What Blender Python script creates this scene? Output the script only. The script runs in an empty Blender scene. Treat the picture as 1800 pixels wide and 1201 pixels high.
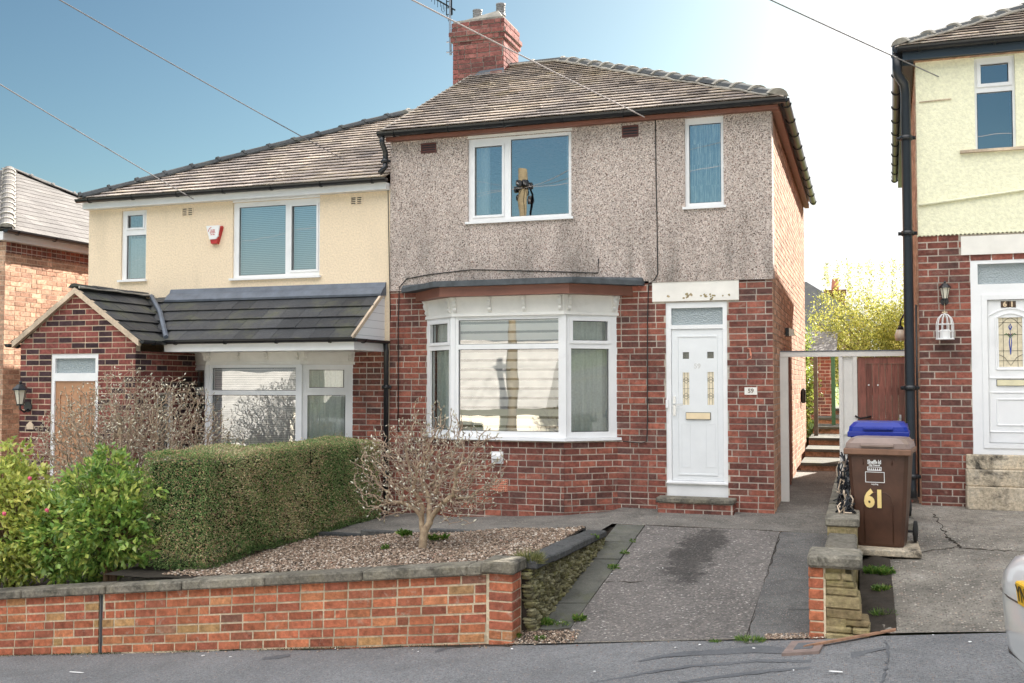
import bpy, bmesh, math, random
import numpy as np
from mathutils import Vector, Matrix
rnd = random.Random(7)
nrs = np.random.RandomState(11)
C = bpy.context.scene.collection
SC = bpy.context.scene
rad = math.radians

# ---------------- camera ----------------
PSI, TH, FPX = rad(18.9), rad(2.27), 1800.0
CAM = Vector((0, -13.17, 1.67))
cam = bpy.data.cameras.new('camera'); cam.sensor_width = 36; cam.lens = 36.0 * FPX / 1800
cam.clip_start = 0.05; cam.clip_end = 2000
camo = bpy.data.objects.new('camera', cam); C.objects.link(camo)
camo.location = CAM; camo.rotation_euler = (math.pi/2 + TH, 0, PSI)
SC.camera = camo

# ---------------- sky, sun, exposure ----------------
SUN = Vector((1, 2.50, 1.65)).normalized()
SUN_EL = math.asin(SUN.z); SUN_AZ = math.atan2(SUN.x, SUN.y)
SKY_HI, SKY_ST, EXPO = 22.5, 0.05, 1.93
SKY_CAP = 6.5      # keeps the hazy glare round the sun from outshining everything else
SKY_TINT = (.345, .385, .325, 1)
w = bpy.data.worlds.new('World'); SC.world = w; w.use_nodes = True
wn = w.node_tree; bg = wn.nodes['Background']
sky = wn.nodes.new('ShaderNodeTexSky'); sky.sky_type = 'NISHITA'; sky.sun_disc = False
sky.sun_elevation = SUN_EL; sky.sun_rotation = SUN_AZ
sky.altitude = 100; sky.air_density = 1.0; sky.dust_density = 1.6; sky.ozone_density = 1.2
# clear blue low in the sky, bright cloud bank behind the camera added to light the house fronts
wc_ = wn.nodes.new('ShaderNodeTexCoord'); wsx = wn.nodes.new('ShaderNodeSeparateXYZ'); wn.links.new(wc_.outputs['Generated'], wsx.inputs[0])
wr = wn.nodes.new('ShaderNodeMapRange'); wr.interpolation_type = 'SMOOTHSTEP'; wn.links.new(wsx.outputs[2], wr.inputs[0])
for i_, v_ in ((1, .40), (2, .66), (3, 0), (4, .92)): wr.inputs[i_].default_value = v_
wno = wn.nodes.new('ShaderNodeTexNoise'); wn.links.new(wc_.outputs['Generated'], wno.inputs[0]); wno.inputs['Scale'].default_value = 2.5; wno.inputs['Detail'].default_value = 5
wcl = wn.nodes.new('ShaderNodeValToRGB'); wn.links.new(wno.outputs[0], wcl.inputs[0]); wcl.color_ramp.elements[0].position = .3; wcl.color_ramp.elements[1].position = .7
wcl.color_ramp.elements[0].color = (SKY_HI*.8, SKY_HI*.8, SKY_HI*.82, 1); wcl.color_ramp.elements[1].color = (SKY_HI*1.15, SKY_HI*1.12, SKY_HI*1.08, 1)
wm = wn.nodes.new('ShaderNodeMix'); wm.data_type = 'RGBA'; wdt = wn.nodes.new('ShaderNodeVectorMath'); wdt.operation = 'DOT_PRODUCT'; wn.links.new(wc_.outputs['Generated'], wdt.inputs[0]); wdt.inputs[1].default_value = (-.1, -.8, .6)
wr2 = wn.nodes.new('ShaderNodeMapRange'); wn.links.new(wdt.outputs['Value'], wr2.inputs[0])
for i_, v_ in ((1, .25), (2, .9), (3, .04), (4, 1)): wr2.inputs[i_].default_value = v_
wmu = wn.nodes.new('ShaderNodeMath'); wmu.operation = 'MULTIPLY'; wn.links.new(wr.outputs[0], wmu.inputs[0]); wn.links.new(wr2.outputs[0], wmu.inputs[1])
wga = wn.nodes.new('ShaderNodeGamma'); wn.links.new(sky.outputs[0], wga.inputs[0]); wga.inputs[1].default_value = 1.38
wti = wn.nodes.new('ShaderNodeMix'); wti.data_type = 'RGBA'; wti.blend_type = 'MULTIPLY'; wti.inputs[0].default_value = 1; wn.links.new(wga.outputs[0], wti.inputs[6]); wti.inputs[7].default_value = SKY_TINT
wbw = wn.nodes.new('ShaderNodeRGBToBW'); wn.links.new(wti.outputs[2], wbw.inputs[0]); wcc = wn.nodes.new('ShaderNodeCombineColor')
for i_, k_ in ((0, .97), (1, 1.0), (2, 1.05)):
    wk = wn.nodes.new('ShaderNodeMath'); wk.operation = 'MULTIPLY'; wn.links.new(wbw.outputs[0], wk.inputs[0]); wk.inputs[1].default_value = k_; wn.links.new(wk.outputs[0], wcc.inputs[i_])
whz = wn.nodes.new('ShaderNodeMapRange'); whz.interpolation_type = 'SMOOTHSTEP'; wn.links.new(wsx.outputs[2], whz.inputs[0])
for i_, v_ in ((1, .0), (2, .20), (3, .9), (4, 0)): whz.inputs[i_].default_value = v_
whm = wn.nodes.new('ShaderNodeMix'); whm.data_type = 'RGBA'; wn.links.new(whz.outputs[0], whm.inputs[0]); wn.links.new(wti.outputs[2], whm.inputs[6]); wn.links.new(wcc.outputs[0], whm.inputs[7])
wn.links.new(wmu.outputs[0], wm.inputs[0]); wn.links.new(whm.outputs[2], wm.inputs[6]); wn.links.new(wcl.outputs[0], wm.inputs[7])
wmi = wn.nodes.new('ShaderNodeVectorMath'); wmi.operation = 'MINIMUM'; wmi.inputs[1].default_value = (SKY_CAP, SKY_CAP, SKY_CAP)
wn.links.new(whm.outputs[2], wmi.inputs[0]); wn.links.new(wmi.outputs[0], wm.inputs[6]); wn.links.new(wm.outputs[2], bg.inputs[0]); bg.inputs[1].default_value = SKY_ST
sl = bpy.data.lights.new('sun', 'SUN'); sl.energy = 5.0; sl.angle = rad(0.5); sl.color = (1, .93, .83)
slo = bpy.data.objects.new('sun', sl); C.objects.link(slo)
slo.rotation_euler = SUN.to_track_quat('Z', 'Y').to_euler(); slo.location = (10, 20, 20)
SC.view_settings.view_transform = 'Standard'; SC.view_settings.look = 'None'
SC.view_settings.gamma = 1; SC.view_settings.exposure = EXPO
SC.view_settings.use_curve_mapping = False

# ---------------- helpers ----------------
FW = Vector((-math.sin(PSI)*math.cos(TH), math.cos(PSI)*math.cos(TH), math.sin(TH)))
RT = Vector((math.cos(PSI), math.sin(PSI), 0)); UP = RT.cross(FW)
def ray(px, py): return FW + RT*((px-900)/FPX) - UP*((py-600.5)/FPX)
def PY(px, py, Y=0.0):                      # point on plane y = Y
    d = ray(px, py); return CAM + d*((Y-CAM.y)/d.y)
def PX_(px, py, X):                         # point on plane x = X
    d = ray(px, py); return CAM + d*((X-CAM.x)/d.x)
def fr(x0, x1, yt, yb, Y=0.0):              # facade rectangle measured on the photo, on plane y = Y
    m = (x0+x1)/2; ym = (yt+yb)/2
    return PY(x0, ym, Y).x, PY(x1, ym, Y).x, PY(m, yb, Y).z, PY(m, yt, Y).z

def lin(h):
    h = h.lstrip('#'); o = []
    for i in (0, 2, 4):
        c = int(h[i:i+2], 16)/255; o.append(c/12.92 if c <= .04045 else ((c+.055)/1.055)**2.4)
    return tuple(o)+(1,)

class MB:
    def __init__(s): s.v = []; s.f = []; s.t = []; s.m = []
    def vs(s, pts):
        i = len(s.v); s.v.extend([tuple(p) for p in pts]); return i
    def face(s, idx, m=0, t=None):
        s.f.append(tuple(idx)); s.m.append(m); s.t.append(t or (.5, .5, .5))
    def poly(s, pts, m=0, t=None):
        i = s.vs(pts); s.face(range(i, i+len(pts)), m, t)
    def box(s, x0, x1, y0, y1, z0, z1, m=0, t=None, skip=''):
        i = s.vs([(x0,y0,z0),(x1,y0,z0),(x1,y1,z0),(x0,y1,z0),(x0,y0,z1),(x1,y0,z1),(x1,y1,z1),(x0,y1,z1)])
        for k, q in (('b',(3,2,1,0)),('t',(4,5,6,7)),('f',(0,1,5,4)),('r',(1,2,6,5)),('k',(2,3,7,6)),('l',(3,0,4,7))):
            if k not in skip: s.face([i+a for a in q], m, t)
    def hexa(s, p, m=0, t=None):           # 8 points: bottom ring then top ring
        i = s.vs(p)
        for q in ((3,2,1,0),(4,5,6,7),(0,1,5,4),(1,2,6,5),(2,3,7,6),(3,0,4,7)): s.face([i+a for a in q], m, t)
    def bev(s, x0, x1, y0, y1, z0, z1, b=.01, m=0, t=None):   # chamfered box
        pts = []
        for (zz, o) in ((z0, b), (z0+b, 0), (z1-b, 0), (z1, b)):
            c = b*0.9
            for (x, y) in ((x0+c,y0+o),(x1-c,y0+o),(x1-o,y0+c),(x1-o,y1-c),(x1-c,y1-o),(x0+c,y1-o),(x0+o,y1-c),(x0+o,y0+c)):
                pts.append((x, y, zz))
        i = s.vs(pts)
        s.face([i+k for k in range(7,-1,-1)], m, t); s.face([i+24+k for k in range(8)], m, t)
        for r in range(3):
            for k in range(8):
                k2 = (k+1) % 8; s.face((i+r*8+k, i+r*8+k2, i+r*8+8+k2, i+r*8+8+k), m, t)
    def prism(s, prof, a, b, m=0, t=None):  # prof: list of (p, q) -> fn gives 3d at both ends
        i = s.vs([a(p) for p in prof]); j = s.vs([b(p) for p in prof]); n = len(prof)
        s.face([i+k for k in range(n)], m, t); s.face([j+k for k in range(n-1,-1,-1)], m, t)
        for k in range(n):
            k2 = (k+1) % n; s.face((i+k, j+k, j+k2, i+k2), m, t)
    def tube(s, pts, r, n=6, m=0, t=None, cap=True, closed=False):
        pts = [Vector(p) for p in pts]
        if not hasattr(r, '__len__'): r = [r]*len(pts)
        rings = []; ref = None
        for k, p in enumerate(pts):
            a = pts[k-1] if k > 0 else p; b = pts[k+1] if k < len(pts)-1 else p
            d = (b-a)
            if d.length < 1e-7: d = Vector((0,0,1))
            d.normalize()
            if ref is None: ref = Vector((0,0,1)) if abs(d.z) < .9 else Vector((1,0,0))
            u = (ref - d*ref.dot(d))
            if u.length < 1e-4: u = d.orthogonal()
            u.normalize(); ref = u; v = d.cross(u)
            rings.append(s.vs([p + (u*math.cos(2*math.pi*q/n) + v*math.sin(2*math.pi*q/n))*r[k] for q in range(n)]))
        for k in range(len(rings)-1):
            for q in range(n):
                q2 = (q+1) % n; s.face((rings[k]+q, rings[k]+q2, rings[k+1]+q2, rings[k+1]+q), m, t)
        if cap:
            s.face([rings[0]+q for q in range(n-1,-1,-1)], m, t); s.face([rings[-1]+q for q in range(n)], m, t)
    def lathe(s, prof, c, n=16, m=0, t=None, ax='z'):
        rings = []
        for (r, h) in prof:
            pp = []
            for q in range(n):
                a = 2*math.pi*q/n; x, y = r*math.cos(a), r*math.sin(a)
                pp.append({'z': (c[0]+x, c[1]+y, c[2]+h), 'x': (c[0]+h, c[1]+x, c[2]+y), 'y': (c[0]+y, c[1]+h, c[2]+x)}[ax])
            rings.append(s.vs(pp))
        for k in range(len(rings)-1):
            for q in range(n):
                q2 = (q+1) % n; s.face((rings[k]+q, rings[k]+q2, rings[k+1]+q2, rings[k+1]+q), m, t)
        s.face([rings[0]+q for q in range(n-1,-1,-1)], m, t); s.face([rings[-1]+q for q in range(n)], m, t)
    def text(s, txt, size, pl, u, v, w=.003, m=0, t=None, bold=0.0, sx=1.0, depth=0.0):
        vv, ff = text_geo(txt, size, bold)
        i = s.vs([pl.pt(u + a*sx, v + b, w) for a, b in vv])
        for f in ff: s.face([i+k for k in f], m, t)
        if depth:
            pass
    def rock(s, c, sz, m=0, t=None, r=rnd, rot=None):
        pts = []
        jit = lambda: r.uniform(.78, 1.12)
        base = [(-1,-.55,-.6),(-.55,-1,-.6),(.55,-1,-.6),(1,-.55,-.6),(1,.6,-.6),(.5,1,-.6),(-.5,1,-.6),(-1,.6,-.6)]
        for zz, k in ((-1, .82), (-.45, 1.0), (.45, 1.0), (1, .78)):
            for (x, y, _) in base:
                p = Vector((x*k*jit()*sz[0], y*k*jit()*sz[1], zz*r.uniform(.9,1.05)*sz[2]))
                if rot: p = rot @ p
                pts.append(Vector(c)+p)
        i = s.vs(pts)
        s.face([i+k for k in range(7,-1,-1)], m, t); s.face([i+24+k for k in range(8)], m, t)
        for q in range(3):
            for k in range(8):
                k2 = (k+1) % 8; s.face((i+q*8+k, i+q*8+k2, i+q*8+8+k2, i+q*8+8+k), m, t)
    def build(s, name, mats, parent=None, smooth=False, kind=None):
        me = bpy.data.meshes.new(name); me.from_pydata(s.v, [], s.f); me.update()
        if not isinstance(mats, (list, tuple)): mats = [mats]
        for x in mats: me.materials.append(x)
        nf = len(s.f)
        me.polygons.foreach_set('material_index', s.m)
        if smooth: me.polygons.foreach_set('use_smooth', [True]*nf)
        nl = len(me.loops)
        at = me.color_attributes.new('tone', 'FLOAT_COLOR', 'CORNER')
        ls = np.zeros(nf, int); lt = np.zeros(nf, int)
        me.polygons.foreach_get('loop_total', lt)
        tn = np.array(s.t, float).reshape(-1, 3)
        col = np.ones((nl, 4)); col[:, :3] = np.repeat(tn, lt, axis=0); at.data.foreach_set('color', col.ravel())
        vi = np.zeros(nl, int); me.loops.foreach_get('vertex_index', vi)
        co = np.array(s.v, float)[vi]
        no = np.zeros(nf*3); me.polygons.foreach_get('normal', no); no = np.repeat(no.reshape(-1,3), lt, axis=0)
        T = np.stack([-no[:,1], no[:,0], np.zeros(nl)], 1); L = np.linalg.norm(T, axis=1); flat = (L < .2)
        T[flat] = (1,0,0); L[flat] = 1; T /= L[:,None]
        S = np.cross(no, T); S[flat] = (0,1,0)
        uv = np.stack([(co*T).sum(1), (co*S).sum(1)], 1)
        ul = me.uv_layers.new(name='UVMap'); ul.data.foreach_set('uv', uv.ravel())
        o = bpy.data.objects.new(name, me); C.objects.link(o)
        if parent is not None:
            o.parent = parent; o.matrix_parent_inverse = parent_world(parent).inverted()
        if kind: o['kind'] = kind
        return o

def parent_world(p):
    m = p.matrix_local if hasattr(p, 'matrix_local') else Matrix()
    m = Matrix.LocRotScale(p.location, p.rotation_euler, p.scale)
    q = p
    while q.parent is not None:
        m = Matrix.LocRotScale(q.parent.location, q.parent.rotation_euler, q.parent.scale) @ q.matrix_parent_inverse @ m
        q = q.parent
    return m

def thing(name, loc, label, cat, group=None, rz=0):
    o = bpy.data.objects.new(name, None); C.objects.link(o); o.location = loc; o.rotation_euler = (0,0,rz)
    o.empty_display_size = .3
    o['label'] = label; o['category'] = cat
    if group: o['group'] = group
    return o
def tag(o, label, cat, group=None, kind=None):
    if label: o['label'] = label
    if cat: o['category'] = cat
    if group: o['group'] = group
    if kind: o['kind'] = kind
    return o

_tc = {}
def text_geo(txt, size, bold=0.0):
    k = (txt, size, bold)
    if k in _tc: return _tc[k]
    cu = bpy.data.curves.new('glyphs', 'FONT'); cu.body = txt; cu.size = size; cu.offset = bold
    cu.resolution_u = 3; cu.align_x = 'CENTER'; cu.align_y = 'CENTER'
    ob = bpy.data.objects.new('glyphs', cu); C.objects.link(ob)
    dg = bpy.context.evaluated_depsgraph_get(); dg.update()
    me = ob.evaluated_get(dg).to_mesh()
    r = ([(v.co.x, v.co.y) for v in me.vertices], [tuple(p.vertices) for p in me.polygons])
    ob.evaluated_get(dg).to_mesh_clear()
    bpy.data.objects.remove(ob); bpy.data.curves.remove(cu)
    _tc[k] = r; return r

class Pl:
    def __init__(s, O, T, N): s.O = Vector(O); s.T = Vector(T).normalized(); s.N = Vector(N).normalized()
    def pt(s, u, v, w=0): return s.O + s.T*u + Vector((0,0,v)) + s.N*w
FAC = Pl((0,0,0), (1,0,0), (0,-1,0))

def pbox(mb, pl, u0, u1, v0, v1, w0, w1, m=0, t=None, skip=''):
    P = pl.pt
    i = mb.vs([P(u0,v0,w1),P(u1,v0,w1),P(u1,v0,w0),P(u0,v0,w0),P(u0,v1,w1),P(u1,v1,w1),P(u1,v1,w0),P(u0,v1,w0)])
    for k, q in (('b',(3,2,1,0)),('t',(4,5,6,7)),('f',(0,1,5,4)),('r',(1,2,6,5)),('k',(2,3,7,6)),('l',(3,0,4,7))):
        if k not in skip: mb.face([i+a for a in q], m, t)

def slab(mb, pl, u0, u1, v0, v1, holes, w0, w1, m=0, t=None):
    """solid sheet from w0 (back) to w1 (front) with rectangular holes"""
    us = sorted({u0, u1} | {min(max(h[k], u0), u1) for h in holes for k in (0, 1)})
    vs = sorted({v0, v1} | {min(max(h[k], v0), v1) for h in holes for k in (2, 3)})
    def solid(i, j):
        if i < 0 or j < 0 or i >= len(us)-1 or j >= len(vs)-1: return False
        a, b = (us[i]+us[i+1])/2, (vs[j]+vs[j+1])/2
        return not any(h[0] < a < h[1] and h[2] < b < h[3] for h in holes)
    P = pl.pt
    for i in range(len(us)-1):
        for j in range(len(vs)-1):
            if not solid(i, j): continue
            a, b, c, d = us[i], us[i+1], vs[j], vs[j+1]
            mb.poly([P(a,c,w1),P(b,c,w1),P(b,d,w1),P(a,d,w1)], m, t)
            mb.poly([P(b,c,w0),P(a,c,w0),P(a,d,w0),P(b,d,w0)], m, t)
            if not solid(i-1, j): mb.poly([P(a,c,w0),P(a,c,w1),P(a,d,w1),P(a,d,w0)], m, t)
            if not solid(i+1, j): mb.poly([P(b,c,w1),P(b,c,w0),P(b,d,w0),P(b,d,w1)], m, t)
            if not solid(i, j-1): mb.poly([P(a,c,w0),P(b,c,w0),P(b,c,w1),P(a,c,w1)], m, t)
            if not solid(i, j+1): mb.poly([P(a,d,w1),P(b,d,w1),P(b,d,w0),P(a,d,w0)], m, t)

def bricks(mb, pl, u0, u1, v0, v1, holes=(), clip=None, course=.0815, bl=.232, jt=.0135, out=.0045, seed=1, hdr=.12, thick=.24, back=True, m=0, mm=1, rough=.002, v_ref=0.0, zslope=0.0):
    r = random.Random(seed)
    if back: slab(mb, pl, u0+.004, u1-.004, v0, v1, holes, -thick, 0, mm)
    k0 = int(math.floor((v0-v_ref)/course))
    k = k0
    while v_ref + k*course < v1:
        a, b = max(v_ref + k*course + jt/2, v0), min(v_ref + (k+1)*course - jt/2, v1)
        k += 1
        if b-a < .012: continue
        vm = (a+b)/2
        iv = [(u0, u1)]
        if clip:
            c = clip(vm)
            if c is None: continue
            iv = [(max(u0, c[0]), min(u1, c[1]))]
        for h in holes:
            if h[2] < vm < h[3]:
                n = []
                for (p, q) in iv:
                    if h[1] <= p or h[0] >= q: n.append((p, q)); continue
                    if h[0] > p: n.append((p, h[0]))
                    if h[1] < q: n.append((h[1], q))
                iv = n
        u = u0 - (bl/2 if k % 2 else 0) - r.uniform(0, .01) - r.choice((0, 0, bl/4, bl/2))*(r.random() < .2)
        while u < u1:
            L = bl/2 - .004 if r.random() < hdr else bl
            e = u + L - jt
            tone = (r.random(), r.random(), r.random())
            o = out + r.uniform(-rough, rough)
            da, db = r.uniform(-.0012, .0012), r.uniform(-.0012, .0012)
            for (p, q) in iv:
                x0, x1 = max(u, p), min(e, q)
                if x1-x0 > .02:
                    pbox(mb, pl, x0, x1, a+da, b+db, -.004, o, m, tone, 'k')
            u += L

# ---------------- materials ----------------
class NT:
    def __init__(s, name):
        s.mat = bpy.data.materials.new(name); s.mat.use_nodes = True; s.nt = s.mat.node_tree
        s.b = s.nt.nodes['Principled BSDF']; s.out = s.nt.nodes['Material Output']
    def n(s, ty, ins=None, **at):
        nd = s.nt.nodes.new('ShaderNode'+ty)
        for k, v in at.items(): setattr(nd, k, v)
        for k, v in (ins or {}).items(): s.set(nd.inputs[k], v)
        return nd
    def set(s, sock, v):
        if isinstance(v, bpy.types.NodeSocket): s.nt.links.new(v, sock)
        else: sock.default_value = v
    def P(s, **k):
        for a, v in k.items(): s.set(s.b.inputs[a.replace('_', ' ')], v)
    def tone(s):
        a = s.n('Attribute', attribute_name='tone'); return s.n('SeparateColor', {0: a.outputs['Color']}).outputs
    def obj(s, sc=(1,1,1)):
        c = s.n('TexCoord').outputs['Object']
        return s.n('Mapping', {'Vector': c, 'Scale': sc}).outputs[0]
    def uv(s, sc=(1,1,1)):
        c = s.n('TexCoord').outputs['UV']
        return s.n('Mapping', {'Vector': c, 'Scale': sc}).outputs[0]
    def noise(s, vec, scale, detail=4, rough=.55, dist=0):
        return s.n('TexNoise', {'Vector': vec, 'Scale': scale, 'Detail': detail, 'Roughness': rough, 'Distortion': dist}).outputs[0]
    def vor(s, vec, scale, out='Distance', feature='F1', rnd=1.0):
        return s.n('TexVoronoi', {'Vector': vec, 'Scale': scale, 'Randomness': rnd}, feature=feature).outputs[out]
    def ramp(s, fac, stops, interp='LINEAR'):
        nd = s.n('ValToRGB', {0: fac}); cr = nd.color_ramp; cr.interpolation = interp
        while len(cr.elements) < len(stops): cr.elements.new(.5)
        for e, (p, c) in zip(cr.elements, stops):
            e.position = p; e.color = c if not isinstance(c, (int, float)) else (c, c, c, 1)
        return nd.outputs[0]
    def mix(s, f, a, b, mode='MIX'):
        nd = s.n('Mix', data_type='RGBA', blend_type=mode)
        s.set(nd.inputs[0], f); s.set(nd.inputs[6], a); s.set(nd.inputs[7], b); return nd.outputs[2]
    def math(s, op, a, b=0.0, c=0.0, clamp=False):
        nd = s.n('Math', operation=op, use_clamp=clamp); s.set(nd.inputs[0], a); s.set(nd.inputs[1], b)
        if op in ('MULTIPLY_ADD', 'SMOOTH_MIN'): s.set(nd.inputs[2], c)
        return nd.outputs[0]
    def mul(s, col, v):          # colour times a grey value socket
        return s.mix(1.0, col, s.n('CombineColor', {0: v, 1: v, 2: v}).outputs[0], 'MULTIPLY')
    def rng(s, x, a, b, lo=0.0, hi=1.0):
        return s.n('MapRange', {0: x, 1: lo, 2: hi, 3: a, 4: b}).outputs[0]
    def bump(s, h, st=.5, d=.01):
        s.nt.links.new(s.n('Bump', {'Height': h, 'Strength': st, 'Distance': d}).outputs[0], s.b.inputs['Normal'])

def c4(r, g, b): return (r, g, b, 1)
def m_plain(name, col, rough=.6, var=.12, scale=6, bump=0, metal=0, dirt=0, spec=.5):
    q = NT(name); v = q.obj(); n1 = q.noise(v, scale, 5, .6); f = q.rng(n1, 1-var, 1+var, .3, .7)
    c = q.mul(col, f)
    if dirt:
        n2 = q.noise(v, scale*.45, 6, .7, .4); c = q.mix(q.math('MULTIPLY', q.rng(n2, 0, 1, .5, .72), dirt), c, c4(.09,.08,.06))
    q.P(Base_Color=c, Roughness=rough, Metallic=metal); q.b.inputs['Specular IOR Level'].default_value = spec
    if bump: q.bump(q.noise(v, scale*9, 4, .6), bump, .006)
    return q.mat
def m_brick(name, stops, stain=.5, eff=.15, bumpy=.6, soot=c4(.05,.04,.04)):
    q = NT(name); t = q.tone(); v = q.obj()
    c = q.ramp(t[0], stops)
    c = q.mul(c, q.rng(t[1], .84, 1.22))
    off = q.n('VectorMath', {0: v, 1: q.n('CombineXYZ', {0: q.math('MULTIPLY', t[2], 9), 1: q.math('MULTIPLY', t[1], 9), 2: 0.0}).outputs[0]}, operation='ADD').outputs[0]
    n1 = q.noise(off, 22, 5, .65); c = q.mul(c, q.rng(n1, .62, 1.35, .3, .7)); nb = q.noise(off, 8, 4, .6, .4); c = q.mix(q.rng(nb, 0, .55, .5, .68), c, q.mul(c, .42))
    n2 = q.noise(v, 1.3, 6, .68, .3); c = q.mix(q.math('MULTIPLY', q.rng(n2, 0, 1, .48, .7), stain), c, soot)
    n3 = q.noise(off, 9, 5, .7, .5); c = q.mix(q.math('MULTIPLY', q.rng(n3, 0, 1, .58, .74), eff), c, c4(.5,.42,.34))
    q.P(Base_Color=c, Roughness=.9); q.b.inputs['Specular IOR Level'].default_value = .2
    q.bump(q.noise(off, 70, 4, .7), bumpy, .008); return q.mat
def m_mortar(name, col, var=.3):
    q = NT(name); v = q.obj(); n = q.noise(v, 30, 5, .7); n2 = q.noise(v, 1.7, 4, .6)
    c = q.mul(col, q.rng(n, 1-var, 1+var, .3, .7)); c = q.mul(c, q.rng(n2, .6, 1.2, .35, .65))
    q.P(Base_Color=c, Roughness=.95); q.bump(n, .5, .01); return q.mat

MT = {}
MT['brick_dark'] = m_brick('dark_red_brick', [(0,c4(.13,.065,.056)),(.12,c4(.18,.07,.056)),(.55,c4(.255,.087,.065)),(.88,c4(.34,.12,.082)),(1,c4(.16,.082,.072))], .6, .34)
MT['brick_pier'] = m_brick('warm_red_brick', [(0,c4(.26,.09,.06)),(.2,c4(.36,.115,.07)),(.7,c4(.46,.15,.08)),(.9,c4(.50,.20,.10)),(.97,c4(.44,.27,.12)),(1,c4(.26,.12,.09))], .22, .6, .9, c4(.16,.13,.06))
MT['brick_common'] = m_brick('common_brick', [(0,c4(.38,.215,.15)),(.4,c4(.53,.32,.22)),(.8,c4(.61,.39,.275)),(1,c4(.46,.265,.19))], .2, .12)
MT['brick_porch'] = m_brick('mixed_purple_brick', [(0,c4(.05,.03,.035)),(.3,c4(.07,.04,.045)),(.38,c4(.19,.06,.055)),(.8,c4(.26,.085,.07)),(1,c4(.22,.07,.06))], .1, .05)
MT['brick_chimney'] = m_brick('chimney_brick', [(0,c4(.16,.065,.06)),(.5,c4(.27,.10,.088)),(1,c4(.30,.13,.115))], .6, .2)
MT['mortar'] = m_mortar('pale_mortar', c4(.50,.44,.38), .25)
MT['mortar_dk'] = m_mortar('weathered_mortar', c4(.30,.27,.24), .4)
MT['mortar_lt'] = m_mortar('sandy_mortar', c4(.60,.48,.36), .15)
MT['mortar_wall'] = m_mortar('lime_mortar', c4(.56,.47,.34), .3)
MT['cement'] = m_plain('cement', c4(.36,.335,.295), .95, .3, 10, .5)
MT['conc_white'] = m_plain('painted_concrete', c4(.80,.77,.72), .7, .06, 5, .15)

def m_pebble():
    q = NT('pebbledash'); v = q.obj()
    d = q.n('TexVoronoi', {'Vector': v, 'Scale': 100.0}); col = q.n('SeparateColor', {0: d.outputs['Color']}).outputs
    base = q.ramp(col[0], [(0,c4(.09,.07,.06)),(.07,c4(.16,.12,.10)),(.13,c4(.48,.385,.34)),(.45,c4(.64,.53,.48)),(.75,c4(.74,.64,.58)),(.92,c4(.88,.80,.75)),(1,c4(.30,.14,.10))])
    d2 = q.n('TexVoronoi', {'Vector': v, 'Scale': 58.0}); col2 = q.n('SeparateColor', {0: d2.outputs['Color']}).outputs
    spot = q.math('MULTIPLY', q.math('LESS_THAN', col2[1], .12), q.math('LESS_THAN', d2.outputs[0], .42))
    base = q.mix(q.math('MULTIPLY', spot, .6), base, c4(.07,.055,.05))
    st = q.noise(q.obj((1,1,.35)), 1.5, 6, .65, .3); base = q.mix(q.rng(st, 0, .28, .5, .72), base, c4(.14,.12,.11))
    # grey streaky weathering low down the panel
    sep = q.n('SeparateXYZ', {0: q.n('TexCoord').outputs['Object']}).outputs
    low = q.math('MULTIPLY', q.rng(sep[2], 1, 0, 3.0, 4.2), q.rng(q.noise(q.obj((1,1,.25)), 2.4, 5, .7), 0, 1, .42, .62))
    base = q.mix(q.math('MULTIPLY', low, .6), base, c4(.13,.12,.105))
    q.P(Base_Color=base, Roughness=.95); q.b.inputs['Specular IOR Level'].default_value = .2
    q.bump(q.rng(d.outputs[0], 1, 0, 0, .6), .9, .012); return q.mat
MT['pebble'] = m_pebble()
def m_render(name, col, streak, sc=38, bump=.55):
    q = NT(name); v = q.obj(); n = q.noise(v, sc, 5, .6); big = q.noise(q.obj((1,1,.3)), 1.2, 5, .6, .2)
    c = q.mul(col, q.rng(n, .88, 1.1, .3, .7)); c = q.mix(q.math('MULTIPLY', q.rng(big, 0, 1, .5, .75), streak), c, c4(.32,.27,.19))
    q.P(Base_Color=c, Roughness=.92); q.b.inputs['Specular IOR Level'].default_value = .25
    q.bump(n, bump, .02); return q.mat
MT['cream'] = m_render('cream_masonry_paint', c4(.84,.69,.51), .25)
MT['yellow'] = m_render('pale_yellow_roughcast', c4(.85,.83,.62), .15, 30, .5)
MT['upvc'] = m_plain('white_plastic', c4(.82,.825,.84), .32, .04, 3, dirt=.10)
MT['paint_white'] = m_plain('old_white_paint', c4(.80,.79,.76), .55, .05, 4, .1, dirt=.12)
MT['paint_brown'] = m_plain('brown_painted_timber', c4(.24,.095,.065), .5, .12, 5, .1)
MT['black_pl'] = m_plain('black_plastic', c4(.016,.017,.020), .28, .2, 5)
MT['black_iron'] = m_plain('black_iron', c4(.012,.014,.018), .3, .3, 9, .2)
MT['lead'] = m_plain('lead_flashing', c4(.115,.135,.17), .55, .25, 5, .3)
MT['felt'] = m_plain('roofing_felt', c4(.075,.085,.095), .8, .35, 8, .5)
MT['brass'] = m_plain('brass', c4(.72,.60,.42), .35, .1, 4, metal=.5)
MT['steel'] = m_plain('steel', c4(.55,.56,.58), .3, .08, 4, metal=.9)
MT['pot_metal'] = m_plain('dull_flue_metal', c4(.22,.22,.23), .5, .3, 12)
MT['dark'] = m_plain('unlit_interior', c4(.03,.03,.035), .9, .1, 2)
MT['rubber'] = m_plain('black_rubber', c4(.018,.018,.018), .8, .15, 8)
MT['print_white'] = m_plain('white_print', c4(.82,.82,.82), .5, .02, 2)
MT['print_red'] = m_plain('red_print', c4(.5,.03,.03), .45, .05, 2)
MT['print_yellow'] = m_plain('yellow_sticker', c4(.88,.66,.27), .45, .08, 12)
MT['number_black'] = m_plain('black_print', c4(.012,.012,.012), .4, .02, 2)

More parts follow.
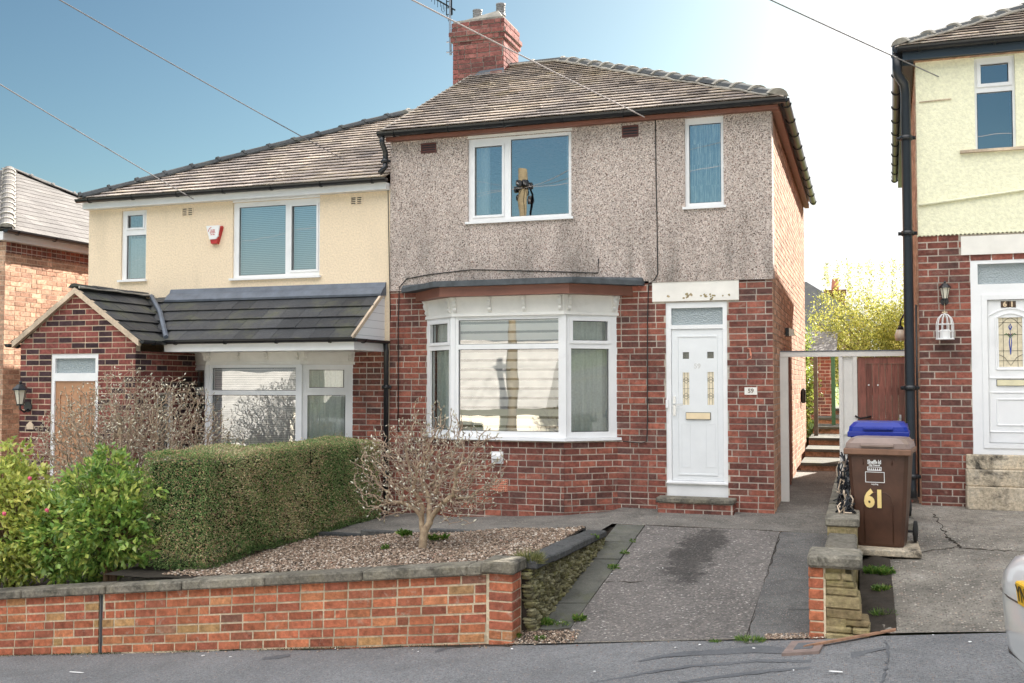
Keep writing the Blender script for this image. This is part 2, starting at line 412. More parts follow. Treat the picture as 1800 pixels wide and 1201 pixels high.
def m_glass(name, boost, tint=(.9,.95,.95,1), rough=0.0):
    q = NT(name); nt = q.nt
    fz = q.n('Fresnel', {'IOR': 1.5}).outputs[0]
    f = q.math('MULTIPLY_ADD', fz, 1.6, boost, True)
    tr = q.n('BsdfTransparent', {'Color': tint}); gl = q.n('BsdfGlossy', {'Color': (1,1,1,1), 'Roughness': rough})
    if rough == 0:
        v = q.obj(); b = q.n('Bump', {'Height': q.noise(v, 2.2, 1, .4), 'Strength': .05, 'Distance': .02}); nt.links.new(b.outputs[0], gl.inputs['Normal'])
    mx = q.n('MixShader', {0: f, 1: tr.outputs[0], 2: gl.outputs[0]})
    nt.links.new(mx.outputs[0], q.out.inputs[0]); return q.mat
MT['glass'] = m_glass('window_glass', .32)
MT['glass_side'] = m_glass('bay_side_glass', .03, (1,1,1,1))
MT['glass_low'] = m_glass('bay_window_glass', .24, (1,1,1,1))
def m_frost():
    q = NT('frosted_glass'); v = q.obj(); n = q.vor(v, 60)
    q.P(Base_Color=c4(.30,.35,.37), Roughness=.22); q.b.inputs['Specular IOR Level'].default_value = .9
    q.bump(n, .8, .01); return q.mat
MT['frost'] = m_frost()
def m_cloth(name, col, tr=.35):
    q = NT(name); v = q.obj((1,1,1)); c = q.mul(col, q.rng(q.noise(v, 40, 3), .9, 1.08, .3, .7))
    q.P(Base_Color=c, Roughness=.95); return q.mat
MT['curtain'] = m_cloth('grey_green_curtain', c4(.62,.68,.63))
MT['net'] = m_cloth('pale_net_curtain', c4(.52,.58,.60))
def m_net():
    q = NT('lace_curtain'); v = q.uv()
    w1 = q.n('TexWave', {'Vector': v, 'Scale': 9.0, 'Distortion': 1.5}, bands_direction='X').outputs[1]
    w2 = q.vor(q.uv((11,7,1)), 1.0)
    f = q.math('ADD', q.math('MULTIPLY', w1, .5), q.math('MULTIPLY', w2, .6))
    c = q.ramp(f, [(.2, c4(.62,.68,.68)), (.75, c4(.16,.24,.28))]); q.P(Base_Color=c, Roughness=.9); return q.mat
MT['lace'] = m_net()
def m_stripe(name, a, b, period, duty=.5, soft=.03, off=0):
    q = NT(name); sep = q.n('SeparateXYZ', {0: q.n('TexCoord').outputs['Object']}).outputs
    x = q.math('FRACT', q.math('MULTIPLY_ADD', sep[2], 1/period, off + 50)); f = q.rng(x, 0, 1, duty-soft, duty+soft)
    c = q.mix(f, a, b); q.P(Base_Color=c, Roughness=.85); return q.mat
MT['zebra'] = m_stripe('day_and_night_blind', c4(.88,.88,.84), c4(.10,.095,.09), .125, .74, .02, .2)
MT['venetian'] = m_stripe('venetian_blind_slats', c4(.86,.87,.86), c4(.34,.37,.39), .026, .62, .12)
MT['venetian_blue'] = m_stripe('bedroom_blind_slats', c4(.36,.43,.47), c4(.14,.19,.22), .028, .6, .2)

def m_tiles(name, stops, moss=.3, mcol=c4(.12,.11,.03), rough=.85):
    q = NT(name); t = q.tone(); v = q.obj(); c = q.ramp(q.math('ADD', q.math('MULTIPLY', t[0], .55), q.rng(q.noise(v, 1.1, 4, .6), 0, .45, .35, .65)), stops); c = q.mul(c, q.rng(t[1], .84, 1.14))
    n = q.noise(v, 26, 5, .7); c = q.mul(c, q.rng(n, .7, 1.25, .3, .7))
    n2 = q.noise(v, 2.2, 6, .7, .2); c = q.mix(q.math('MULTIPLY', q.rng(n2, 0, 1, .52, .7), moss), c, mcol)
    q.P(Base_Color=c, Roughness=rough); q.bump(n, .5, .01); return q.mat
MT['tile'] = m_tiles('weathered_clay_tiles', [(0,c4(.24,.21,.20)),(.35,c4(.42,.355,.32)),(.75,c4(.58,.49,.42)),(.93,c4(.68,.57,.46)),(1,c4(.52,.30,.23))], .35, c4(.36,.31,.17))
MT['tile_grey'] = m_tiles('grey_concrete_tiles', [(0,c4(.022,.024,.028)),(.6,c4(.045,.047,.052)),(1,c4(.075,.075,.075))], .6, c4(.10,.105,.05), .6)
MT['slate'] = m_tiles('flat_grey_tiles', [(0,c4(.115,.105,.10)),(1,c4(.165,.155,.15))], .15, c4(.2,.2,.15))
MT['far_roof'] = m_plain('pale_grey_roof_tiles', c4(.34,.33,.31), .8, .2, 3)
MT['ridge'] = m_tiles('ridge_tile_clay', [(0,c4(.04,.045,.05)),(1,c4(.085,.088,.09))], .35, c4(.16,.15,.09))

def m_concrete(name, cols, sc=5, speck=0, spcol=c4(.6,.56,.5), dark=c4(.03,.03,.03), stain=.4, bump=.6, moss=0):
    q = NT(name); v = q.obj(); big = q.noise(v, sc*.25, 6, .65, .2); fine = q.noise(v, sc*12, 4, .7)
    c = q.ramp(big, cols); c = q.mul(c, q.rng(fine, .72, 1.28, .3, .7))
    h = fine
    if speck:
        d = q.n('TexVoronoi', {'Vector': v, 'Scale': speck}); cc = q.n('SeparateColor', {0: d.outputs['Color']}).outputs
        on = q.math('MULTIPLY', q.math('LESS_THAN', cc[0], .30), q.math('LESS_THAN', d.outputs[0], q.rng(cc[2], .15, .5)))
        c = q.mix(on, c, q.mix(cc[1], spcol, c4(.30,.20,.15)))
        dk = q.math('MULTIPLY', q.math('GREATER_THAN', cc[0], .72), q.math('LESS_THAN', d.outputs[0], .45)); c = q.mix(q.math('MULTIPLY', dk, .6), c, dark)
        h = q.math('ADD', fine, q.math('MULTIPLY', q.rng(d.outputs[0], 1, 0, 0, .5), .8))
    st = q.noise(v, sc*.6, 7, .75, .6); c = q.mix(q.math('MULTIPLY', q.rng(st, 0, 1, .5, .68), stain), c, dark)
    if moss:
        mo = q.noise(v, 3.1, 6, .75, .4); c = q.mix(q.math('MULTIPLY', q.rng(mo, 0, 1, .52, .66), moss), c, c4(.10,.11,.03))
    q.P(Base_Color=c, Roughness=.93); q.b.inputs['Specular IOR Level'].default_value = .3
    q.bump(h, bump, .008); return q.mat
MT['tarmac'] = m_concrete('grey_tarmac', [(.3,c4(.165,.168,.175)),(.7,c4(.225,.228,.235))], 4, 75, c4(.34,.34,.35), c4(.07,.07,.075), .3, .8)
MT['tarmac_dk'] = m_concrete('dark_tarmac_patch', [(.3,c4(.095,.095,.095)),(.7,c4(.17,.167,.163))], 7, 90, c4(.35,.34,.33), c4(.05,.05,.05), .55, .6)
MT['seam'] = m_concrete('tar_seam', [(.3,c4(.10,.105,.115)),(.7,c4(.145,.15,.16))], 5, 0, stain=.2)
MT['conc_path'] = m_concrete('worn_concrete', [(.3,c4(.12,.115,.105)),(.55,c4(.19,.18,.165)),(.75,c4(.25,.24,.22))], 6, 60, c4(.45,.43,.4), c4(.05,.05,.045), .5, .6)
MT['conc_rough'] = m_concrete('cracked_forecourt_concrete', [(.3,c4(.13,.12,.105)),(.55,c4(.24,.22,.19)),(.75,c4(.33,.31,.275))], 7, 45, c4(.5,.47,.42), c4(.06,.055,.05), .55, .8)
MT['flag'] = m_concrete('damp_flagstone', [(.3,c4(.075,.078,.070)),(.6,c4(.13,.13,.115)),(.8,c4(.17,.16,.13))], 8, 0, dark=c4(.04,.04,.035), stain=.5, bump=.4, moss=.35)
def m_drive():
    q = NT('exposed_aggregate'); v = q.obj(); big = q.noise(v, 1.1, 5, .6, .3)
    c = q.ramp(big, [(.35,c4(.11,.105,.10)),(.6,c4(.18,.168,.16))])
    d = q.n('TexVoronoi', {'Vector': v, 'Scale': 62.0}); cc = q.n('SeparateColor', {0: d.outputs['Color']}).outputs
    c2 = q.ramp(cc[0], [(0,c4(.045,.043,.043)),(.3,c4(.115,.105,.10)),(.65,c4(.17,.15,.14)),(.88,c4(.25,.23,.215)),(.95,c4(.40,.33,.29)),(1,c4(.75,.72,.68))])
    c = q.mix(.5, c, c2)
    # oil-dark drip patch running up the drive
    co = q.n('TexCoord').outputs['Object']; mp = q.n('Mapping', {'Vector': co, 'Location': (1.70, 2.30, 0)}, vector_type='POINT').outputs[0]
    mp2 = q.n('Mapping', {'Vector': mp, 'Rotation': (0,0,rad(11)), 'Scale': (2.5, .62, 0)}).outputs[0]
    ln = q.n('VectorMath', {0: mp2}, operation='LENGTH').outputs['Value']
    ed = q.math('ADD', ln, q.rng(q.noise(v, 3, 5, .7), -.3, .3, .3, .7)); c = q.mul(c, q.rng(ed, .40, 1.0, .5, .72))
    st = q.noise(v, 2.6, 7, .75, .6); c = q.mix(q.math('MULTIPLY', q.rng(st, 0, 1, .52, .7), .5), c, c4(.06,.055,.05))
    q.P(Base_Color=c, Roughness=.92); q.bump(q.rng(d.outputs[0], 1, 0, 0, .6), .9, .01); return q.mat
MT['drive'] = m_drive()
MT['soil'] = m_plain('dark_soil', c4(.035,.027,.02), .98, .4, 12, 1)
def m_stone(name, stops, moss=.3, mc=c4(.16,.15,.03), sc=9, bump=.9, dark=.4):
    q = NT(name); t = q.tone(); v = q.obj(); c = q.ramp(t[0], stops); c = q.mul(c, q.rng(q.noise(v, sc*3, 6, .7), .55, 1.4, .3, .7))
    n2 = q.noise(v, sc*.5, 6, .7, .4); c = q.mix(q.math('MULTIPLY', q.rng(n2, 0, 1, .48, .66), moss), c, mc)
    n3 = q.noise(v, sc*.3, 6, .75, .4); c = q.mix(q.math('MULTIPLY', q.rng(n3, 0, 1, .48, .64), dark), c, c4(.03,.03,.028))
    q.P(Base_Color=c, Roughness=.95); q.b.inputs['Specular IOR Level'].default_value = .2
    q.bump(q.noise(v, sc*5, 6, .75), bump, .02); return q.mat
MT['coping'] = m_stone('weathered_coping_stone', [(0,c4(.17,.155,.13)),(.5,c4(.25,.23,.19)),(1,c4(.31,.285,.235))], .2, c4(.24,.21,.11), 9, .9, .75)
MT['coping_dk'] = m_stone('dark_coping_stone', [(0,c4(.06,.065,.07)),(1,c4(.12,.12,.12))], .1, c4(.15,.15,.08), 9, .6, .4)
MT['drystone'] = m_stone('mossy_drystone', [(0,c4(.12,.11,.07)),(.5,c4(.24,.22,.12)),(1,c4(.36,.34,.22))], .45, c4(.22,.22,.04), 14, 1, .4)
MT['sandstone'] = m_stone('yellow_sandstone', [(0,c4(.30,.23,.13)),(.5,c4(.42,.34,.19)),(1,c4(.48,.38,.24))], .45, c4(.26,.25,.07), 7, 1, .15)
MT['step_stone'] = m_stone('flaking_step_stone', [(0,c4(.52,.44,.33)),(1,c4(.66,.56,.42))], .25, c4(.6,.58,.54), 11, .8, .92)
def m_gravel():
    q = NT('gravel_stones'); t = q.tone()
    c = q.ramp(t[0], [(0,c4(.08,.06,.045)),(.25,c4(.18,.125,.09)),(.5,c4(.31,.22,.155)),(.78,c4(.43,.33,.25)),(.93,c4(.66,.59,.51)),(1,c4(.30,.15,.10))])
    c = q.mul(c, q.rng(t[1], .75, 1.15)); q.P(Base_Color=c, Roughness=.85); return q.mat
MT['gravel'] = m_gravel()
def m_leaf(name, stops, trans=.35, rough=.45, spec=.5):
    q = NT(name); t = q.tone(); c = q.ramp(t[0], stops); c = q.mul(c, q.rng(t[1], .7, 1.25))
    q.P(Base_Color=c, Roughness=rough); q.b.inputs['Specular IOR Level'].default_value = spec
    tl = q.n('BsdfTranslucent', {'Color': c}); mx = q.n('MixShader', {0: trans, 1: q.b.outputs[0], 2: tl.outputs[0]})
    q.nt.links.new(mx.outputs[0], q.out.inputs[0]); return q.mat
MT['hedge'] = m_leaf('hedge_leaves', [(0,c4(.13,.24,.08)),(.35,c4(.25,.38,.14)),(.6,c4(.50,.56,.25)),(.68,c4(.58,.37,.23)),(.88,c4(.70,.53,.35)),(1,c4(.78,.70,.44))], .32, .6, .3)
MT['camellia'] = m_leaf('camellia_leaves', [(0,c4(.08,.17,.04)),(.3,c4(.16,.30,.06)),(.55,c4(.32,.46,.10)),(.78,c4(.58,.64,.16)),(1,c4(.82,.74,.22))], .3, .3, .6)
MT['camellia_gold'] = m_leaf('yellowing_camellia_leaves', [(0,c4(.14,.24,.05)),(.3,c4(.34,.44,.10)),(.6,c4(.60,.64,.16)),(1,c4(.84,.76,.24))], .3, .3, .6)
MT['bushleaf'] = m_leaf('olive_shrub_leaves', [(0,c4(.07,.09,.025)),(.3,c4(.24,.26,.05)),(.7,c4(.56,.53,.12)),(1,c4(.84,.76,.28))], .5, .5)
MT['darkleaf'] = m_leaf('dark_evergreen_leaves', [(0,c4(.03,.05,.02)),(1,c4(.09,.13,.04))], .35, .5)
MT['ivy'] = m_leaf('bright_ivy_leaves', [(0,c4(.10,.16,.03)),(1,c4(.40,.46,.10))], .5, .4)
MT['grass'] = m_leaf('weed_green', [(0,c4(.05,.12,.02)),(.6,c4(.13,.26,.04)),(1,c4(.30,.34,.10))], .4, .5)
MT['drygrass'] = m_leaf('straw_grass', [(0,c4(.12,.16,.04)),(1,c4(.38,.34,.16))], .4, .6)
MT['pink'] = m_plain('pink_petal', c4(.72,.12,.22), .6, .1, 10)
def m_bark():
    q = NT('magnolia_bark'); v = q.obj(); t = q.tone(); n = q.noise(v, 18, 5, .7); c = q.ramp(n, [(.3,c4(.24,.17,.11)),(.7,c4(.56,.44,.30))])
    c = q.mix(q.rng(t[0], 0, .75), c, c4(.30,.215,.17)); q.P(Base_Color=c, Roughness=.9); q.bump(n, .5, .01); return q.mat
MT['bark'] = m_bark()
MT['bark_dk'] = m_plain('brown_bark', c4(.16,.10,.06), .95, .35, 16, .8)
MT['bud'] = m_leaf('magnolia_buds', [(0,c4(.34,.29,.19)),(.5,c4(.56,.52,.40)),(1,c4(.80,.77,.66))], .15, .8)
def m_wood():
    q = NT('weathered_red_boards'); t = q.tone(); v = q.obj((1,1,.12)); n = q.noise(v, 30, 6, .7, .3); n2 = q.noise(q.obj((1,1,.5)), 3, 5, .7)
    c = q.ramp(n, [(.3,c4(.14,.06,.048)),(.7,c4(.34,.13,.10))]); c = q.mul(c, q.rng(t[1], .7, 1.2)); c = q.mix(q.rng(n2, 0, .5, .5, .7), c, c4(.18,.12,.09))
    q.P(Base_Color=c, Roughness=.85); q.bump(n, .5, .006); return q.mat
MT['redwood'] = m_wood()
MT['oakdoor'] = m_plain('tan_door', c4(.46,.24,.13), .45, .1, 6)
MT['fencewood'] = m_plain('old_fence_wood', c4(.11,.105,.09), .9, .4, 6, .6)
MT['greenpost'] = m_plain('green_painted_post', c4(.06,.17,.09), .6, .2, 6)
MT['bin_brown'] = m_plain('brown_bin_plastic', c4(.078,.034,.020), .48, .22, 7, .08)
MT['bin_rim'] = m_plain('faded_bin_rim', c4(.20,.105,.065), .55, .15, 8, .1)
MT['bin_lid'] = m_plain('sky_paled_lid', c4(.24,.175,.15), .3, .12, 6)  # paler than the body: sky reflection put into the lid colour
MT['bin_blue'] = m_plain('blue_bin_plastic', c4(.004,.022,.27), .4, .08, 6)
MT['terracotta'] = m_plain('terracotta', c4(.60,.24,.16), .85, .15, 10, .3)
MT['maroon'] = m_plain('maroon_vent_paint', c4(.11,.035,.028), .6, .15, 10)
def m_car():
    q = NT('pale_silver_car_paint'); q.P(Base_Color=c4(.78,.80,.82), Roughness=.28, Metallic=.05); q.b.inputs['Coat Weight'].default_value = 1.0; return q.mat
MT['car'] = m_car()
MT['plate'] = m_plain('yellow_plate', c4(.85,.50,.02), .35, .02, 2)
MT['lamp_red'] = m_plain('lamp_lens', c4(.35,.02,.03), .1, .05, 3)
MT['lens'] = m_plain('lamp_glass', c4(.70,.66,.55), .15, .05, 3)
MT['pole'] = m_plain('creosoted_pole', c4(.15,.12,.07), .9, .3, 6, .6)
MT['wire'] = m_plain('grey_cable', c4(.22,.21,.22), .6, .05, 3)
MT['wire_pale'] = m_plain('pale_cable', c4(.55,.48,.47), .6, .05, 3)
MT['wire_dark'] = m_plain('black_cable', c4(.02,.02,.02), .6, .1, 3)
MT['cladding'] = m_stripe('white_cladding_boards', c4(.78,.79,.82), c4(.38,.39,.42), .11, .95, .02)
# ---------------- ground ----------------
def s_(X): return -.26 + .103*max(-45, min(45, X))
def sheet(name, xs, ys, fn, mat, kind='structure', m=None, tone=None):
    mb = MB(); g = []
    for y in ys: g.append(mb.vs([(x, y, fn(x, y)) for x in xs]))
    for j in range(len(ys)-1):
        for i in range(len(xs)-1):
            mb.face((g[j]+i, g[j]+i+1, g[j+1]+i+1, g[j+1]+i))
    return mb.build(name, mat, None, True, kind)
def span(a, b, n): return [a+(b-a)*i/n for i in range(n+1)]
def terr(x, y):
    z = s_(x) - .10
    if y > 9: z += .55 + min(.05*(y-9), 3.5)
    elif y > 4: z += .11*(y-4)
    if y < -16: z -= min(.06*(-16-y), 1.4)
    return z
sheet('ground', [-260,-140,-90,-60,-45]+span(-40,40,40)+[45,60,90,140,260], [-260,-120,-60,-36,-24,-16,-14.6,-12,-8,-5,0,4,9,12,16,20,30,45,70,120,260], terr, m_plain('rough_grass', c4(.10,.13,.05), .95, .4, 1.2, .4))
def wob(x): return .004*math.sin(x*3.1)+.003*math.sin(x*7.7)
sheet('pavement', span(-45,45,180), [-7.05,-6.2,-5.5,-4.86], lambda x, y: s_(x)+wob(x)-.012*( -4.86-y), MT['tarmac'])
sheet('road', span(-45,45,90), [-12.5,-9,-7.20], lambda x, y: s_(x)-.05, MT['tarmac'])
sheet('far_pavement', span(-45,45,90), [-14.6,-12.62], lambda x, y: s_(x)+.03, MT['tarmac'])
kb = MB()
x = -45
while x < 45:
    for (ya, yb, h) in ((-7.2,-7.055,-.02),(-12.62,-12.5,.03)):
        kb.hexa([(x,ya,s_(x)-.2),(x+.9,ya,s_(x+.9)-.2),(x+.9,yb,s_(x+.9)-.2),(x,yb,s_(x)-.2),(x,ya,s_(x)+h),(x+.9,ya,s_(x+.9)+h),(x+.9,yb,s_(x+.9)+h),(x,yb,s_(x)+h)], 0, (rnd.random(),)*3)
    x += .91
kb.build('kerb_stones', MT['coping'], None, False, 'structure')

def hb(x): return 0.0 if x < -.25 else min(.17, (x+.25)*.5)
def gd(x, y):                               # drive / forecourt height
    if y <= -4.87: return s_(x)
    if y <= -1.25:
        t = (y+4.87)/(4.87-1.25); return s_(x)*(1-t) + hb(x)*t
    return hb(x) + max(0, y+1.0)*.035
sheet('driveway', span(-2.42,-.9,24), span(-4.865,-1.28,30), lambda x, y: gd(x,y)+.004+.004*math.sin(x*5+y*3), MT['drive'])
sheet('driveway_edge_strip', span(-.898,-.28,10), span(-4.865,-1.28,30), lambda x, y: gd(x,y)-.002+.005*math.sin(x*4+y*2), MT['tarmac_dk'])
sheet('house_path', span(-6.3,-.28,40), span(-1.27,.1,8), lambda x, y: gd(max(x,-2.5), y)+.002 if x>-3 else .055*(x+3), MT['conc_path'])
sheet('house_path_lower', span(-6.3,-2.82,20), span(-2.02,-1.27,5), lambda x, y: min(0,.055*(x+3)), MT['conc_path'])
sheet('passage_path', span(-1.2,.75,10), span(.1,4.6,12), lambda x, y: gd(-.6,y)+.004+.02*max(0,x), MT['conc_path'])
sheet('drive_threshold', span(-2.9,-.28,30), [-4.90,-4.865], lambda x, y: gd(x,y)+.010, MT['conc_rough'])
sheet('forecourt', span(.02,9,50), span(-4.84,.1,40), lambda x, y: gd(x,y)+.004+.012*math.sin(x*2.3+y*1.1)*math.sin(y*2.1), MT['conc_rough'])
# tarmac repair seams on the pavement, and a square patch
def blotch(name, pts, mat, h=.006, jit=.01, seed=3):
    r = random.Random(seed); P = []
    n = len(pts)
    for k in range(n):
        a, b = pts[k], pts[(k+1) % n]
        L = max(1, int(math.hypot(b[0]-a[0], b[1]-a[1])/.05))
        for q in range(L):
            t = q/L; P.append((a[0]+(b[0]-a[0])*t+r.uniform(-jit,jit), a[1]+(b[1]-a[1])*t+r.uniform(-jit,jit)))
    return P, mat, h
def ground_pt(px, py):
    d = ray(px, py); lo, hi = .5, 60
    for _ in range(50):
        m = (lo+hi)/2; p = CAM+d*m
        if p.z > gd(p.x, p.y): lo = m
        else: hi = m
    return CAM+d*lo
def pave_poly(name, pxs, mat, h=.006, jit=.008, seed=3, kind='structure'):
    pts = [ground_pt(*p) for p in pxs]; P, _, _ = blotch(name, [(p.x, p.y) for p in pts], mat, h, jit, seed)
    bm = bmesh.new(); vs = [bm.verts.new((a, b, gd(a,b)+wob(a)-.012*max(0,-4.86-b)+h)) for a, b in P]
    f = bm.faces.new(vs)
    if f.normal.z < 0 or True:
        f.normal_update()
        if f.normal.z < 0: f.normal_flip()
    bmesh.ops.triangulate(bm, faces=[f])
    me = bpy.data.meshes.new(name); bm.to_mesh(me); bm.free(); me.materials.append(mat)
    o = bpy.data.objects.new(name, me); C.objects.link(o); o['kind'] = kind; return o
def ribbon_px(name, mid, wpx, mat, seed):
    top = [(x, y-w_/2) for (x, y), w_ in zip(mid, wpx)]; bot = [(x, y+w_/2) for (x, y), w_ in zip(mid, wpx)]
    return pave_poly(name, top+bot[::-1], mat, .003, .012, seed)
ribbon_px('tarmac_seam', [(1122,1162),(1180,1152),(1250,1146),(1330,1140),(1400,1144),(1500,1148),(1560,1140)], [2,6,8,12,9,8,3], MT['seam'], 4)
ribbon_px('tarmac_seam', [(1040,1198),(1120,1185),(1220,1169),(1330,1160),(1440,1160),(1520,1150)], [2,3,4,4,5,3], MT['seam'], 5)
ribbon_px('tarmac_seam', [(1190,1198),(1270,1186),(1340,1178),(1460,1168)], [3,5,5,2], MT['seam'], 6)
ribbon_px('tarmac_seam', [(462,1157),(490,1154),(513,1151)], [4,6,3], MT['seam'], 7)
ribbon_px('tarmac_seam', [(765,1146),(785,1140),(803,1137)], [3,5,3], MT['seam'], 9)
ribbon_px('tarmac_seam', [(1556,1128),(1563,1150),(1556,1180),(1548,1201)], [4,20,10,6], MT['seam'], 10)
wf_ = [(x, 1146.5-x*.0145) for x in range(0, 905, 30)]; ribbon_px('foot_dirt', wf_, [4+3*abs(math.sin(x*.013))+2*math.sin(x*.05) for x,_ in wf_], MT['soil'], 12)
# crack between drive and strip, gutters of moss along the wall foot
cr = MB()
def gline(mb, pts, r, m=0, n=5, up=.0):
    mb.tube([(x, y, gd(x,y)+up) for x, y in pts], r, n, m)
cr.tube([(-.892+.012*math.sin(k*1.7), -4.85+k*.119, gd(-.9,-4.85+k*.119)-.001) for k in range(31)], .004, 5)
cr.tube([(-2.4+.5*t, -3.32+.04*math.sin(9*t)+.08*t, gd(-2.4+.5*t,-3.3)+.001) for t in span(0,2.9,18)], .006, 5)
cr.tube([(-2.42+k*.09, -1.272, gd(-2.42+k*.09,-1.27)) for k in range(17)], .008, 5)
r_ = random.Random(5)
def crack(p, q, n=16, amp=.05, rr=.007):
    cr.tube([(p[0]+(q[0]-p[0])*k/n+r_.uniform(-amp,amp)*(0<k<n), p[1]+(q[1]-p[1])*k/n+r_.uniform(-amp,amp)*(0<k<n), gd(p[0]+(q[0]-p[0])*k/n, p[1]+(q[1]-p[1])*k/n)+.008) for k in range(n+1)], [rr*r_.uniform(.4,1.6) for _ in range(n+1)], 5)
for a, b in (((1640,905),(1665,945)),((1665,945),(1690,965)),((1690,965),(1800,972)),((1600,975),(1690,962)),((1560,985),(1610,972))):
    A, B = ground_pt(*a), ground_pt(*b); crack((A.x,A.y),(B.x,B.y), 18, .025, .0035)
cr.build('paving_cracks', MT['soil'], None, False, 'structure')
ps = MB()
r_ = random.Random(12)
def slabrow(mb, x0, x1, y0, y1, n, fn, th=.04):
    ed = [y0]; 
    for k in range(1, n): ed.append(y0+(y1-y0)*k/n + r_.uniform(-.06,.06))
    ed.append(y1)
    for k in range(n):
        a, b = ed[k]+.006, ed[k+1]-.006; o = r_.uniform(-.006,.006)
        P = [(x0,a),(x1,a),(x1,b),(x0,b)]
        mb.hexa([(p,q,fn(p,q)-th) for p,q in P]+[(p,q,fn(p,q)+.006+o+r_.uniform(-.003,.003)) for p,q in P], 0, (r_.random(),)*3)
slabrow(ps, -2.76, -2.43, -4.55, -1.3, 5, gd)
ps.build('flagstone_strip', MT['flag'], None, False, 'structure')
dp = MB(); slabrow(dp, -.62, -.30, -4.85, -3.55, 2, lambda x,y: gd(x,y)+.012); dp.build('paving_patch', MT['tarmac_dk'], None, False, 'structure')
sheet('drive_subbase', span(-3.0,-.2,20), span(-4.86,-1.2,20), lambda x, y: gd(x,y)-.035, MT['soil'])
sheet('verge_soil', span(-2.86,-2.42,6), span(-4.865,-4.55,4), lambda x, y: gd(x,y)+.006+.01*math.sin(x*20), MT['soil'])
sheet('forecourt_soil', span(-.05,.22,6), span(-4.85,-2.7,20), lambda x, y: gd(x,y)+.02+.015*math.sin(x*20+y*9), MT['soil'])

# garden beds
def zc(x): return .14 + .1077*(x+2.82)      # top of front wall coping
def bed(x, y): return .075 + .085*(x+2.9) + .012*math.sin(x*5+y*2)
sheet('gravel_bed_base', span(-6.9,-2.92,30), span(-4.75,-2.12,20), lambda x, y: bed(x,y)-.012, MT['soil'])
sheet('neighbour_garden_soil', span(-13.4,-6.9,20), span(-4.75,-.0,10), lambda x, y: zc(x)-.09+.02*math.sin(x*4+y*3), MT['soil'])
sheet('hedge_soil', span(-7.2,-6.2,6), span(-4.75,.0,8), lambda x, y: bed(-6.4,y)-.03, MT['soil'])

# back garden beyond the passage: steps and path
sg = MB(); z0 = gd(-.6,4.6)
for k, (ya, yb) in enumerate(((4.6,6.1),(6.1,7.4),(7.4,9.2),(9.2,11),(11,13.5),(13.5,17))):
    z0 += .135
    sg.box(-1.0, .62, ya+.03, yb+.03, z0-.25, z0-.05, 1, (.5,.5,.5)); sg.box(-1.0, .62, ya-.02, yb-.02, z0-.048, z0, 0, (rnd.random(),)*3)
sg.build('garden_steps', [MT['flag'], MT['brick_common']], None, False, 'structure')
sheet('back_garden', span(-9,9,30), span(8.9,30,20), lambda x, y: .55+.06*(y-9)+.03*math.sin(x*3+y), m_plain('lawn', c4(.10,.17,.04), .95, .4, 3, .6))

# ---------------- generic house bits ----------------
def window(parent, pl, O, panes, w=-.045, glass='glass', sill=.03, name='window', frame='upvc', depth=.07, sill_mat=None):
    mb = MB(); u0,u1,v0,v1 = O
    slab(mb, pl, u0, u1, v0, v1, [p[:4] for p in panes], w-depth, w)
    for p in panes:
        a,b,c,d = p[:4]; sash = p[4] if len(p) > 4 else 0
        if sash:
            sw = min(.045, sash)
            slab(mb, pl, a-sw, b+sw, c-sw, d+sw, [(a,b,c,d)], w-.01, w+.014)
        g = .007; slab(mb, pl, a, b, c, d, [(a+g,b-g,c+g,d-g)], w-.03, w-.02, 1)
    o = mb.build(name, [MT[frame], MT['black_pl']], parent)
    for p in panes:
        a,b,c,d = p[:4]; g = MB(); g.poly([pl.pt(a,c,w-.026), pl.pt(b,c,w-.026), pl.pt(b,d,w-.026), pl.pt(a,d,w-.026)])
        g.build('pane', MT[glass if len(p) < 6 else p[5]], o)
    if sill:
        sm = MB(); pbox(sm, pl, u0-sill, u1+sill, v0-.032, v0-.002, w-.02, .05); sm.build('sill', MT[sill_mat or frame], o)
    return o
def drape(parent, pl, u0, u1, v0, v1, w, mat, amp=.022, per=.11, name='curtain', seed=1, flare=0.0):
    mb = MB(); r = random.Random(seed); n = max(8, int((u1-u0)/.012)); ph = r.uniform(0,6)
    cols = []
    for i in range(n+1):
        u = u0+(u1-u0)*i/n
        a = amp*(math.sin(2*math.pi*(u-u0)/per+ph) + .45*math.sin(2*math.pi*(u-u0)/(per*.43)+1.3*ph))
        cols.append(mb.vs([pl.pt(u + flare*(vv)*(i/n-.5), v0+(v1-v0)*vv, w+a*(1.1-.5*vv)) for vv in (0,.25,.5,.75,1)]))
    for i in range(n):
        for k in range(4): mb.face((cols[i]+k, cols[i+1]+k, cols[i+1]+k+1, cols[i]+k+1))
    return mb.build(name, mat, parent, True)
def flat(parent, pl, u0, u1, v0, v1, w, mat, name):
    mb = MB(); pbox(mb, pl, u0, u1, v0, v1, w-.004, w); return mb.build(name, mat, parent)

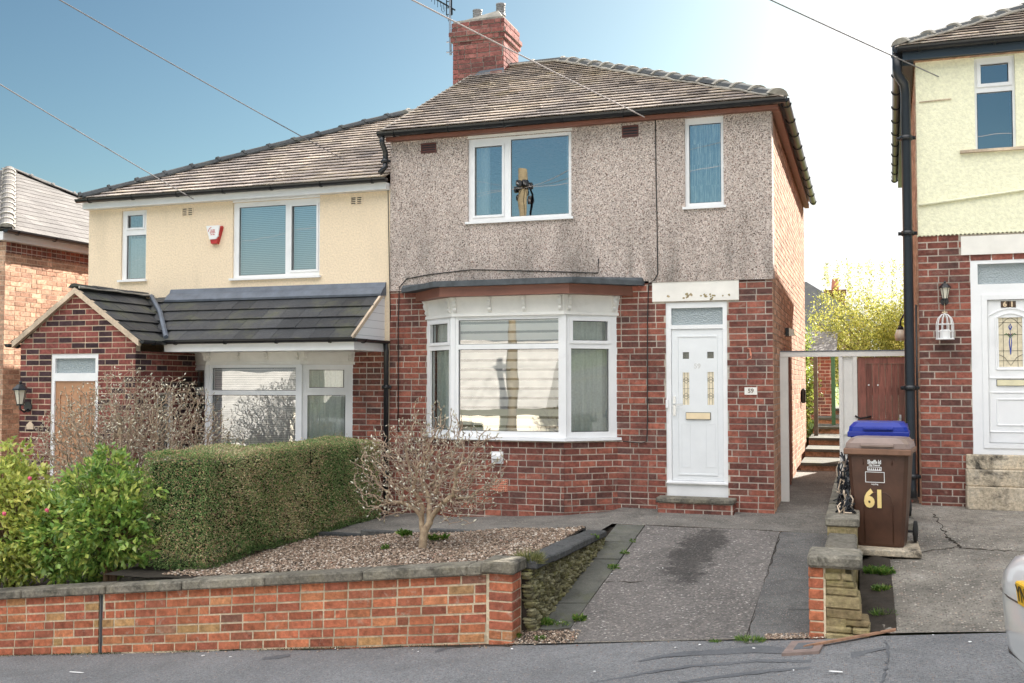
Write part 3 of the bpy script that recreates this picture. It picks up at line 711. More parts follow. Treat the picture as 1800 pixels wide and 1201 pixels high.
def tiles(mb, O, T, S, N, s0, s1, rng_, gauge, tw, th, seed, m=0, lap=.3, jit=.003, uneven=.0):
    O, T, S, N = Vector(O), Vector(T), Vector(S).normalized(), Vector(N).normalized(); r = random.Random(seed)
    k = 0; s = s0
    while s < s1-.02:
        e = min(s+gauge*(1+lap), s1+.02)
        a0, a1 = rng_(s+gauge*.3); u = a0 - (tw/2 if k % 2 else 0) - r.uniform(0,.03)
        while u < a1:
            wv = tw*r.uniform(1-uneven, 1+uneven)
            p, q = max(u+.002, a0), min(u+wv-.002, a1)
            if q-p > .015:
                h = th + r.uniform(0, jit*2); dz = r.uniform(-jit, jit); ds = r.uniform(-jit,jit)*1.2
                tone = (r.random(), r.random(), r.random())
                P = lambda uu, ss, hh: O + T*uu + S*ss + N*hh
                tl = r.uniform(-jit,jit)*.8
                pts = [P(p,s+ds,h+tl),P(q,s+ds,h-tl),P(q,e,.004),P(p,e,.004),P(p,s+ds,h-.013+tl),P(q,s+ds,h-.013-tl),P(q,e,-.01),P(p,e,-.01)]
                i = mb.vs(pts)
                for f in ((0,1,2,3),(4,5,1,0),(5,6,2,1),(7,4,0,3),(5,4,7,6)): mb.face([i+x for x in f], m, tone)
            u += wv
        s += gauge; k += 1
def ridge_tiles(mb, A, B, r=.13, seg=.44, m=0, mm=1, seed=2, up=Vector((0,0,1)), collar=True, open_=70):
    A, B = Vector(A), Vector(B); d = (B-A); L = d.length; d.normalize(); n = max(1, round(L/seg)); R = random.Random(seed)
    side = d.cross(up).normalized(); nv = side.cross(d).normalized()
    angs = [rad(x) for x in (-open_, -open_*.55, -18, 0, 18, open_*.55, open_)]
    def ring(c, rr, dz=0): return [c + side*(math.sin(a)*rr) + nv*(math.cos(a)*rr*.72 - rr*.25 + dz) for a in angs]
    for k in range(n):
        a, b = A + d*(L*k/n), A + d*(L*(k+1)/n); j = R.uniform(-.008,.008); t = (R.random(), R.random(), R.random())
        r0, r1 = ring(a, r, j), ring(b, r*.93, j+R.uniform(-.006,.006))
        i0, i1 = mb.vs(r0), mb.vs(r1)
        for q in range(len(angs)-1): mb.face((i0+q, i0+q+1, i1+q+1, i1+q), m, t)
        mb.face([i0+q for q in range(len(angs))][::-1], m, t); mb.face([i1+q for q in range(len(angs))], m, t)
        if collar:
            w0 = .016+R.uniform(0,.010); i0, i1 = mb.vs(ring(a-d*w0, r*1.14, .006)), mb.vs(ring(a+d*w0, r*1.16, .008))
            for q in range(len(angs)-1): mb.face((i0+q, i0+q+1, i1+q+1, i1+q), mm, t)
            mb.face([i0+q for q in range(len(angs))][::-1], mm, t); mb.face([i1+q for q in range(len(angs))], mm, t)
    for sg_ in (-1, 1):                                   # mortar bedding either side
        mb.tube([A + side*(sg_*r*.93) + nv*(-r*.10+R.uniform(-.008,.008)) + d*(L*k/(n*2)) for k in range(n*2+1)], [R.uniform(.010,.021) for _ in range(n*2+1)], 6, mm)

def gutter(parent, A, B, r=.056, name='gutter', seg=.82, mat='black_pl', both=True):
    mb = MB(); A, B = Vector(A), Vector(B); d = (B-A); L = d.length; d.normalize(); side = d.cross(Vector((0,0,1))).normalized(); up = Vector((0,0,1))
    def trough(a, b, ro, ri):
        an = [math.pi*k/8 for k in range(9)]
        o = [side*(math.cos(x)*ro)-up*(math.sin(x)*ro) for x in an]; i_ = [side*(math.cos(x)*ri)-up*(math.sin(x)*ri) for x in an]
        pr = o + i_[::-1]; ia = mb.vs([a+p for p in pr]); ib = mb.vs([b+p for p in pr]); n = len(pr)
        for q in range(n): mb.face((ia+q, ia+(q+1) % n, ib+(q+1) % n, ib+q))
        for q in range(8): mb.face((ia+q, ia+17-q, ia+16-q, ia+q+1)); mb.face((ib+q, ib+q+1, ib+16-q, ib+17-q))
    trough(A, B, r, r-.006)
    for e in (A, B):
        pr = [side*(math.cos(math.pi*k/8)*r)-up*(math.sin(math.pi*k/8)*r) for k in range(9)]; mb.poly([e+p for p in pr])
    k = seg*.3
    while k < L-.05:
        trough(A+d*(k-.012), A+d*(k+.012), r+.012, r-.002); k += seg
    return mb.build(name, MT[mat], parent, False)
def pipe(parent, pts, r=.034, name='downpipe', mat='black_pl', clips=(), n=10):
    mb = MB(); mb.tube(pts, r, n)
    for (x, y, z) in clips: mb.lathe([(r*1.05,-.03),(r*1.3,-.028),(r*1.3,.028),(r*1.05,.03)], (x,y,z), 10); mb.box(x-r*1.9,x+r*1.9,y,y+.03,z-.02,z+.02)
    return mb.build(name, MT[mat], parent, True)

def bay(house, cx, dz, glass, sides_curtain, blind, detail=True):
    """chamfered bay; cx centre x, dz vertical offset against the right-hand house"""
    hw, fw, dp = 1.36, .77, .47
    P = [(cx-hw, 0), (cx-fw, -dp), (cx+fw, -dp), (cx+hw, 0)]
    segs = []
    for k in range(3):
        a, b = Vector((P[k][0], P[k][1], 0)), Vector((P[k+1][0], P[k+1][1], 0)); t = (b-a); L = t.length; t.normalize()
        segs.append((Pl(a, t, (t.y, -t.x, 0)), L))
    base = MB(); g = -.35+dz
    for k, (pl, L) in enumerate(segs): bricks(base, pl, 0, L, g, .905+dz, seed=40+k, thick=.1)
    base.build('bay_base', [MT['brick_dark'], MT['mortar']], house)
    fm = MB(); z0, z1, zt = .95+dz, 2.54+dz, 2.135+dz
    frames = []
    for k, (pl, L) in enumerate(segs):
        if k == 1: holes = [(.075, L-.075, z0+.075, zt-.03), (.075, L-.075, zt+.035, z1-.045)]
        else:
            a, b = (.07, L-.085)
            holes = [(a+.03, b-.03, z0+.075, zt-.03), (a+.05, b-.05, zt+.075, z1-.075)]
        mb = MB(); slab(mb, pl, 0, L, z0, z1, holes, -.08, 0)
        if k != 1:
            h = holes[1]; slab(mb, pl, h[0]-.04, h[1]+.04, h[2]-.04, h[3]+.04, [h], -.01, .014)
        for h in holes:
            q = .007; slab(mb, pl, h[0],h[1],h[2],h[3], [(h[0]+q,h[1]-q,h[2]+q,h[3]-q)], -.04, -.03, 1)
        if k == 1:
            pbox(mb, pl, -.03, .03, z0, z1, -.002, .012); pbox(mb, pl, L-.03, L+.03, z0, z1, -.002, .012)
        o = mb.build('bay_window', [MT['upvc'], MT['black_pl']], house); frames.append(o)
        for h in holes:
            gb = MB(); gb.poly([pl.pt(h[0],h[2],-.035),pl.pt(h[1],h[2],-.035),pl.pt(h[1],h[3],-.035),pl.pt(h[0],h[3],-.035)]); gb.build('pane', MT[glass if k == 1 else 'glass_side'], o)
        if k != 1: drape(o, pl, .06, L-.04, z0+.02, z1-.02, -.125, MT[sides_curtain], .022, .10, seed=k+int(cx*7), flare=.05)
        else: flat(o, pl, .02, L-.02, z0+.03, z1-.02, -.085, MT[blind], 'blind')
    # sill following the bay, frieze and head
    def ring(name, d0, d1, za, zb, mat, d0b=None):
        mb = MB()
        def off(d): return [(cx-hw-d*.9, 0.0), (cx-fw-d*.38, -dp-d), (cx+fw+d*.38, -dp-d), (cx+hw+d*.9, 0.0)]
        a, b, c = off(d0), off(d1), off(d0b if d0b is not None else d0)
        for k in range(3):
            mb.hexa([(c[k][0],c[k][1],za),(c[k+1][0],c[k+1][1],za),(P[k+1][0]*.98+cx*.02,P[k+1][1]+.06,za),(P[k][0]*.98+cx*.02,P[k][1]+.06,za),
                     (b[k][0],b[k][1],zb),(b[k+1][0],b[k+1][1],zb),(P[k+1][0]*.98+cx*.02,P[k+1][1]+.06,zb),(P[k][0]*.98+cx*.02,P[k][1]+.06,zb)])
        return mb.build(name, MT[mat], house)
    ring('bay_sill', .07, .065, .912+dz, .948+dz, 'upvc')
    ring('bay_frieze', .0, .055, 2.585+dz, 2.80+dz, 'paint_white', .015)
    ring('frieze_moulding', .035, .03, 2.542+dz, 2.583+dz, 'paint_white')
    for k, (pl, L) in enumerate(segs):
        us = (.06, L-.06) if k != 1 else (.04, L*.345, L*.655, L-.04)
        for u in us:
            cb = MB(); prof = [(.0,2.60),(.035,2.605),(.05,2.63),(.035,2.655),(.06,2.68),(.075,2.72),(.065,2.75),(.095,2.79),(.0,2.79)]
            cb.prism(prof, lambda p: pl.pt(u-.022, p[1]+dz, p[0]+.01), lambda p: pl.pt(u+.022, p[1]+dz, p[0]+.01)); cb.build('corbel', MT['paint_white'], house)
    return segs

# =============== HOUSE 59 (pebbledashed) ===============
XL, XR = -6.34, -1.06
EZ, TAN, HD = 5.205, .512, 3.9; COS = 1/math.sqrt(1+TAN*TAN); SIN = TAN*COS
h59 = thing('semi_detached_house', (-3.7, 0, 0), 'pebbledashed and red brick house with chimney, bay window and pale front door', 'house')
SPL = 2.985
win = fr(823,1005,238,386); win2 = fr(1204,1272,206,363)
door = fr(1171,1279,531,876); lint = fr(1147,1299,494,529)
vents = [fr(741,768,252,270), fr(1094,1123,221,242)]
# upper render
mb = MB(); slab(mb, FAC, XL+.004, XR+.012, SPL, 5.11, [win, win2]+vents, -.24, .018)
ub = mb.build('upper_wall', MT['pebble'], h59)
mb = MB(); pbox(mb, FAC, XL+.004, -5.98, SPL-.03, SPL+.0, 0, .03); mb.build('bell_drip', MT['pebble'], h59); mb = MB(); pbox(mb, FAC, -2.62, XR+.012, SPL-.022, SPL+.0, 0, .03); mb.build('bell_drip', MT['pebble'], h59)
# lower brick
bayhole = (-4.41-1.34, -4.41+1.34, -.4, 2.95)
mb = MB(); dh = (door[0], door[1], -.5, door[3]); lh = (lint[0], lint[1], lint[2], lint[3])
bricks(mb, FAC, XL, XR-.001, -.7, SPL-.03, [bayhole, dh, lh], seed=5); mb.build('front_wall', [MT['brick_dark'], MT['mortar']], h59)
SIDE = Pl((XR,0,0), (0,1,0), (1,0,0)); SIDEL = Pl((XL+.003,0,0), (0,-1,0), (-1,0,0))
mb = MB(); sdh = (1.9, 2.75, -.1, 2.1); swh = (5.6, 6.3, .95, 2.0)
bricks(mb, SIDE, 0.0, 7.6, -.7, 5.06, [sdh], seed=6, thick=.1); mb.build('gable_wall', [MT['brick_common'], MT['mortar']], h59)
mb = MB(); mb.poly([(XL,0,-1),(XL,0,5.1),(XL,3.7,7.1),(XL,7.6,5.1),(XL,7.6,-1)][::-1]); mb.poly([(XL,7.6,-1),(XL,7.6,5.1),(XR,7.6,5.1),(XR,7.6,-1)]); mb.poly([(XL,.3,2.9),(XR,.3,2.9),(XR,7.6,2.9),(XL,7.6,2.9)]); mb.poly([(XL+.01,-.1,5.095),(XR+.09,-.1,5.095),(XR+.09,7.59,5.095),(XL+.01,7.59,5.095)])
mb.build('rear_wall', MT['brick_common'], h59)
mb = MB(); mb.box(XR-.1,XR-.02,1.9,2.75,-.1,2.1); mb.build('side_door', MT['paint_white'], h59)
mb = MB(); 
for (a,b) in ((1.84,1.9),(2.75,2.81)): mb.box(XR+.002,XR+.03,a,b,0,2.16)
mb.box(XR+.002,XR+.03,1.9,2.75,2.1,2.16); mb.build('side_door_frame', MT['paint_brown'], h59)
# roof
def hip_roof(house, x0, x1, eave, z, hipl, hipr, tilemat, gauge=.180, tw=.26, th=.038, seed=1, left_d=None):
    S = (0, COS, SIN); N = (0, -SIN, COS); sl_ = HD/COS
    mb = MB()
    def rg(s):
        d = s*COS; return (x0 + (d if hipl else 0), x1 - (d if hipr else 0))
    a, b = rg(0); c, d = rg(sl_)
    mb.poly([(a,eave,z),(b,eave,z),(d,eave+HD,z+HD*TAN),(c,eave+HD,z+HD*TAN)])
    mb.poly([(b,eave+2*HD,z),(a,eave+2*HD,z),(c,eave+HD,z+HD*TAN),(d,eave+HD,z+HD*TAN)])
    if hipr: mb.poly([(b,eave,z),(b,eave+2*HD,z),(d,eave+HD,z+HD*TAN)])
    if hipl: mb.poly([(a,eave+2*HD,z),(a,eave,z),(c,eave+HD,z+HD*TAN)])
    tiles(mb, (0,eave,z), (1,0,0), S, N, -.03, sl_, rg, gauge, tw, th, seed, 0, .3, .0025, .22)
    if hipr:
        tiles(mb, (b,0,z), (0,1,0), (-COS,0,SIN), (SIN,0,COS), -.03, sl_, lambda s: (eave+s*COS, eave+2*HD-s*COS), gauge, tw, th, seed+5)
    if hipl:
        tiles(mb, (a,0,z), (0,-1,0), (COS,0,SIN), (-SIN,0,COS), -.03, sl_, lambda s: (-(eave+2*HD)+s*COS, -eave-s*COS), gauge, tw, th, seed+6)
    return mb.build('roof', tilemat, house), (a,b,c,d)
rf59, (a,b,c,d) = hip_roof(h59, XL-.06, -.93, -.2, EZ, False, True, MT['tile'], seed=3)
TOPZ = EZ+HD*TAN
mb = MB(); ridge_tiles(mb, (b-.03,-.17,EZ+.035), (d,3.7,TOPZ+.03), .155, .40, seed=4); mb.build('hip_tiles', [MT['ridge'], MT['cement']], rf59)
mb = MB(); ridge_tiles(mb, (d,3.7,TOPZ+.03), (-5.9,3.7,TOPZ+.03), .125, .43, seed=5); mb.build('ridge_tiles', [MT['ridge'], MT['cement']], rf59)
mb = MB(); ridge_tiles(mb, (b-.03,7.57,EZ+.035), (d,3.7,TOPZ+.03), .125, .43, seed=6); mb.build('hip_tiles', [MT['ridge'], MT['cement']], rf59)
mb = MB(); mb.tube([(XL-.055, -.2+t*HD, EZ+t*HD*TAN+.012) for t in span(0,1,20)], .02, 5); mb.build('verge_mortar', MT['cement'], rf59)
mb = MB(); mb.box(XL-.03, XR+.1, -.11, -.02, 5.086, 5.14); mb.box(XR+.02, XR+.11, -.02, 7.6, 5.075, 5.14); mb.build('fascia', MT['paint_brown'], h59)
gutter(h59, (XL-.1,-.2,5.19), (-.86,-.2,5.19), .064); gutter(h59, (-.87,-.2,5.185), (-.87,7.6,5.185))
# chimney
CH = (-6.73, -5.80, 3.3, 4.1); cm = MB(); cf = Pl((0,CH[2],0),(1,0,0),(0,-1,0)); cs = Pl((CH[1],0,0),(0,1,0),(1,0,0)); cl_ = Pl((CH[0],0,0),(0,-1,0),(-1,0,0))
cm.box(CH[0],CH[1],CH[2],CH[3],5.8,8.0,1)
bricks(cm, cf, CH[0], CH[1], 6.0, 7.62, course=.084, seed=9, back=False, out=.01, rough=.005); bricks(cm, cs, CH[2], CH[3], 6.0, 7.62, course=.084, seed=10, back=False, out=.01, rough=.005)
bricks(cm, cl_, -CH[3], -CH[2], 6.0, 7.62, course=.084, seed=10, back=False)
for (za, zb, o) in ((7.62,7.705,.035),(7.71,7.79,.06),(7.795,7.875,.02),(7.88,7.96,.02)):
    cm.box(CH[0]-o+.006,CH[1]+o-.006,CH[2]-o+.006,CH[3]+o-.006,za-.004,zb+.004,1)
    bricks(cm, Pl((0,CH[2]-o,0),(1,0,0),(0,-1,0)), CH[0]-o, CH[1]+o, za, zb, course=zb-za+.001, v_ref=za, seed=int(za*100), back=False, out=.006)
    bricks(cm, Pl((CH[1]+o,0,0),(0,1,0),(1,0,0)), CH[2]-o, CH[3]+o, za, zb, course=zb-za+.001, v_ref=za, seed=int(za*100)+1, back=False, out=.006)
chm = cm.build('chimney', [MT['brick_chimney'], MT['mortar_dk']], rf59)
mb = MB()
mb.hexa([(CH[0],CH[2],7.965),(CH[1],CH[2],7.965),(CH[1],CH[3],7.965),(CH[0],CH[3],7.965),(-6.6,3.55,7.99),(-5.95,3.45,8.16),(-5.95,3.9,8.16),(-6.6,3.85,7.99)]); mb.build('chimney_flaunching', MT['cement'], rf59)
for (x, zz) in ((-6.42,8.07),(-5.98,8.13)):
    mb = MB(); mb.lathe([(.085,0),(.095,.02),(.075,.05),(.078,.19),(.088,.2),(.088,.225),(.02,.235)], (x,3.68,zz), 14)
    for k in range(4): mb.lathe([(.080,.07+k*.03),(.086,.075+k*.03),(.080,.085+k*.03)], (x,3.68,zz), 14)
    mb.build('chimney_pot', MT['pot_metal'], rf59, True)
mb = MB(); mb.poly([(CH[0]+.30,CH[2]-.012,6.93),(CH[1]+.02,CH[2]-.012,6.93),(CH[1]+.02,CH[2]-.014,7.09),(CH[0]+.5,CH[2]-.014,7.07)]); mb.hexa([(-6.3,2.95,6.80),(-5.7,2.95,6.80),(-5.7,3.29,6.98),(-6.3,3.29,6.98),(-6.3,2.95,6.815),(-5.7,2.95,6.815),(-5.7,3.29,7.0),(-6.3,3.29,7.0)]); mb.build('chimney_flashing', MT['lead'], rf59)

# windows 59
ww = win; mX = lambda px, py, Y=0.0: PY(px, py, Y).x
pa = (PY(834,315).x, PY(882,315).x, PY(858,378).z, PY(858,257).z, .03); pb = (PY(897,310).x, PY(999,310).x, PY(948,378).z, PY(948,241).z)
wi = window(h59, FAC, ww, [pa, pb], w=-.02)
drape(wi, FAC, pa[0]-.02, pa[0]+.17, ww[2]+.02, ww[3]-.02, -.16, MT['net'], .02, .08, seed=3); drape(wi, FAC, pb[1]-.06, pb[1]+.06, ww[2]+.02, ww[3]-.02, -.16, MT['net'], .02, .08, seed=4)
mb = MB(); pbox(mb, FAC, ww[0], ww[1]+.01, ww[3]+.002, 5.084, -.04, .022); mb.build('head_board', MT['paint_white'], wi)
pc = (PY(1211,285).x, PY(1267,285).x, PY(1239,356).z, PY(1239,217).z)
wj = window(h59, FAC, win2, [pc], w=-.02); drape(wj, FAC, pc[0]-.04, pc[1]+.04, pc[2]-.03, pc[3]+.03, -.10, MT['lace'], .014, .06, seed=6)
for v_ in vents:
    mb = MB(); pbox(mb, FAC, *v_, -.05, .012, 1)
    for k in range(4):
        z = v_[2]+.02+k*(v_[3]-v_[2]-.04)/3.2; pbox(mb, FAC, v_[0]+.012, v_[1]-.012, z, z+.018, .0, .024, 0)
    slab(mb, FAC, *v_, [(v_[0]+.014,v_[1]-.014,v_[2]+.012,v_[3]-.012)], 0, .026); mb.build('air_brick', [MT['maroon'], MT['black_iron']], h59)
# bay
bay(h59, -4.41, 0, 'glass_low', 'curtain', 'zebra')
mb = MB()
fp = [(-5.945,.0),(-5.30,-.66),(-3.52,-.66),(-2.835,.0)]; pp = [(-6.14,0),(-6.12,-.10),(-5.36,-.745),(-3.46,-.745),(-2.70,-.10),(-2.68,0)]
for k in range(3):
    a_, b_ = fp[k], fp[k+1]; mb.poly([(a_[0],a_[1],2.80),(b_[0],b_[1],2.80),(b_[0],b_[1],2.93),(a_[0],a_[1],2.93)])
mb.poly([(x,y,2.80) for x,y in fp][::-1]); mb.build('bay_fascia', MT['paint_brown'], h59)
mb = MB(); i = mb.vs([(x,y,2.925) for x,y in pp]); j = mb.vs([(x,y,2.985+.015*(k in (2,3))) for k,(x,y) in enumerate(pp)]); k_ = mb.vs([(x,y*.5,3.03) if y else (x+ (.1 if x<-4 else -.1),.0,3.03) for x,y in pp])
for q in range(5): mb.face((i+q,i+q+1,j+q+1,j+q)); mb.face((j+q,j+q+1,k_+q+1,k_+q))
mb.face([i+q for q in range(5,-1,-1)]); mb.face([k_+q for q in range(6)]); mb.build('bay_roof', MT['felt'], h59)
# lintel and door
mb = MB(); pbox(mb, FAC, *lint, -.2, .022); mb.build('door_lintel', MT['conc_white'], h59)
mb = MB(); R_ = random.Random(44)
for k in range(22):
    px_ = R_.choice((1170,1205,1212,1235,1240,1246,1252,1262,1275,1284))+R_.uniform(-5,5); p_ = PY(px_, R_.uniform(517,526), -.021); mb.rock(tuple(p_), (R_.uniform(.010,.03),.0022,R_.uniform(.006,.015)), 0, (R_.random(),)*3, R_, Matrix.Rotation(R_.uniform(-.8,.8),3,'Y'))
mb.build('flaked_patches', MT['sandstone'], h59)
dz0 = PY(1225,850).z; dz1 = PY(1226,531).z; tr0, tr1 = PY(1226,571).z, PY(1226,541).z
u0, u1 = door[0], door[1]; W = u1-u0
dl0, dl1 = PY(1180,700).x, PY(1271,700).x; dlb, dlt = PY(1225,846).z, PY(1225,578).z
mb = MB(); slab(mb, FAC, u0, u1, dz0, dz1, [(dl0,dl1,dlb,dlt),(u0+.07,u1-.055,tr0,tr1)], -.09, -.012); mb.build('door_frame', MT['upvc'], h59)
mb = MB(); mb.poly([FAC.pt(u0+.07,tr0,-.05),FAC.pt(u1-.055,tr0,-.05),FAC.pt(u1-.055,tr1,-.05),FAC.pt(u0+.07,tr1,-.05)]); mb.build('transom_light', MT['frost'], h59)
mb = MB(); pbox(mb, FAC, u0, u1, PY(1225,876).z, dz0-.004, -.09, -.02); pbox(mb, FAC, u0-.0, u1+.0, dz0-.008, dz0+.012, -.09, .015); mb.build('door_threshold', MT['upvc'], h59)
def dr(x0,x1,yt,yb): return fr(x0,x1,yt,yb)
glz = [dr(1199.5,1210.5,619,631), dr(1242.5,1254,618.5,630), dr(1199.5,1211,655,712), dr(1243,1254.5,654,712)]
mb = MB(); slab(mb, FAC, dl0+.003, dl1-.003, dlb+.003, dlt-.003, glz, -.07, -.03)
pn = (PY(1190,700).x, PY(1261,700).x, PY(1225,836).z, PY(1225,590).z)
for (a_,b_,c_,d_) in (pn,): 
    slab(mb, FAC, a_, b_, c_, d_, [(a_+.016,b_-.016,c_+.016,d_-.016)], -.032, -.022)
for q in (dr(1197,1213,745,822), dr(1240,1257,745,822)):
    slab(mb, FAC, *q, [(q[0]+.008,q[1]-.008,q[2]+.008,q[3]-.008)], -.032, -.0265)
dlf = mb.build('front_door', m_plain('pale_grey_white_door', c4(.76,.78,.80), .35, .03, 4), h59)
for k, q in enumerate(glz):
    mb = MB(); pbox(mb, FAC, *q, -.06, -.042, 0 if k > 1 else 2)
    if k > 1:
        W_ = q[1]-q[0]; H_ = q[3]-q[2]
        def bar(p0, p1):
            mb.tube([FAC.pt(q[0]+W_*p0[0], q[2]+H_*p0[1], -.041), FAC.pt(q[0]+W_*p1[0], q[2]+H_*p1[1], -.041)], .0017, 4, 1)
        bar((.25,0),(.25,1)); bar((.75,0),(.75,1)); bar((0,.5),(1,.5))
        for c0 in (.27,.76):
            for d_ in (-1,1): bar((0,c0),(.5,c0+.1*d_)); bar((1,c0),(.5,c0+.1*d_)); bar((0,c0-.05*d_),(1,c0+.05*d_))
    mb.build('door_glazing', [m_plain('leaded_glass', c4(.76,.67,.50), .25, .12, 30), MT['black_iron'], m_plain('seeded_glass', c4(.12,.12,.10), .3, .5, 60)], dlf)
mb = MB(); q = dr(1206,1248,726,737); pbox(mb, FAC, q[0]-.006,q[1]+.006,q[2]-.006,q[3]+.006, -.03, -.018, 1); pbox(mb, FAC, *q, -.018, -.008); mb.build('letterbox', [MT['brass'], MT['number_black']], dlf)
mb = MB(); q = dr(1183,1187,697,731); pbox(mb, FAC, q[0]-.004,q[1]+.004,q[2],q[3], -.03, -.018); p = FAC.pt(q[0]+.012, PY(1185,711).z, -.01)
mb.tube([p, p+Vector((0,-.035,0)), p+Vector((.03,-.045,0)), p+Vector((.125,-.045,-.002))], .009, 6); mb.build('door_handle', MT['steel'], dlf)
mb = MB(); p = PY(1225,644); mb.text('59', .088, FAC, p.x, p.z, -.026, 0, None, .002); mb.build('door_number', MT['steel'], dlf)
mb = MB(); q = dr(1170.5,1175,703,717); pbox(mb, FAC, *q, -.012, .012); mb.build('door_bell', MT['upvc'], h59)
mb = MB(); q = dr(1309,1331,681,694); pbox(mb, FAC, *q, 0, .016); mb.text('59', .075, FAC, (q[0]+q[1])/2, (q[2]+q[3])/2, .019, 1, None, .002); mb.build('number_plaque', [MT['conc_white'], m_plain('worn_grey_paint', c4(.25,.2,.17), .7)], h59)
mb = MB(); p = PY(1314,612, -.02); mb.tube([p, p+Vector((.03,-.01,-.01)), p+Vector((.05,-.02,-.08)), p+Vector((.045,-.02,-.13)), p+Vector((.0,-.02,-.15))], .006, 5); mb.tube([p+Vector((.03,-.01,0)), p+Vector((.04,-.02,-.10))], .01, 5); mb.build('broken_bracket', MT['terracotta'], h59)
# step
sx0, sx1 = PY(1156,890,-.28).x, PY(1288,890,-.28).x
mb = MB(); zt_ = PY(1222,886,-.30).z; bricks(mb, Pl((0,-.27,0),(1,0,0),(0,-1,0)), sx0, sx1, zt_-.2, zt_, course=.078, v_ref=zt_, seed=31, thick=.2); bricks(mb, Pl((sx1,0,0),(0,1,0),(1,0,0)), -.27, -.01, zt_-.2, zt_, course=.078, v_ref=zt_, seed=32, thick=.2)
mb.build('step_riser', [MT['brick_dark'], MT['mortar']], h59)
mb = MB(); mb.bev(sx0-.02, sx1+.02, -.30, -.025, zt_+.002, PY(1222,877,-.30).z+.0, .01); mb.build('doorstep', MT['coping'], h59)
# terracotta air brick, extractor cowl under bay
BF = Pl((0,-.47,0),(1,0,0),(0,-1,0))
q = fr(866,892,843,864,-.48); mb = MB(); holes = []
nx, ny = 8, 6
for i in range(nx):
    for j in range(ny):
        cx_ = q[0]+(q[1]-q[0])*(i+.5)/nx; cz_ = q[2]+(q[3]-q[2])*(j+.5)/ny; holes.append((cx_-.0062,cx_+.0062,cz_-.0062,cz_+.0062))
slab(mb, BF, *q, holes, 0, .012); pbox(mb, BF, *q, -.001, .004, 1); mb.build('air_brick', [MT['terracotta'], MT['black_iron']], h59)
q = fr(864,884,794,815,-.5); mb = MB(); pbox(mb, BF, *q, 0, .03); mb.prism([(0,q[3]),(.09,q[3]-.05),(.09,q[3]-.09),(0,q[3]-.12)], lambda p: BF.pt(q[0]+.02,p[1],p[0]), lambda p: BF.pt(q[1]-.02,p[1],p[0])); mb.build('vent_cowl', MT['upvc'], h59)
# pipes between the roofs
gx = XL-.04
pipe(h59, [(gx,-.2,5.15),(gx,-.2,5.04),(gx+.015,-.12,4.93),(gx+.015,-.12,4.72),(gx-.03,-.2,4.62)], .038, 'rainwater_pipe', clips=((gx+.015,-.12,4.80),))
# cables on the wall
mb = MB()
def cable(pts, r=.007, Y=-.026): mb.tube([PY(px,py,Y) for px,py in pts], r, 5)
cable([(1152,205),(1153,300),(1155,400),(1156,482),(1150,492),(1140,500),(1138,560),(1138,650),(1138,740),(1137,776),(1128,779),(1095,776)])
cable([(1052,455),(1051,480),(960,477),(830,474),(760,482),(715,490),(702,505),(700,560),(700,640),(700,760)])
cable([(682,325),(683,400),(685,500),(686,560)], .006)
mb.build('wall_cable', MT['wire_dark'], h59, True)

# =============== HOUSE 57 (cream) ===============
DZ = -.62
h57 = thing('semi_detached_house', (-9, 0, -.6), 'cream rendered house with gabled brick porch, grey tiled lean-to canopy and white windows', 'house')
X57 = -11.63
w1 = fr(409,562,352,487); w2 = fr(213,257,370,492)
v57 = [fr(319,340,365.5,380), fr(615,638,346,360)]
mb = MB(); slab(mb, FAC, X57, XL-.004, -.9, 4.46, [w1, w2, (-8.27-1.34,-8.27+1.34,-1,2.3)]+v57, -.24, .0); mb.build('render_wall', MT['cream'], h57)
for xa_, xb_, sd_ in ((X57, -8.27-1.35, 15), (-8.27+1.35, XL-.02, 16)):
    mb = MB(); bricks(mb, Pl((0,-.004,0),(1,0,0),(0,-1,0)), xa_, xb_, -.9, 2.12, seed=sd_, back=False); pbox(mb, FAC, xa_+.004, xb_-.004, -.9, 2.13, .0, .0045, 1); mb.build('lower_brickwork', [MT['brick_dark'], MT['mortar']], h57)
mb = MB(); mb.poly([(X57,0,-1.5),(X57,0,4.5),(X57,7.6,4.5),(X57,7.6,-1.5)][::-1]); mb.poly([(X57,7.6,-1),(X57,7.6,4.5),(XL,7.6,4.5),(XL,7.6,-1)]); mb.poly([(X57,.3,2.4),(XL,.3,2.4),(XL,7.6,2.4),(X57,7.6,2.4)]); mb.poly([(X57,-.1,4.452),(XL-.01,-.1,4.452),(XL-.01,7.59,4.452),(X57,7.59,4.452)]); mb.build('rear_wall', MT['brick_common'], h57)
rf57, (a,b,c,d) = hip_roof(h57, -11.66, XL-.01, -.2, 4.55, True, False, MT['tile'], seed=23)
mb = MB(); ridge_tiles(mb, (a+.02,-.18,4.58), (c,3.7,4.55+HD*TAN+.03), .15, .46, seed=7); mb.build('hip_tiles', [MT['ridge'], MT['ridge']], rf57)
mb = MB(); ridge_tiles(mb, (c,3.7,4.55+HD*TAN+.03), (XL,3.7,4.55+HD*TAN+.03), .125, .46, seed=8); mb.build('ridge_tiles', [MT['ridge'], MT['cement']], rf57)
mb = MB(); mb.box(X57-.02, XL-.012, -.13, -.002, 4.40, 4.50); mb.build('fascia', MT['upvc'], h57)
gutter(h57, (-11.70,-.2,4.545), (XL+.03,-.2,4.545))
pA = (PY(418,425).x, PY(500,425).x, PY(459,483).z, PY(459,362).z); pB = (PY(511,420).x, PY(555,420).x, PY(533,474).z, PY(533,361).z, .03)
wi = window(h57, FAC, w1, [pA, pB], w=-.03); flat(wi, FAC, w1[0]+.03, w1[1]-.03, w1[2]+.03, w1[3]-.03, -.13, MT['venetian_blue'], 'blind')
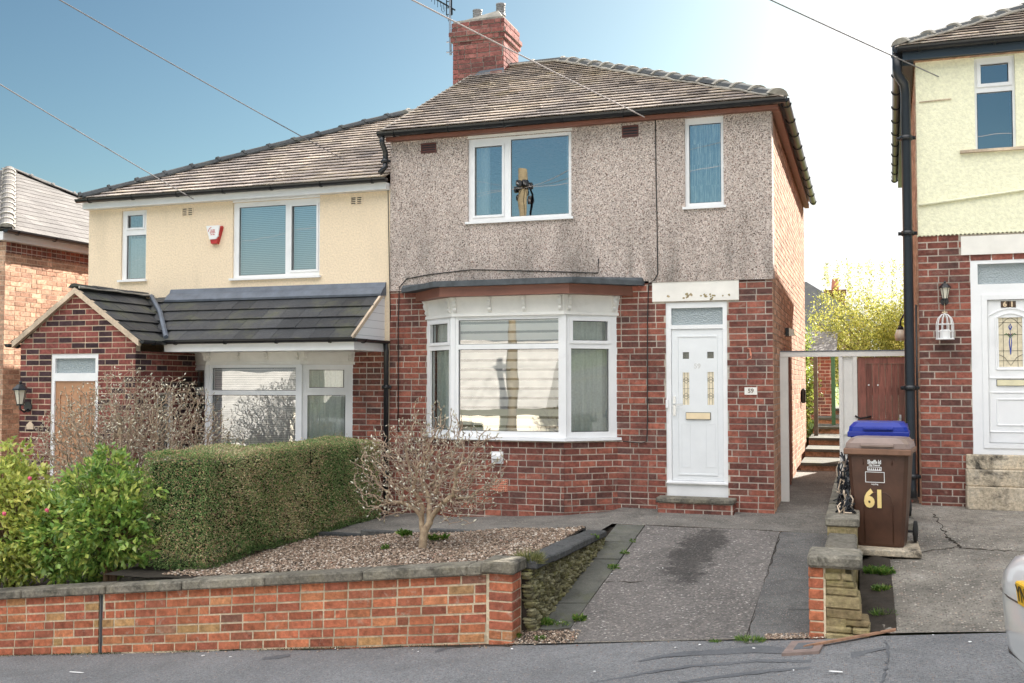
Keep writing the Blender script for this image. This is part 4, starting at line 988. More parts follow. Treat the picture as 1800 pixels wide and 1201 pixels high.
pbx = MB(); pbox(pbx, FAC, w1[0], w1[1], w1[3]+.002, 4.40, -.03, .006); pbx.build('head_board', MT['upvc'], wi)
pA = (PY(223,387).x, PY(250,387).x, PY(237,400).z, PY(237,378).z, .03); pB = (PY(220,450).x, PY(254,450).x, PY(237,490).z, PY(237,413).z)
wi = window(h57, FAC, w2, [pA, pB], w=-.03); drape(wi, FAC, pB[0]+.03, pB[1]-.01, pB[2]+.02, pB[3]-.04, -.11, MT['net'], .012, .16, seed=8)
for v_ in v57:
    mb = MB(); holes = []
    for i in range(2):
        for j in range(4):
            a_ = v_[0]+.02+i*(v_[1]-v_[0]-.02)/2; zz = v_[2]+.012+j*(v_[3]-v_[2]-.01)/4; holes.append((a_, a_+(v_[1]-v_[0])/2-.03, zz, zz+.016))
    slab(mb, FAC, *v_, holes, -.02, .008); pbox(mb, FAC, *v_, -.05, -.015, 1); mb.build('air_brick', [MT['cream'], MT['black_iron']], h57)
bay(h57, -8.27, DZ, 'glass_low', 'curtain', 'venetian')
# lean-to canopy
cy, cz0, cz1 = -.95, 2.26, 2.97; cx0, cx1 = -9.42, -6.42; ct = (cz1-cz0)/(-cy); cc_ = 1/math.sqrt(1+ct*ct); cs_ = ct*cc_
mb = MB(); mb.poly([(cx0-1.2,0,cz1),(cx0,cy,cz0),(cx1,cy,cz0),(cx1,0,cz1)])
tiles(mb, (0,cy,cz0), (1,0,0), (0,cc_,cs_), (0,-cs_,cc_), -.03, -cy/cc_, lambda s: (cx0-s*cc_*.98, cx1), .262, .30, .03, 33, 0, .25, .002)
cnp = mb.build('canopy_roof', MT['tile_grey'], h57)
mb = MB(); pf = [(0,2.93),(-.02,2.97),(-.05,3.0),(-.09,3.0),(-.17,2.93),(-.15,2.88)]
mb.prism([(-.0,2.90),(-.0,3.09),(-.02,3.09),(-.045,3.03),(-.11,2.985),(-.17,2.915),(-.16,2.885)], lambda p: (-10.05,p[0],p[1]), lambda p: (cx1+.02,p[0],p[1])); mb.build('flashing', MT['lead'], h57, False)
mb = MB(); mb.box(cx0, cx1, cy-.02, cy+.01, 2.10, 2.235); mb.box(cx0+.0, cx1, cy+.012, -.002, 2.10, 2.125); mb.box(cx1-.001, cx1+.022, cy-.02, -.002, 2.10, 2.235); mb.build('canopy_fascia', MT['upvc'], h57)
mb = MB(); mb.prism([(cy+.02,2.24),(-.002,2.24),(-.002,2.93)], lambda p: (cx1-.03,p[0],p[1]), lambda p: (cx1-.002,p[0],p[1])); mb.build('canopy_cheek', MT['cladding'], h57)
mb = MB(); mb.hexa([(cx1-.02,cy-.03,cz0-.03),(cx1+.015,cy-.03,cz0-.03),(cx1+.015,0,cz1-.03),(cx1-.02,0,cz1-.03),(cx1-.02,cy-.03,cz0+.03),(cx1+.015,cy-.03,cz0+.03),(cx1+.015,0,cz1+.03),(cx1-.02,0,cz1+.03)]); mb.build('verge_board', MT['mortar_lt'], h57)
gutter(h57, (cx0-.02,cy-.07,2.255), (cx1+.06,cy-.07,2.255), .05); gutter(h57, (cx1+.06,cy-.07,2.25), (cx1+.06,-.03,2.25), .045)
pipe(h57, [(-6.36,-.10,2.25),(-6.36,-.07,2.1),(-6.36,-.07,-.6)], .036, clips=((-6.36,-.07,1.6),(-6.36,-.07,.4)))
# porch
py_, pxa, pxb = -1.45, -11.53, -9.52; pax = (pxa+pxb)/2; pe, pr_ = 2.22, 2.97; PF = Pl((0,py_,0),(1,0,0),(0,-1,0)); PR = Pl((pxb,0,0),(0,1,0),(1,0,0))
hw_ = (pxb-pxa)/2
porch = MB(); pd = fr(88,171,622,905,py_); pd = (pd[0], pd[1], -.9, pd[3])
def pclip(v):
    if v < pe+.02: return (pxa, pxb)
    t = (pr_-v)/(pr_-pe)
    return (pax-hw_*t, pax+hw_*t) if t > .05 else None
slab(porch, PF, pxa+.004, pxb-.004, -1.0, pe, [pd], -.1, 0, 1); i = porch.vs([(pxa,py_,pe),(pxb,py_,pe),(pax,py_,pr_-.02),(pxa,py_+.1,pe),(pxb,py_+.1,pe),(pax,py_+.1,pr_-.02)]); porch.face((i,i+1,i+2),1); porch.face((i+5,i+4,i+3),1)
bricks(porch, PF, pxa, pxb, -1.0, pr_, [pd], pclip, course=.0795, back=False, seed=21, hdr=.05)
pwh = (-.98, -.62, .2, 1.55)
bricks(porch, PR, py_+.002, -.01, -1.0, 2.10, [pwh], course=.0795, seed=22, thick=.1, hdr=.05); porch.box(pxa,pxa+.1,py_+.1,0,-1,2.2,1)
pch = porch.build('porch', [MT['brick_porch'], MT['mortar_lt']], h57)
mb = MB(); pt_ = (pr_-pe)/(hw_+.1); pcs = 1/math.sqrt(1+pt_**2); psn = pt_*pcs; pe2 = pe+.02; xr, xl = pxb+.10, pxa-.10; pz = pe2+(hw_+.1)*pt_
yf = py_-.06
mb.poly([(xr,yf,pe2),(xr,-.95,pe2),(pax,0.0,pz),(pax,yf,pz)]); mb.poly([(xl,0,pe2),(xl,yf,pe2),(pax,yf,pz),(pax,0,pz)])
Lp = (hw_+.1)/pcs
tiles(mb, (xr,0,pe2), (0,1,0), (-pcs,0,psn), (psn,0,pcs), -.03, Lp, lambda s: (yf, -.95+s*pcs*.86), .262, .30, .03, 35, 0, .25, .002)
tiles(mb, (xl,0,pe2), (0,-1,0), (pcs,0,psn), (-psn,0,pcs), -.03, Lp, lambda s: (0, -yf), .262, .30, .03, 36, 0, .25, .002)
mb.build('porch_roof', MT['tile_grey'], pch)
mb = MB(); ridge_tiles(mb, (pax,yf-.02,pz+.03), (pax,.0,pz+.03), .10, .42, seed=9, collar=False); mb.build('porch_ridge', [MT['tile_grey'], MT['cement']], pch)
mb = MB()
for sx, xe in ((1, xr), (-1, xl)):
    mb.hexa([(xe,yf-.012,pe2-.075),(pax,yf-.012,pz-.065),(pax,yf+.05,pz-.065),(xe,yf+.05,pe2-.075),(xe,yf-.012,pe2+.012),(pax,yf-.012,pz+.02),(pax,yf+.05,pz+.02),(xe,yf+.05,pe2+.012)][::1])
mb.build('barge_mortar', MT['mortar_lt'], pch)
mb = MB(); mb.tube([(cx0+.03,cy-.02,cz0+.05),(cx0-.5,cy+.52,cz0+.05+.41),(cx0-.98,-.02,cz1+.03)], .035, 6); mb.build('valley_lead', MT['lead'], pch)
gutter(pch, (xr+.05,yf,pe2-.0), (xr+.05,-1.0,pe2-.0), .045)
gutter(pch, (xl-.05,-.3,pe2-.02), (xl-.05,yf-.05,pe2-.02), .05)
zt2 = PY(130,622,py_).z; zm = PY(130,664,py_).z
tw_ = (pd[0]+.06, pd[1]-.06, PY(130,656,py_).z, PY(130,630,py_).z); dw = (pd[0]+.055, pd[1]-.055, -.85, PY(130,670,py_).z)
mb = MB(); slab(mb, PF, pd[0], pd[1], -.9, pd[3], [tw_, dw], -.09, -.01); mb.build('porch_door_frame', MT['upvc'], pch)
mb = MB(); pbox(mb, PF, *tw_, -.06, -.05); mb.build('transom_light', MT['frost'], pch)
mb = MB(); pbox(mb, PF, *dw, -.07, -.035)
for (a_,b_) in ((.10,.40),(.60,.90)):
    for (c_,d_) in ((.70,.93),(.08,.62)):
        W_ = dw[1]-dw[0]; H_ = dw[3]-dw[2]; q = (dw[0]+a_*W_, dw[0]+b_*W_, dw[2]+c_*H_, dw[2]+d_*H_)
        slab(mb, PF, *q, [(q[0]+.02,q[1]-.02,q[2]+.02,q[3]-.02)], -.036, -.022); pbox(mb, PF, q[0]+.05,q[1]-.05,q[2]+.05,q[3]-.05, -.036, -.024)
od = mb.build('porch_door', MT['oakdoor'], pch)
mb = MB(); p = PY(127,728,py_); mb.lathe([(.03,0),(.034,.01),(.018,.02),(.012,.03)], (p.x, py_+.03, p.z), 10, ax='y'); mb.lathe([(.03,-.005),(.03,.0)], (p.x, py_+.02, p.z), 10, ax='y'); mb.build('door_knocker', MT['brass'], pch)
window(pch, PR, pwh, [(pwh[0]+.06,pwh[1]-.06,pwh[2]+.06,pwh[3]-.06)], w=-.03, sill=.02)
mb = MB(); p = PY(54,748,py_); mb.prism([(-.06,-.055),(.06,-.055),(.06,.01),(.0,.06),(-.06,.01)], lambda q: PF.pt(p.x+q[0],p.z+q[1],.0), lambda q: PF.pt(p.x+q[0],p.z+q[1],.02)); mb.build('number_plaque', MT['mortar_lt'], pch)

# =============== HOUSE 55 (far left) ===============
h55 = thing('semi_detached_house', (-16, 0, -1), 'far left orange brick house with sunlit side wall and smooth grey roof', 'house')
X55 = -13.32
S55 = Pl((X55,0,0),(0,1,0),(1,0,0)); mb = MB(); bricks(mb, S55, 0, 7.6, -1.6, 3.98, seed=51, thick=.2); bricks(mb, FAC, X55-5, X55, -1.6, 3.98, seed=52, thick=.2); mb.build('side_wall', [MT['brick_common'], MT['mortar_lt']], h55)
mb = MB(); bricks(mb, Pl((X55+.02,0,0),(0,1,0),(1,0,0)), 0, 7.6, 3.80, 3.97, seed=53, back=True, thick=.02, hdr=1.0); mb.build('brick_corbel', [MT['brick_dark'], MT['mortar']], h55)
mb = MB(); e = 4.16; xe = X55+.22
mb.poly([(xe,-.2,e),(xe,7.6,e),(xe-3.9,3.7,e+2.0)]); mb.poly([(xe-9,-.2,e),(xe,-.2,e),(xe-3.9,3.7,e+2.0),(xe-9,3.7,e+2.0)]); mb.poly([(xe,7.6,e),(xe-9,7.6,e),(xe-9,3.7,e+2),(xe-3.9,3.7,e+2)])
mb.poly([(X55-9,7.6,-1.6),(X55,7.6,-1.6),(X55,7.6,4),(X55-9,7.6,4)]); mb.poly([(X55-9,0,-1.6),(X55-9,7.6,-1.6),(X55-9,7.6,4.2),(X55-9,3.7,6.1),(X55-9,0,4.2)])
tiles(mb, (xe,0,e), (0,1,0), (-COS,0,SIN), (SIN,0,COS), -.03, HD/COS, lambda s: (-.2+s*COS, 7.6-s*COS), .27, .28, .012, 55, 0, .2, .001)
tiles(mb, (0,-.2,e), (1,0,0), (0,COS,SIN), (0,-SIN,COS), -.03, HD/COS, lambda s: (xe-5, xe-s*COS), .27, .28, .012, 56, 0, .2, .001)
r55 = mb.build('roof', MT['slate'], h55)
mb = MB(); ridge_tiles(mb, (xe-.02,-.18,e+.03), (xe-3.9,3.7,e+2.03), .12, .45, seed=11, collar=True); mb.build('hip_tiles', [MT['slate'], MT['cement']], r55)
mb = MB(); ridge_tiles(mb, (xe-.02,7.58,e+.03), (xe-3.9,3.7,e+2.03), .11, .45, seed=12, collar=True); mb.build('hip_tiles', [MT['slate'], MT['slate']], r55)
mb = MB(); mb.box(X55+.01,X55+.15,-.2,7.6,3.98,4.12); mb.build('fascia', MT['upvc'], h55)
gutter(h55, (X55+.25,-.25,4.14), (X55+.25,7.6,4.14), .058)

# =============== HOUSE 61 (pale yellow) ===============
X61 = .648; Z61 = .17
h61 = thing('semi_detached_house', (3.3, 0, .17), 'pale yellow roughcast and red brick house at right with white panelled door and stone steps', 'house')
w3 = fr(1713,1785,99,262); sp61 = PY(1700,411).z
L61 = fr(1689,1860,415,447); d61 = fr(1708,1850,452,799)
d61 = (d61[0], d61[0]+1.0, PY(1710,799).z, PY(1710,455).z); L61 = (PY(1689,430).x, PY(1689,430).x+1.25, PY(1745,447).z, PY(1745,414).z)
z61b = PY(1625,893).z
mb = MB(); slab(mb, FAC, X61, X61+5.3, sp61, 5.56, [w3], -.24, .02); mb.build('upper_wall', MT['yellow'], h61)
mb = MB(); k = 0
for q in range(120): mb.tube([FAC.pt(X61+q*.045, sp61-.004, .0), FAC.pt(X61+q*.045, sp61-.004, .03)], .012, 6)
mb.build('bell_drip', MT['yellow'], h61)
mb = MB(); bricks(mb, FAC, X61, X61+5.3, -.4, sp61-.01, [L61, (d61[0],d61[1],-.5,d61[3])], seed=61); mb.build('front_wall', [MT['brick_dark'], MT['mortar']], h61)
K61 = .0245
def skew61(o):
    for v in o.data.vertices:
        if v.co.y > 0: v.co.x += K61*v.co.y
    return o
LS = Pl((X61,0,0),(-K61,-1,0),(-1,K61,0))
mb = MB(); bricks(mb, LS, -8.3, 0, -.4, 5.5, seed=62, thick=.2); mb.build('gable_wall', [MT['brick_common'], MT['mortar']], h61)
mb = MB(); mb.poly([(X61+K61*8.3,8.3,-.4),(X61+K61*8.3,8.3,5.5),(X61+5.3,8.3,5.5),(X61+5.3,8.3,-.4)]); mb.poly([(X61+5.3,0,-.4),(X61+5.3,8.3,-.4),(X61+5.3,8.3,5.6),(X61+5.3,3.9,7.7),(X61+5.3,0,5.6)]); mb.poly([(X61-.02,-.1,5.525),(X61+5.3,-.1,5.525),(X61+5.3,8.29,5.525),(X61+.1,8.29,5.525)]); mb.poly([(X61+.02,.3,3.4),(X61+5.3,.3,3.4),(X61+5.3,8.3,3.4),(X61+.25,8.3,3.4)]); mb.build('rear_wall', MT['brick_common'], h61)
e6 = 5.68; HD0 = HD
HD = 4.3
rf61, (a,b,c,d) = hip_roof(h61, .46, X61+5.4, -.2, e6, True, False, MT['tile'], seed=63)
mb = MB(); ridge_tiles(mb, (a+.02,-.18,e6+.04), (c,4.1,e6+HD*TAN+.03), .13, .45, seed=13); skew61(mb.build('hip_tiles', [MT['ridge'], MT['cement']], rf61))
mb = MB(); ridge_tiles(mb, (a+.02,8.38,e6+.04), (c,4.1,e6+HD*TAN+.03), .13, .45, seed=14); skew61(mb.build('hip_tiles', [MT['ridge'], MT['cement']], rf61))
HD = HD0; skew61(rf61)
mb = MB(); mb.box(.50, X61+5.4, -.15, -.02, 5.53, 5.65); mb.box(.50, X61-.02, -.02, 8.3, 5.50, 5.64); skew61(mb.build('fascia', m_plain('dark_blue_fascia', c4(.03,.045,.065), .35, .1, 4), h61))
gutter(h61, (.44,-.21,5.67), (6,-.21,5.67), .06); skew61(gutter(h61, (.44,-.2,5.66), (.44,8.3,5.66), .055))
pA = fr(1724,1773,111,145); pB = fr(1718,1781,160,261)
wi = window(h61, FAC, w3, [pA+(.04,), pB], w=-.03, sill=.0); 
mb = MB(); pbox(mb, FAC, w3[0]-.17, w3[1]+.3, w3[2]-.035, w3[2]-.003, -.02, .07); mb.build('sill', MT['mortar_lt'], wi)
mb = MB(); pbox(mb, FAC, w3[0]-.02, w3[1]+.02, w3[3]+.002, w3[3]+.05, -.03, .035); mb.build('head_board', MT['mortar_lt'], wi)
flat(wi, FAC, w3[0]+.02, w3[1]-.02, w3[2]+.02, w3[3]-.02, -.3, MT['dark'], 'dark_room_backdrop')  # dark sheet, its colour stands for the unlit room behind the glass
mb = MB(); pbox(mb, FAC, *L61, -.2, .022); mb.build('door_lintel', MT['conc_white'], h61)
D0 = d61; tz0, tz1 = PY(1760,499).z, PY(1760,463).z; lf = (PY(1737,650).x, 0, PY(1750,779).z, PY(1750,527).z); lf = (lf[0], d61[1]-.11, lf[2], lf[3])
mb = MB(); slab(mb, FAC, *D0, [(D0[0]+.08,D0[1]-.08,tz0,tz1), lf], -.1, .0); slab(mb, FAC, lf[0]-.06, lf[1]+.06, lf[2]-.06, lf[3]+.06, [lf], -.02, .012); mb.build('door_frame', MT['upvc'], h61)
mb = MB(); pbox(mb, FAC, D0[0]+.08,D0[1]-.08,tz0,tz1, -.06, -.05); mb.build('transom_light', MT['frost'], h61)
ov = fr(1756,1798,558,645); oc = ((ov[0]+ov[1])/2, (ov[2]+ov[3])/2); mb = MB(); slab(mb, FAC, lf[0]+.004, lf[1]-.004, lf[2]+.004, lf[3]-.004, [ov], -.05, -.02)
cxm = (lf[0]+lf[1])/2
def arch(mb, x0, x1, z0, z1, rise, r, w_):
    P = [(x0,z0),(x0,z1)] + [(x0+(x1-x0)*t, z1+rise*math.sin(math.pi*t)) for t in span(.1,.9,8)] + [(x1,z1),(x1,z0),(x0,z0)]
    mb.tube([FAC.pt(a_,b_,w_) for a_,b_ in P], r, 6)
hw2 = (ov[1]-ov[0])/2
arch(mb, oc[0]-hw2-.11, oc[0]+hw2+.11, ov[2]-.13, ov[3]+.02, .09, .012, -.02); arch(mb, oc[0]-hw2-.03, oc[0]+hw2+.03, ov[2]-.03, ov[3], .05, .012, -.02)
qz = (lf[2]+.13, PY(1750,690).z)
for o_ in (0, .08): arch(mb, oc[0]-hw2-.11+o_, oc[0]+hw2+.11-o_, qz[0]+o_, qz[1]-o_, 0, .010, -.02)
df = mb.build('front_door', MT['upvc'], h61)
mb = MB(); pbox(mb, FAC, ov[0],ov[1],ov[2],ov[3], -.05, -.038)
def ln(pts, r, m): mb.tube([FAC.pt(oc[0]+a_*hw2, oc[1]+b_*(ov[3]-ov[2])/2, -.036) for a_,b_ in pts], r, 5, m)
for x_ in (-.6,.6): ln([(x_,-1),(x_,1)], .0022, 1)
for z_ in (-.75,-.35,.3,.8): ln([(-1,z_),(1,z_)], .0022, 1)
ln([(0,-.5),(-.1,0),(0,.5),(.1,0),(0,-.5)], .006, 2); ln([(0,.5),(-.12,.62),(0,.75),(.12,.62),(0,.5)], .007, 2); ln([(0,.2),(-.35,.35),(-.5,.3)], .006, 3); ln([(0,.2),(.35,.35),(.5,.3)], .006, 3)
ln([(-1,-.5),(-.5,-.62),(0,-.95),(.5,-.62),(1,-.5)], .0025, 1); ln([(-1,.6),(-.4,.9),(0,1),(.4,.9),(1,.6)], .0025, 1); ln([(-.2,.35),(0,.28),(.2,.35)], .006, 4)
mb.build('stained_glass', [m_plain('cream_art_glass', c4(.66,.58,.42), .25, .15, 20), MT['black_iron'], m_plain('blue_art_glass', c4(.03,.07,.35), .2), m_plain('green_art_glass', c4(.12,.22,.10), .2), MT['maroon']], df)
mb = MB(); q = fr(1753,1802,668,678); pbox(mb, FAC, q[0]-.006,q[1]+.006,q[2]-.006,q[3]+.006, -.02, -.012, 1); pbox(mb, FAC, *q, -.012, -.002); mb.build('letterbox', [m_plain('cream_flap', c4(.72,.66,.45), .4), MT['number_black']], df)
for ch, xx in (('6',1766.5),('1',1779)):
    p = PY(xx,535); mb = MB(); pbox(mb, FAC, p.x-.042, p.x+.042, p.z-.038, p.z+.038, -.02, -.012); mb.text(ch, .085, FAC, p.x, p.z, -.0105, 1, None, .003); mb.build('door_number', [m_plain('dark_number_tile', c4(.06,.03,.015), .3), m_plain('cream_digit', c4(.72,.55,.36), .4)], df)
# stone steps to 61
stp = MB(); sx = PY(1699,830,-.2).x
for (yt, yb, dep, tn) in ((799,826,-.06,.9),(826,856,-.16,.3),(856,898,-.20,.2)):
    stp.bev(PY(1699,830,dep).x, d61[1]+.1, dep, -.002, PY(1740,yb,dep).z, PY(1740,yt,dep).z-.003, .012, 0, (tn,.5,.5))
stp.build('stone_steps', MT['step_stone'], h61)
pX = .53
pipe(h61, [(.44,-.12,5.72),(.44,-.12,5.45),(.45,-.13,5.36),(.52,-.10,5.25),(pX,-.09,5.12),(pX,-.09,.42),(pX,-.14,.30)], .056, clips=((pX,-.09,4.6),(pX,-.09,3.45),(pX,-.09,1.6),(pX,-.09,.55)), n=14)
pipe(h61, [(pX+.085,.02,2.6),(pX+.085,.02,.3)], .012, 'waste_pipe')
mb = MB(); A = PY(1615,361,-.04); B = PY(1800,334,-.04); mb.tube([A, (A+B)/2, B, B+(B-A)*.6], .016, 6); mb.build('painted_conduit', MT['yellow'], h61, True)
mb = MB(); mb.tube([PY(1616,180,-.03), PY(1672,174,-.03)], .008, 5); mb.build('short_conduit', MT['mortar_lt'], h61)
# ---------------- leaf / twig meshes built with numpy ----------------
def np_mesh(name, V, F, tone, mats, parent=None, midx=None, smooth=False):
    """V (n,3), F (m,k) faces of one size, tone (m,3)"""
    me = bpy.data.meshes.new(name); k = F.shape[1]; m = len(F)
    me.vertices.add(len(V)); me.vertices.foreach_set('co', V.astype(np.float32).ravel())
    me.loops.add(m*k); me.loops.foreach_set('vertex_index', F.astype(np.int32).ravel())
    me.polygons.add(m); me.polygons.foreach_set('loop_start', np.arange(0, m*k, k, dtype=np.int32))
    try: me.polygons.foreach_set('loop_total', np.full(m, k, dtype=np.int32))
    except Exception: pass
    if not isinstance(mats, (list, tuple)): mats = [mats]
    for x in mats: me.materials.append(x)
    if midx is not None: me.polygons.foreach_set('material_index', midx.astype(np.int32))
    if smooth: me.polygons.foreach_set('use_smooth', np.ones(m, bool))
    me.update(calc_edges=True)
    at = me.color_attributes.new('tone', 'FLOAT_COLOR', 'CORNER'); col = np.ones((m*k, 4), np.float32); col[:, :3] = np.repeat(tone, k, axis=0)
    at.data.foreach_set('color', col.ravel())
    o = bpy.data.objects.new(name, me); C.objects.link(o)
    if parent is not None: o.parent = parent; o.matrix_parent_inverse = parent_world(parent).inverted()
    return o
def unit(a): return a/np.maximum(1e-9, np.linalg.norm(a, axis=1, keepdims=True))
def leaves(P, D, L, Wd, rs, fold=.25):
    """folded diamond leaves: P base points, D directions, L lengths, Wd widths -> V, F(4)"""
    n = len(P); D = unit(D); R = unit(np.cross(D, unit(rs.normal(size=(n,3))))); Nn = np.cross(R, D)
    L = L[:,None]; Wd = Wd[:,None]
    mid = P + D*L*.45; tip = P + D*L - Nn*L*.12
    a = mid + R*Wd*.5 + Nn*Wd*fold; b = mid - R*Wd*.5 + Nn*Wd*fold
    V = np.stack([P, a, tip, b, mid], 1).reshape(-1,3); i = np.arange(n)*5
    F = np.stack([np.stack([i, i+1, i+2, i+4], 1), np.stack([i, i+4, i+2, i+3], 1)], 1).reshape(-1,4)
    return V, F

def colonize(start, dirn, attr, step=.045, di=.6, dk=.09, iters=160, trunk=6, bias=(0,0,.25), rs=None, seeds=None, wig=.28):
    nodes = [np.array(start, float)]; par = [-1]
    if seeds:
        for path in seeds:
            base = path[0]
            prev = base
            for q in path[1:]:
                nodes.append(np.array(q, float)); par.append(prev); prev = len(nodes)-1
    A = attr.copy(); near = np.full(len(A), -1); nd = np.full(len(A), 1e9)
    def upd(a):
        nonlocal near, nd
        for k in range(a, len(nodes)):
            d = np.linalg.norm(A-nodes[k], axis=1); m = d < nd; near[m] = k; nd[m] = d[m]
    upd(0)
    for it in range(iters):
        ok = nd < di
        if not ok.any(): break
        n0 = len(nodes)
        for k in np.unique(near[ok]):
            m = ok & (near == k); v = unit(A[m]-nodes[k]).sum(0); v = v/(np.linalg.norm(v)+1e-9) + np.array(bias) + rs.normal(size=3)*wig; v /= np.linalg.norm(v)
            q = nodes[k]+v*step; nodes.append(q); par.append(int(k))
        upd(n0); keep = nd > dk; A, near, nd = A[keep], near[keep], nd[keep]
        if len(A) == 0: break
    return np.array(nodes), np.array(par)
def twigs(nodes, par, rt=.0028, ex=2.35, rmax=.06):
    n = len(nodes); ch = [[] for _ in range(n)]
    for i, p in enumerate(par):
        if p >= 0: ch[p].append(i)
    acc = np.zeros(n)
    for i in range(n-1, -1, -1):
        if not ch[i]: acc[i] = rt**ex
        if par[i] >= 0: acc[par[i]] += acc[i]
    r = np.minimum(acc**(1/ex), rmax)
    return ch, r
def tree_mesh(name, nodes, par, ch, r, mat, parent, thin=.006):
    mb = MB(); n = len(nodes)
    starts = [0]
    stack = [(0, None)]; rmx = r.max()
    while stack:
        s, frm = stack.pop(); path = [frm] if frm is not None else []; k = s; path.append(k)
        while ch[k]:
            c = max(ch[k], key=lambda q: r[q])
            for o in ch[k]:
                if o != c: stack.append((o, k))
            path.append(c); k = c
        if len(path) < 2: continue
        pts = [nodes[q] for q in path]; rr = [r[q] for q in path]
        if frm is not None: rr[0] = r[path[1]]
        rr[-1] *= .7
        mx = max(rr); mb.tube(pts, rr, 9 if mx > .02 else (5 if mx > thin else 4), 0, (min(1, .0055/max(mx,.003)), .5, .5), cap=False)
    return mb.build(name, mat, parent, True)
def buds(name, nodes, par, ch, r, mat, parent, rs, size=.026, p=1.0, side=.17):
    P, D = [], []
    for i in range(1, len(nodes)):
        d = nodes[i]-nodes[par[i]]
        if not ch[i]:
            if rs.rand() < p: P.append(nodes[i]); D.append(d)
        elif r[i] < .005 and rs.rand() < side:
            P.append(nodes[i]); D.append(d*.6+rs.normal(size=3)*.02)
    P = np.array(P); D = unit(np.array(D)*1.0+np.array([0,0,.02])); n = len(P); s = size*rs.uniform(.55,1.25,n)[:,None]; R = unit(np.cross(D, rs.normal(size=(n,3)))); B = np.cross(D, R); wd = s*.21
    V = np.stack([P-D*s*.1, P+D*s*.4+R*wd, P+D*s*.4+B*wd, P+D*s*.4-R*wd, P+D*s*.4-B*wd, P+D*s], 1).reshape(-1,3); i = np.arange(n)*6
    F = np.concatenate([np.stack([i+a, i+b, i+c], 1) for a,b,c in ((0,2,1),(0,3,2),(0,4,3),(0,1,4),(5,1,2),(5,2,3),(5,3,4),(5,4,1))])
    return np_mesh(name, V, F, np.tile(rs.rand(n,3), (8,1)), mat, parent)

# =============== front garden wall ===============
class Shear(Pl):
    def __init__(s, O, T, N, k): Pl.__init__(s, O, T, N); s.k = k
    def pt(s, u, v, w=0): return s.O + s.T*u + Vector((0,0,v+s.k*u)) + s.N*w
gw = thing('garden_wall', (-8, -4.75, -1.1), 'low orange brick garden wall with grey stone coping along the pavement', 'wall')
FWp = Shear((0,-4.87,.14+.1077*2.82), (1,0,0), (0,-1,0), .1077)     # v = 0 at coping top
mb = MB(); bricks(mb, FWp, -17, -3.075, -.80, -.085, [(-7.135,-7.085,-1,0)], course=.0832, v_ref=-.085, bl=.243, seed=71, thick=.2, out=.0055, rough=.003, hdr=.16, jt=.0175)
pbox(mb, FWp, -7.135, -7.085, -.8, -.085, -.06, -.02, 1); pbox(mb, FWp, -3.075, -3.04, -.8, -.086, -.15, .001, 1)
for k, v in enumerate([-.085-.0832*j for j in range(1,10)]):
    pass
PE = Pl((0,-4.87,0),(1,0,0),(0,-1,0)); zp = zc(-2.95)-.085
zz_ = zp; Rp = random.Random(72); mb.box(-3.038, -2.842, -4.876, -4.62, -.62, zp, 1)
while zz_ > -.6:
    sp_ = Rp.choice((None, None, -2.93)); tn_ = lambda: (Rp.random(), Rp.random(), Rp.random())
    for (xa_, xb_) in (((-3.045, -2.832),) if sp_ is None else ((-3.045, sp_-.007), (sp_+.007, -2.832))): mb.bev(xa_+Rp.uniform(-.003,.003), xb_+Rp.uniform(-.003,.003), -4.884, -4.66, zz_-.068, zz_, .005, 0, tn_())
    zz_ -= .0815
mb.build('brickwork', [MT['brick_pier'], MT['mortar_wall']], gw)
mb = MB(); pbox(mb, FWp, -7.128, -7.092, -.80, -.09, -.03, -.006); pbox(mb, FWp, -7.114, -7.106, -.80, -.09, -.006, .006); mb.build('expansion_joint', m_plain('grey_rubber_strip', c4(.09,.095,.10), .7), gw)
mb = MB(); x = -17; R = random.Random(3)
while x < -3.1:
    L = R.uniform(.7,1.05); e = min(x+L, -3.09); o = R.uniform(-.006,.006); dz_ = R.uniform(-.004,.004)
    i = len(mb.v); mb.bev(x+.004, e-.004, -4.93+o, -4.66+o, -.088, 0+dz_, .014, 0, (R.random(),)*3)
    mb.v[i:] = [(a_, b_, c_ + zc(a_)) for a_, b_, c_ in mb.v[i:]]
    x = e
mb.bev(-3.10, -2.795, -4.945, -4.60, zc(-2.95)-.083, zc(-2.95)+.022, .016, 0, (.3,.5,.5)); mb.build('coping', MT['coping'], gw)

# drystone retaining wall beside the drive
dw_ = thing('retaining_wall', (-2.78, -3.3, -.2), 'mossy dry stone retaining wall with dark stone coping between gravel bed and driveway', 'wall')
mb = MB(); R = random.Random(8)
y = -4.58
def topz(y): return .105 + (y+4.6)*-.030
while y < -2.05:
    g0 = gd(-2.75, y); z = g0-.05; lean = .06
    y2 = y
    while z < topz(y)-.075:
        h = R.uniform(.018,.038); L = R.uniform(.035,.10); zz = z+h/2
        yy = y+R.uniform(-.03,.03)
        mb.rock((-2.755-R.uniform(-.012,.02)-(z-g0)*.10, yy, zz), (.05, L*.62, h*.52), 0, (R.random(),)*3, R, Matrix.Rotation(R.uniform(-.12,.12), 3, 'X') @ Matrix.Rotation(R.uniform(-.3,.3), 3, 'Z')); z += h*.93
    y += .062
mb.build('stonework', MT['drystone'], dw_)
mb = MB(); mb.box(-2.95,-2.785,-4.6,-2.05,-.6,.02); mb.build('earth_core', MT['soil'], dw_)
mb = MB(); y = -4.60
while y < -2.05:
    e = min(y+R.uniform(.45,.8), -2.03); i = len(mb.v); mb.bev(-2.93, -2.70+R.uniform(-.01,.01), y+.004, e-.004, -.075, 0+R.uniform(-.004,.004), .014, 0, (R.random(),)*3)
    mb.v[i:] = [(a_, b_, c_+topz(b_)+.005) for a_, b_, c_ in mb.v[i:]]; y = e
mb.build('coping', MT['coping_dk'], dw_)
ek = MB(); x = -6.6
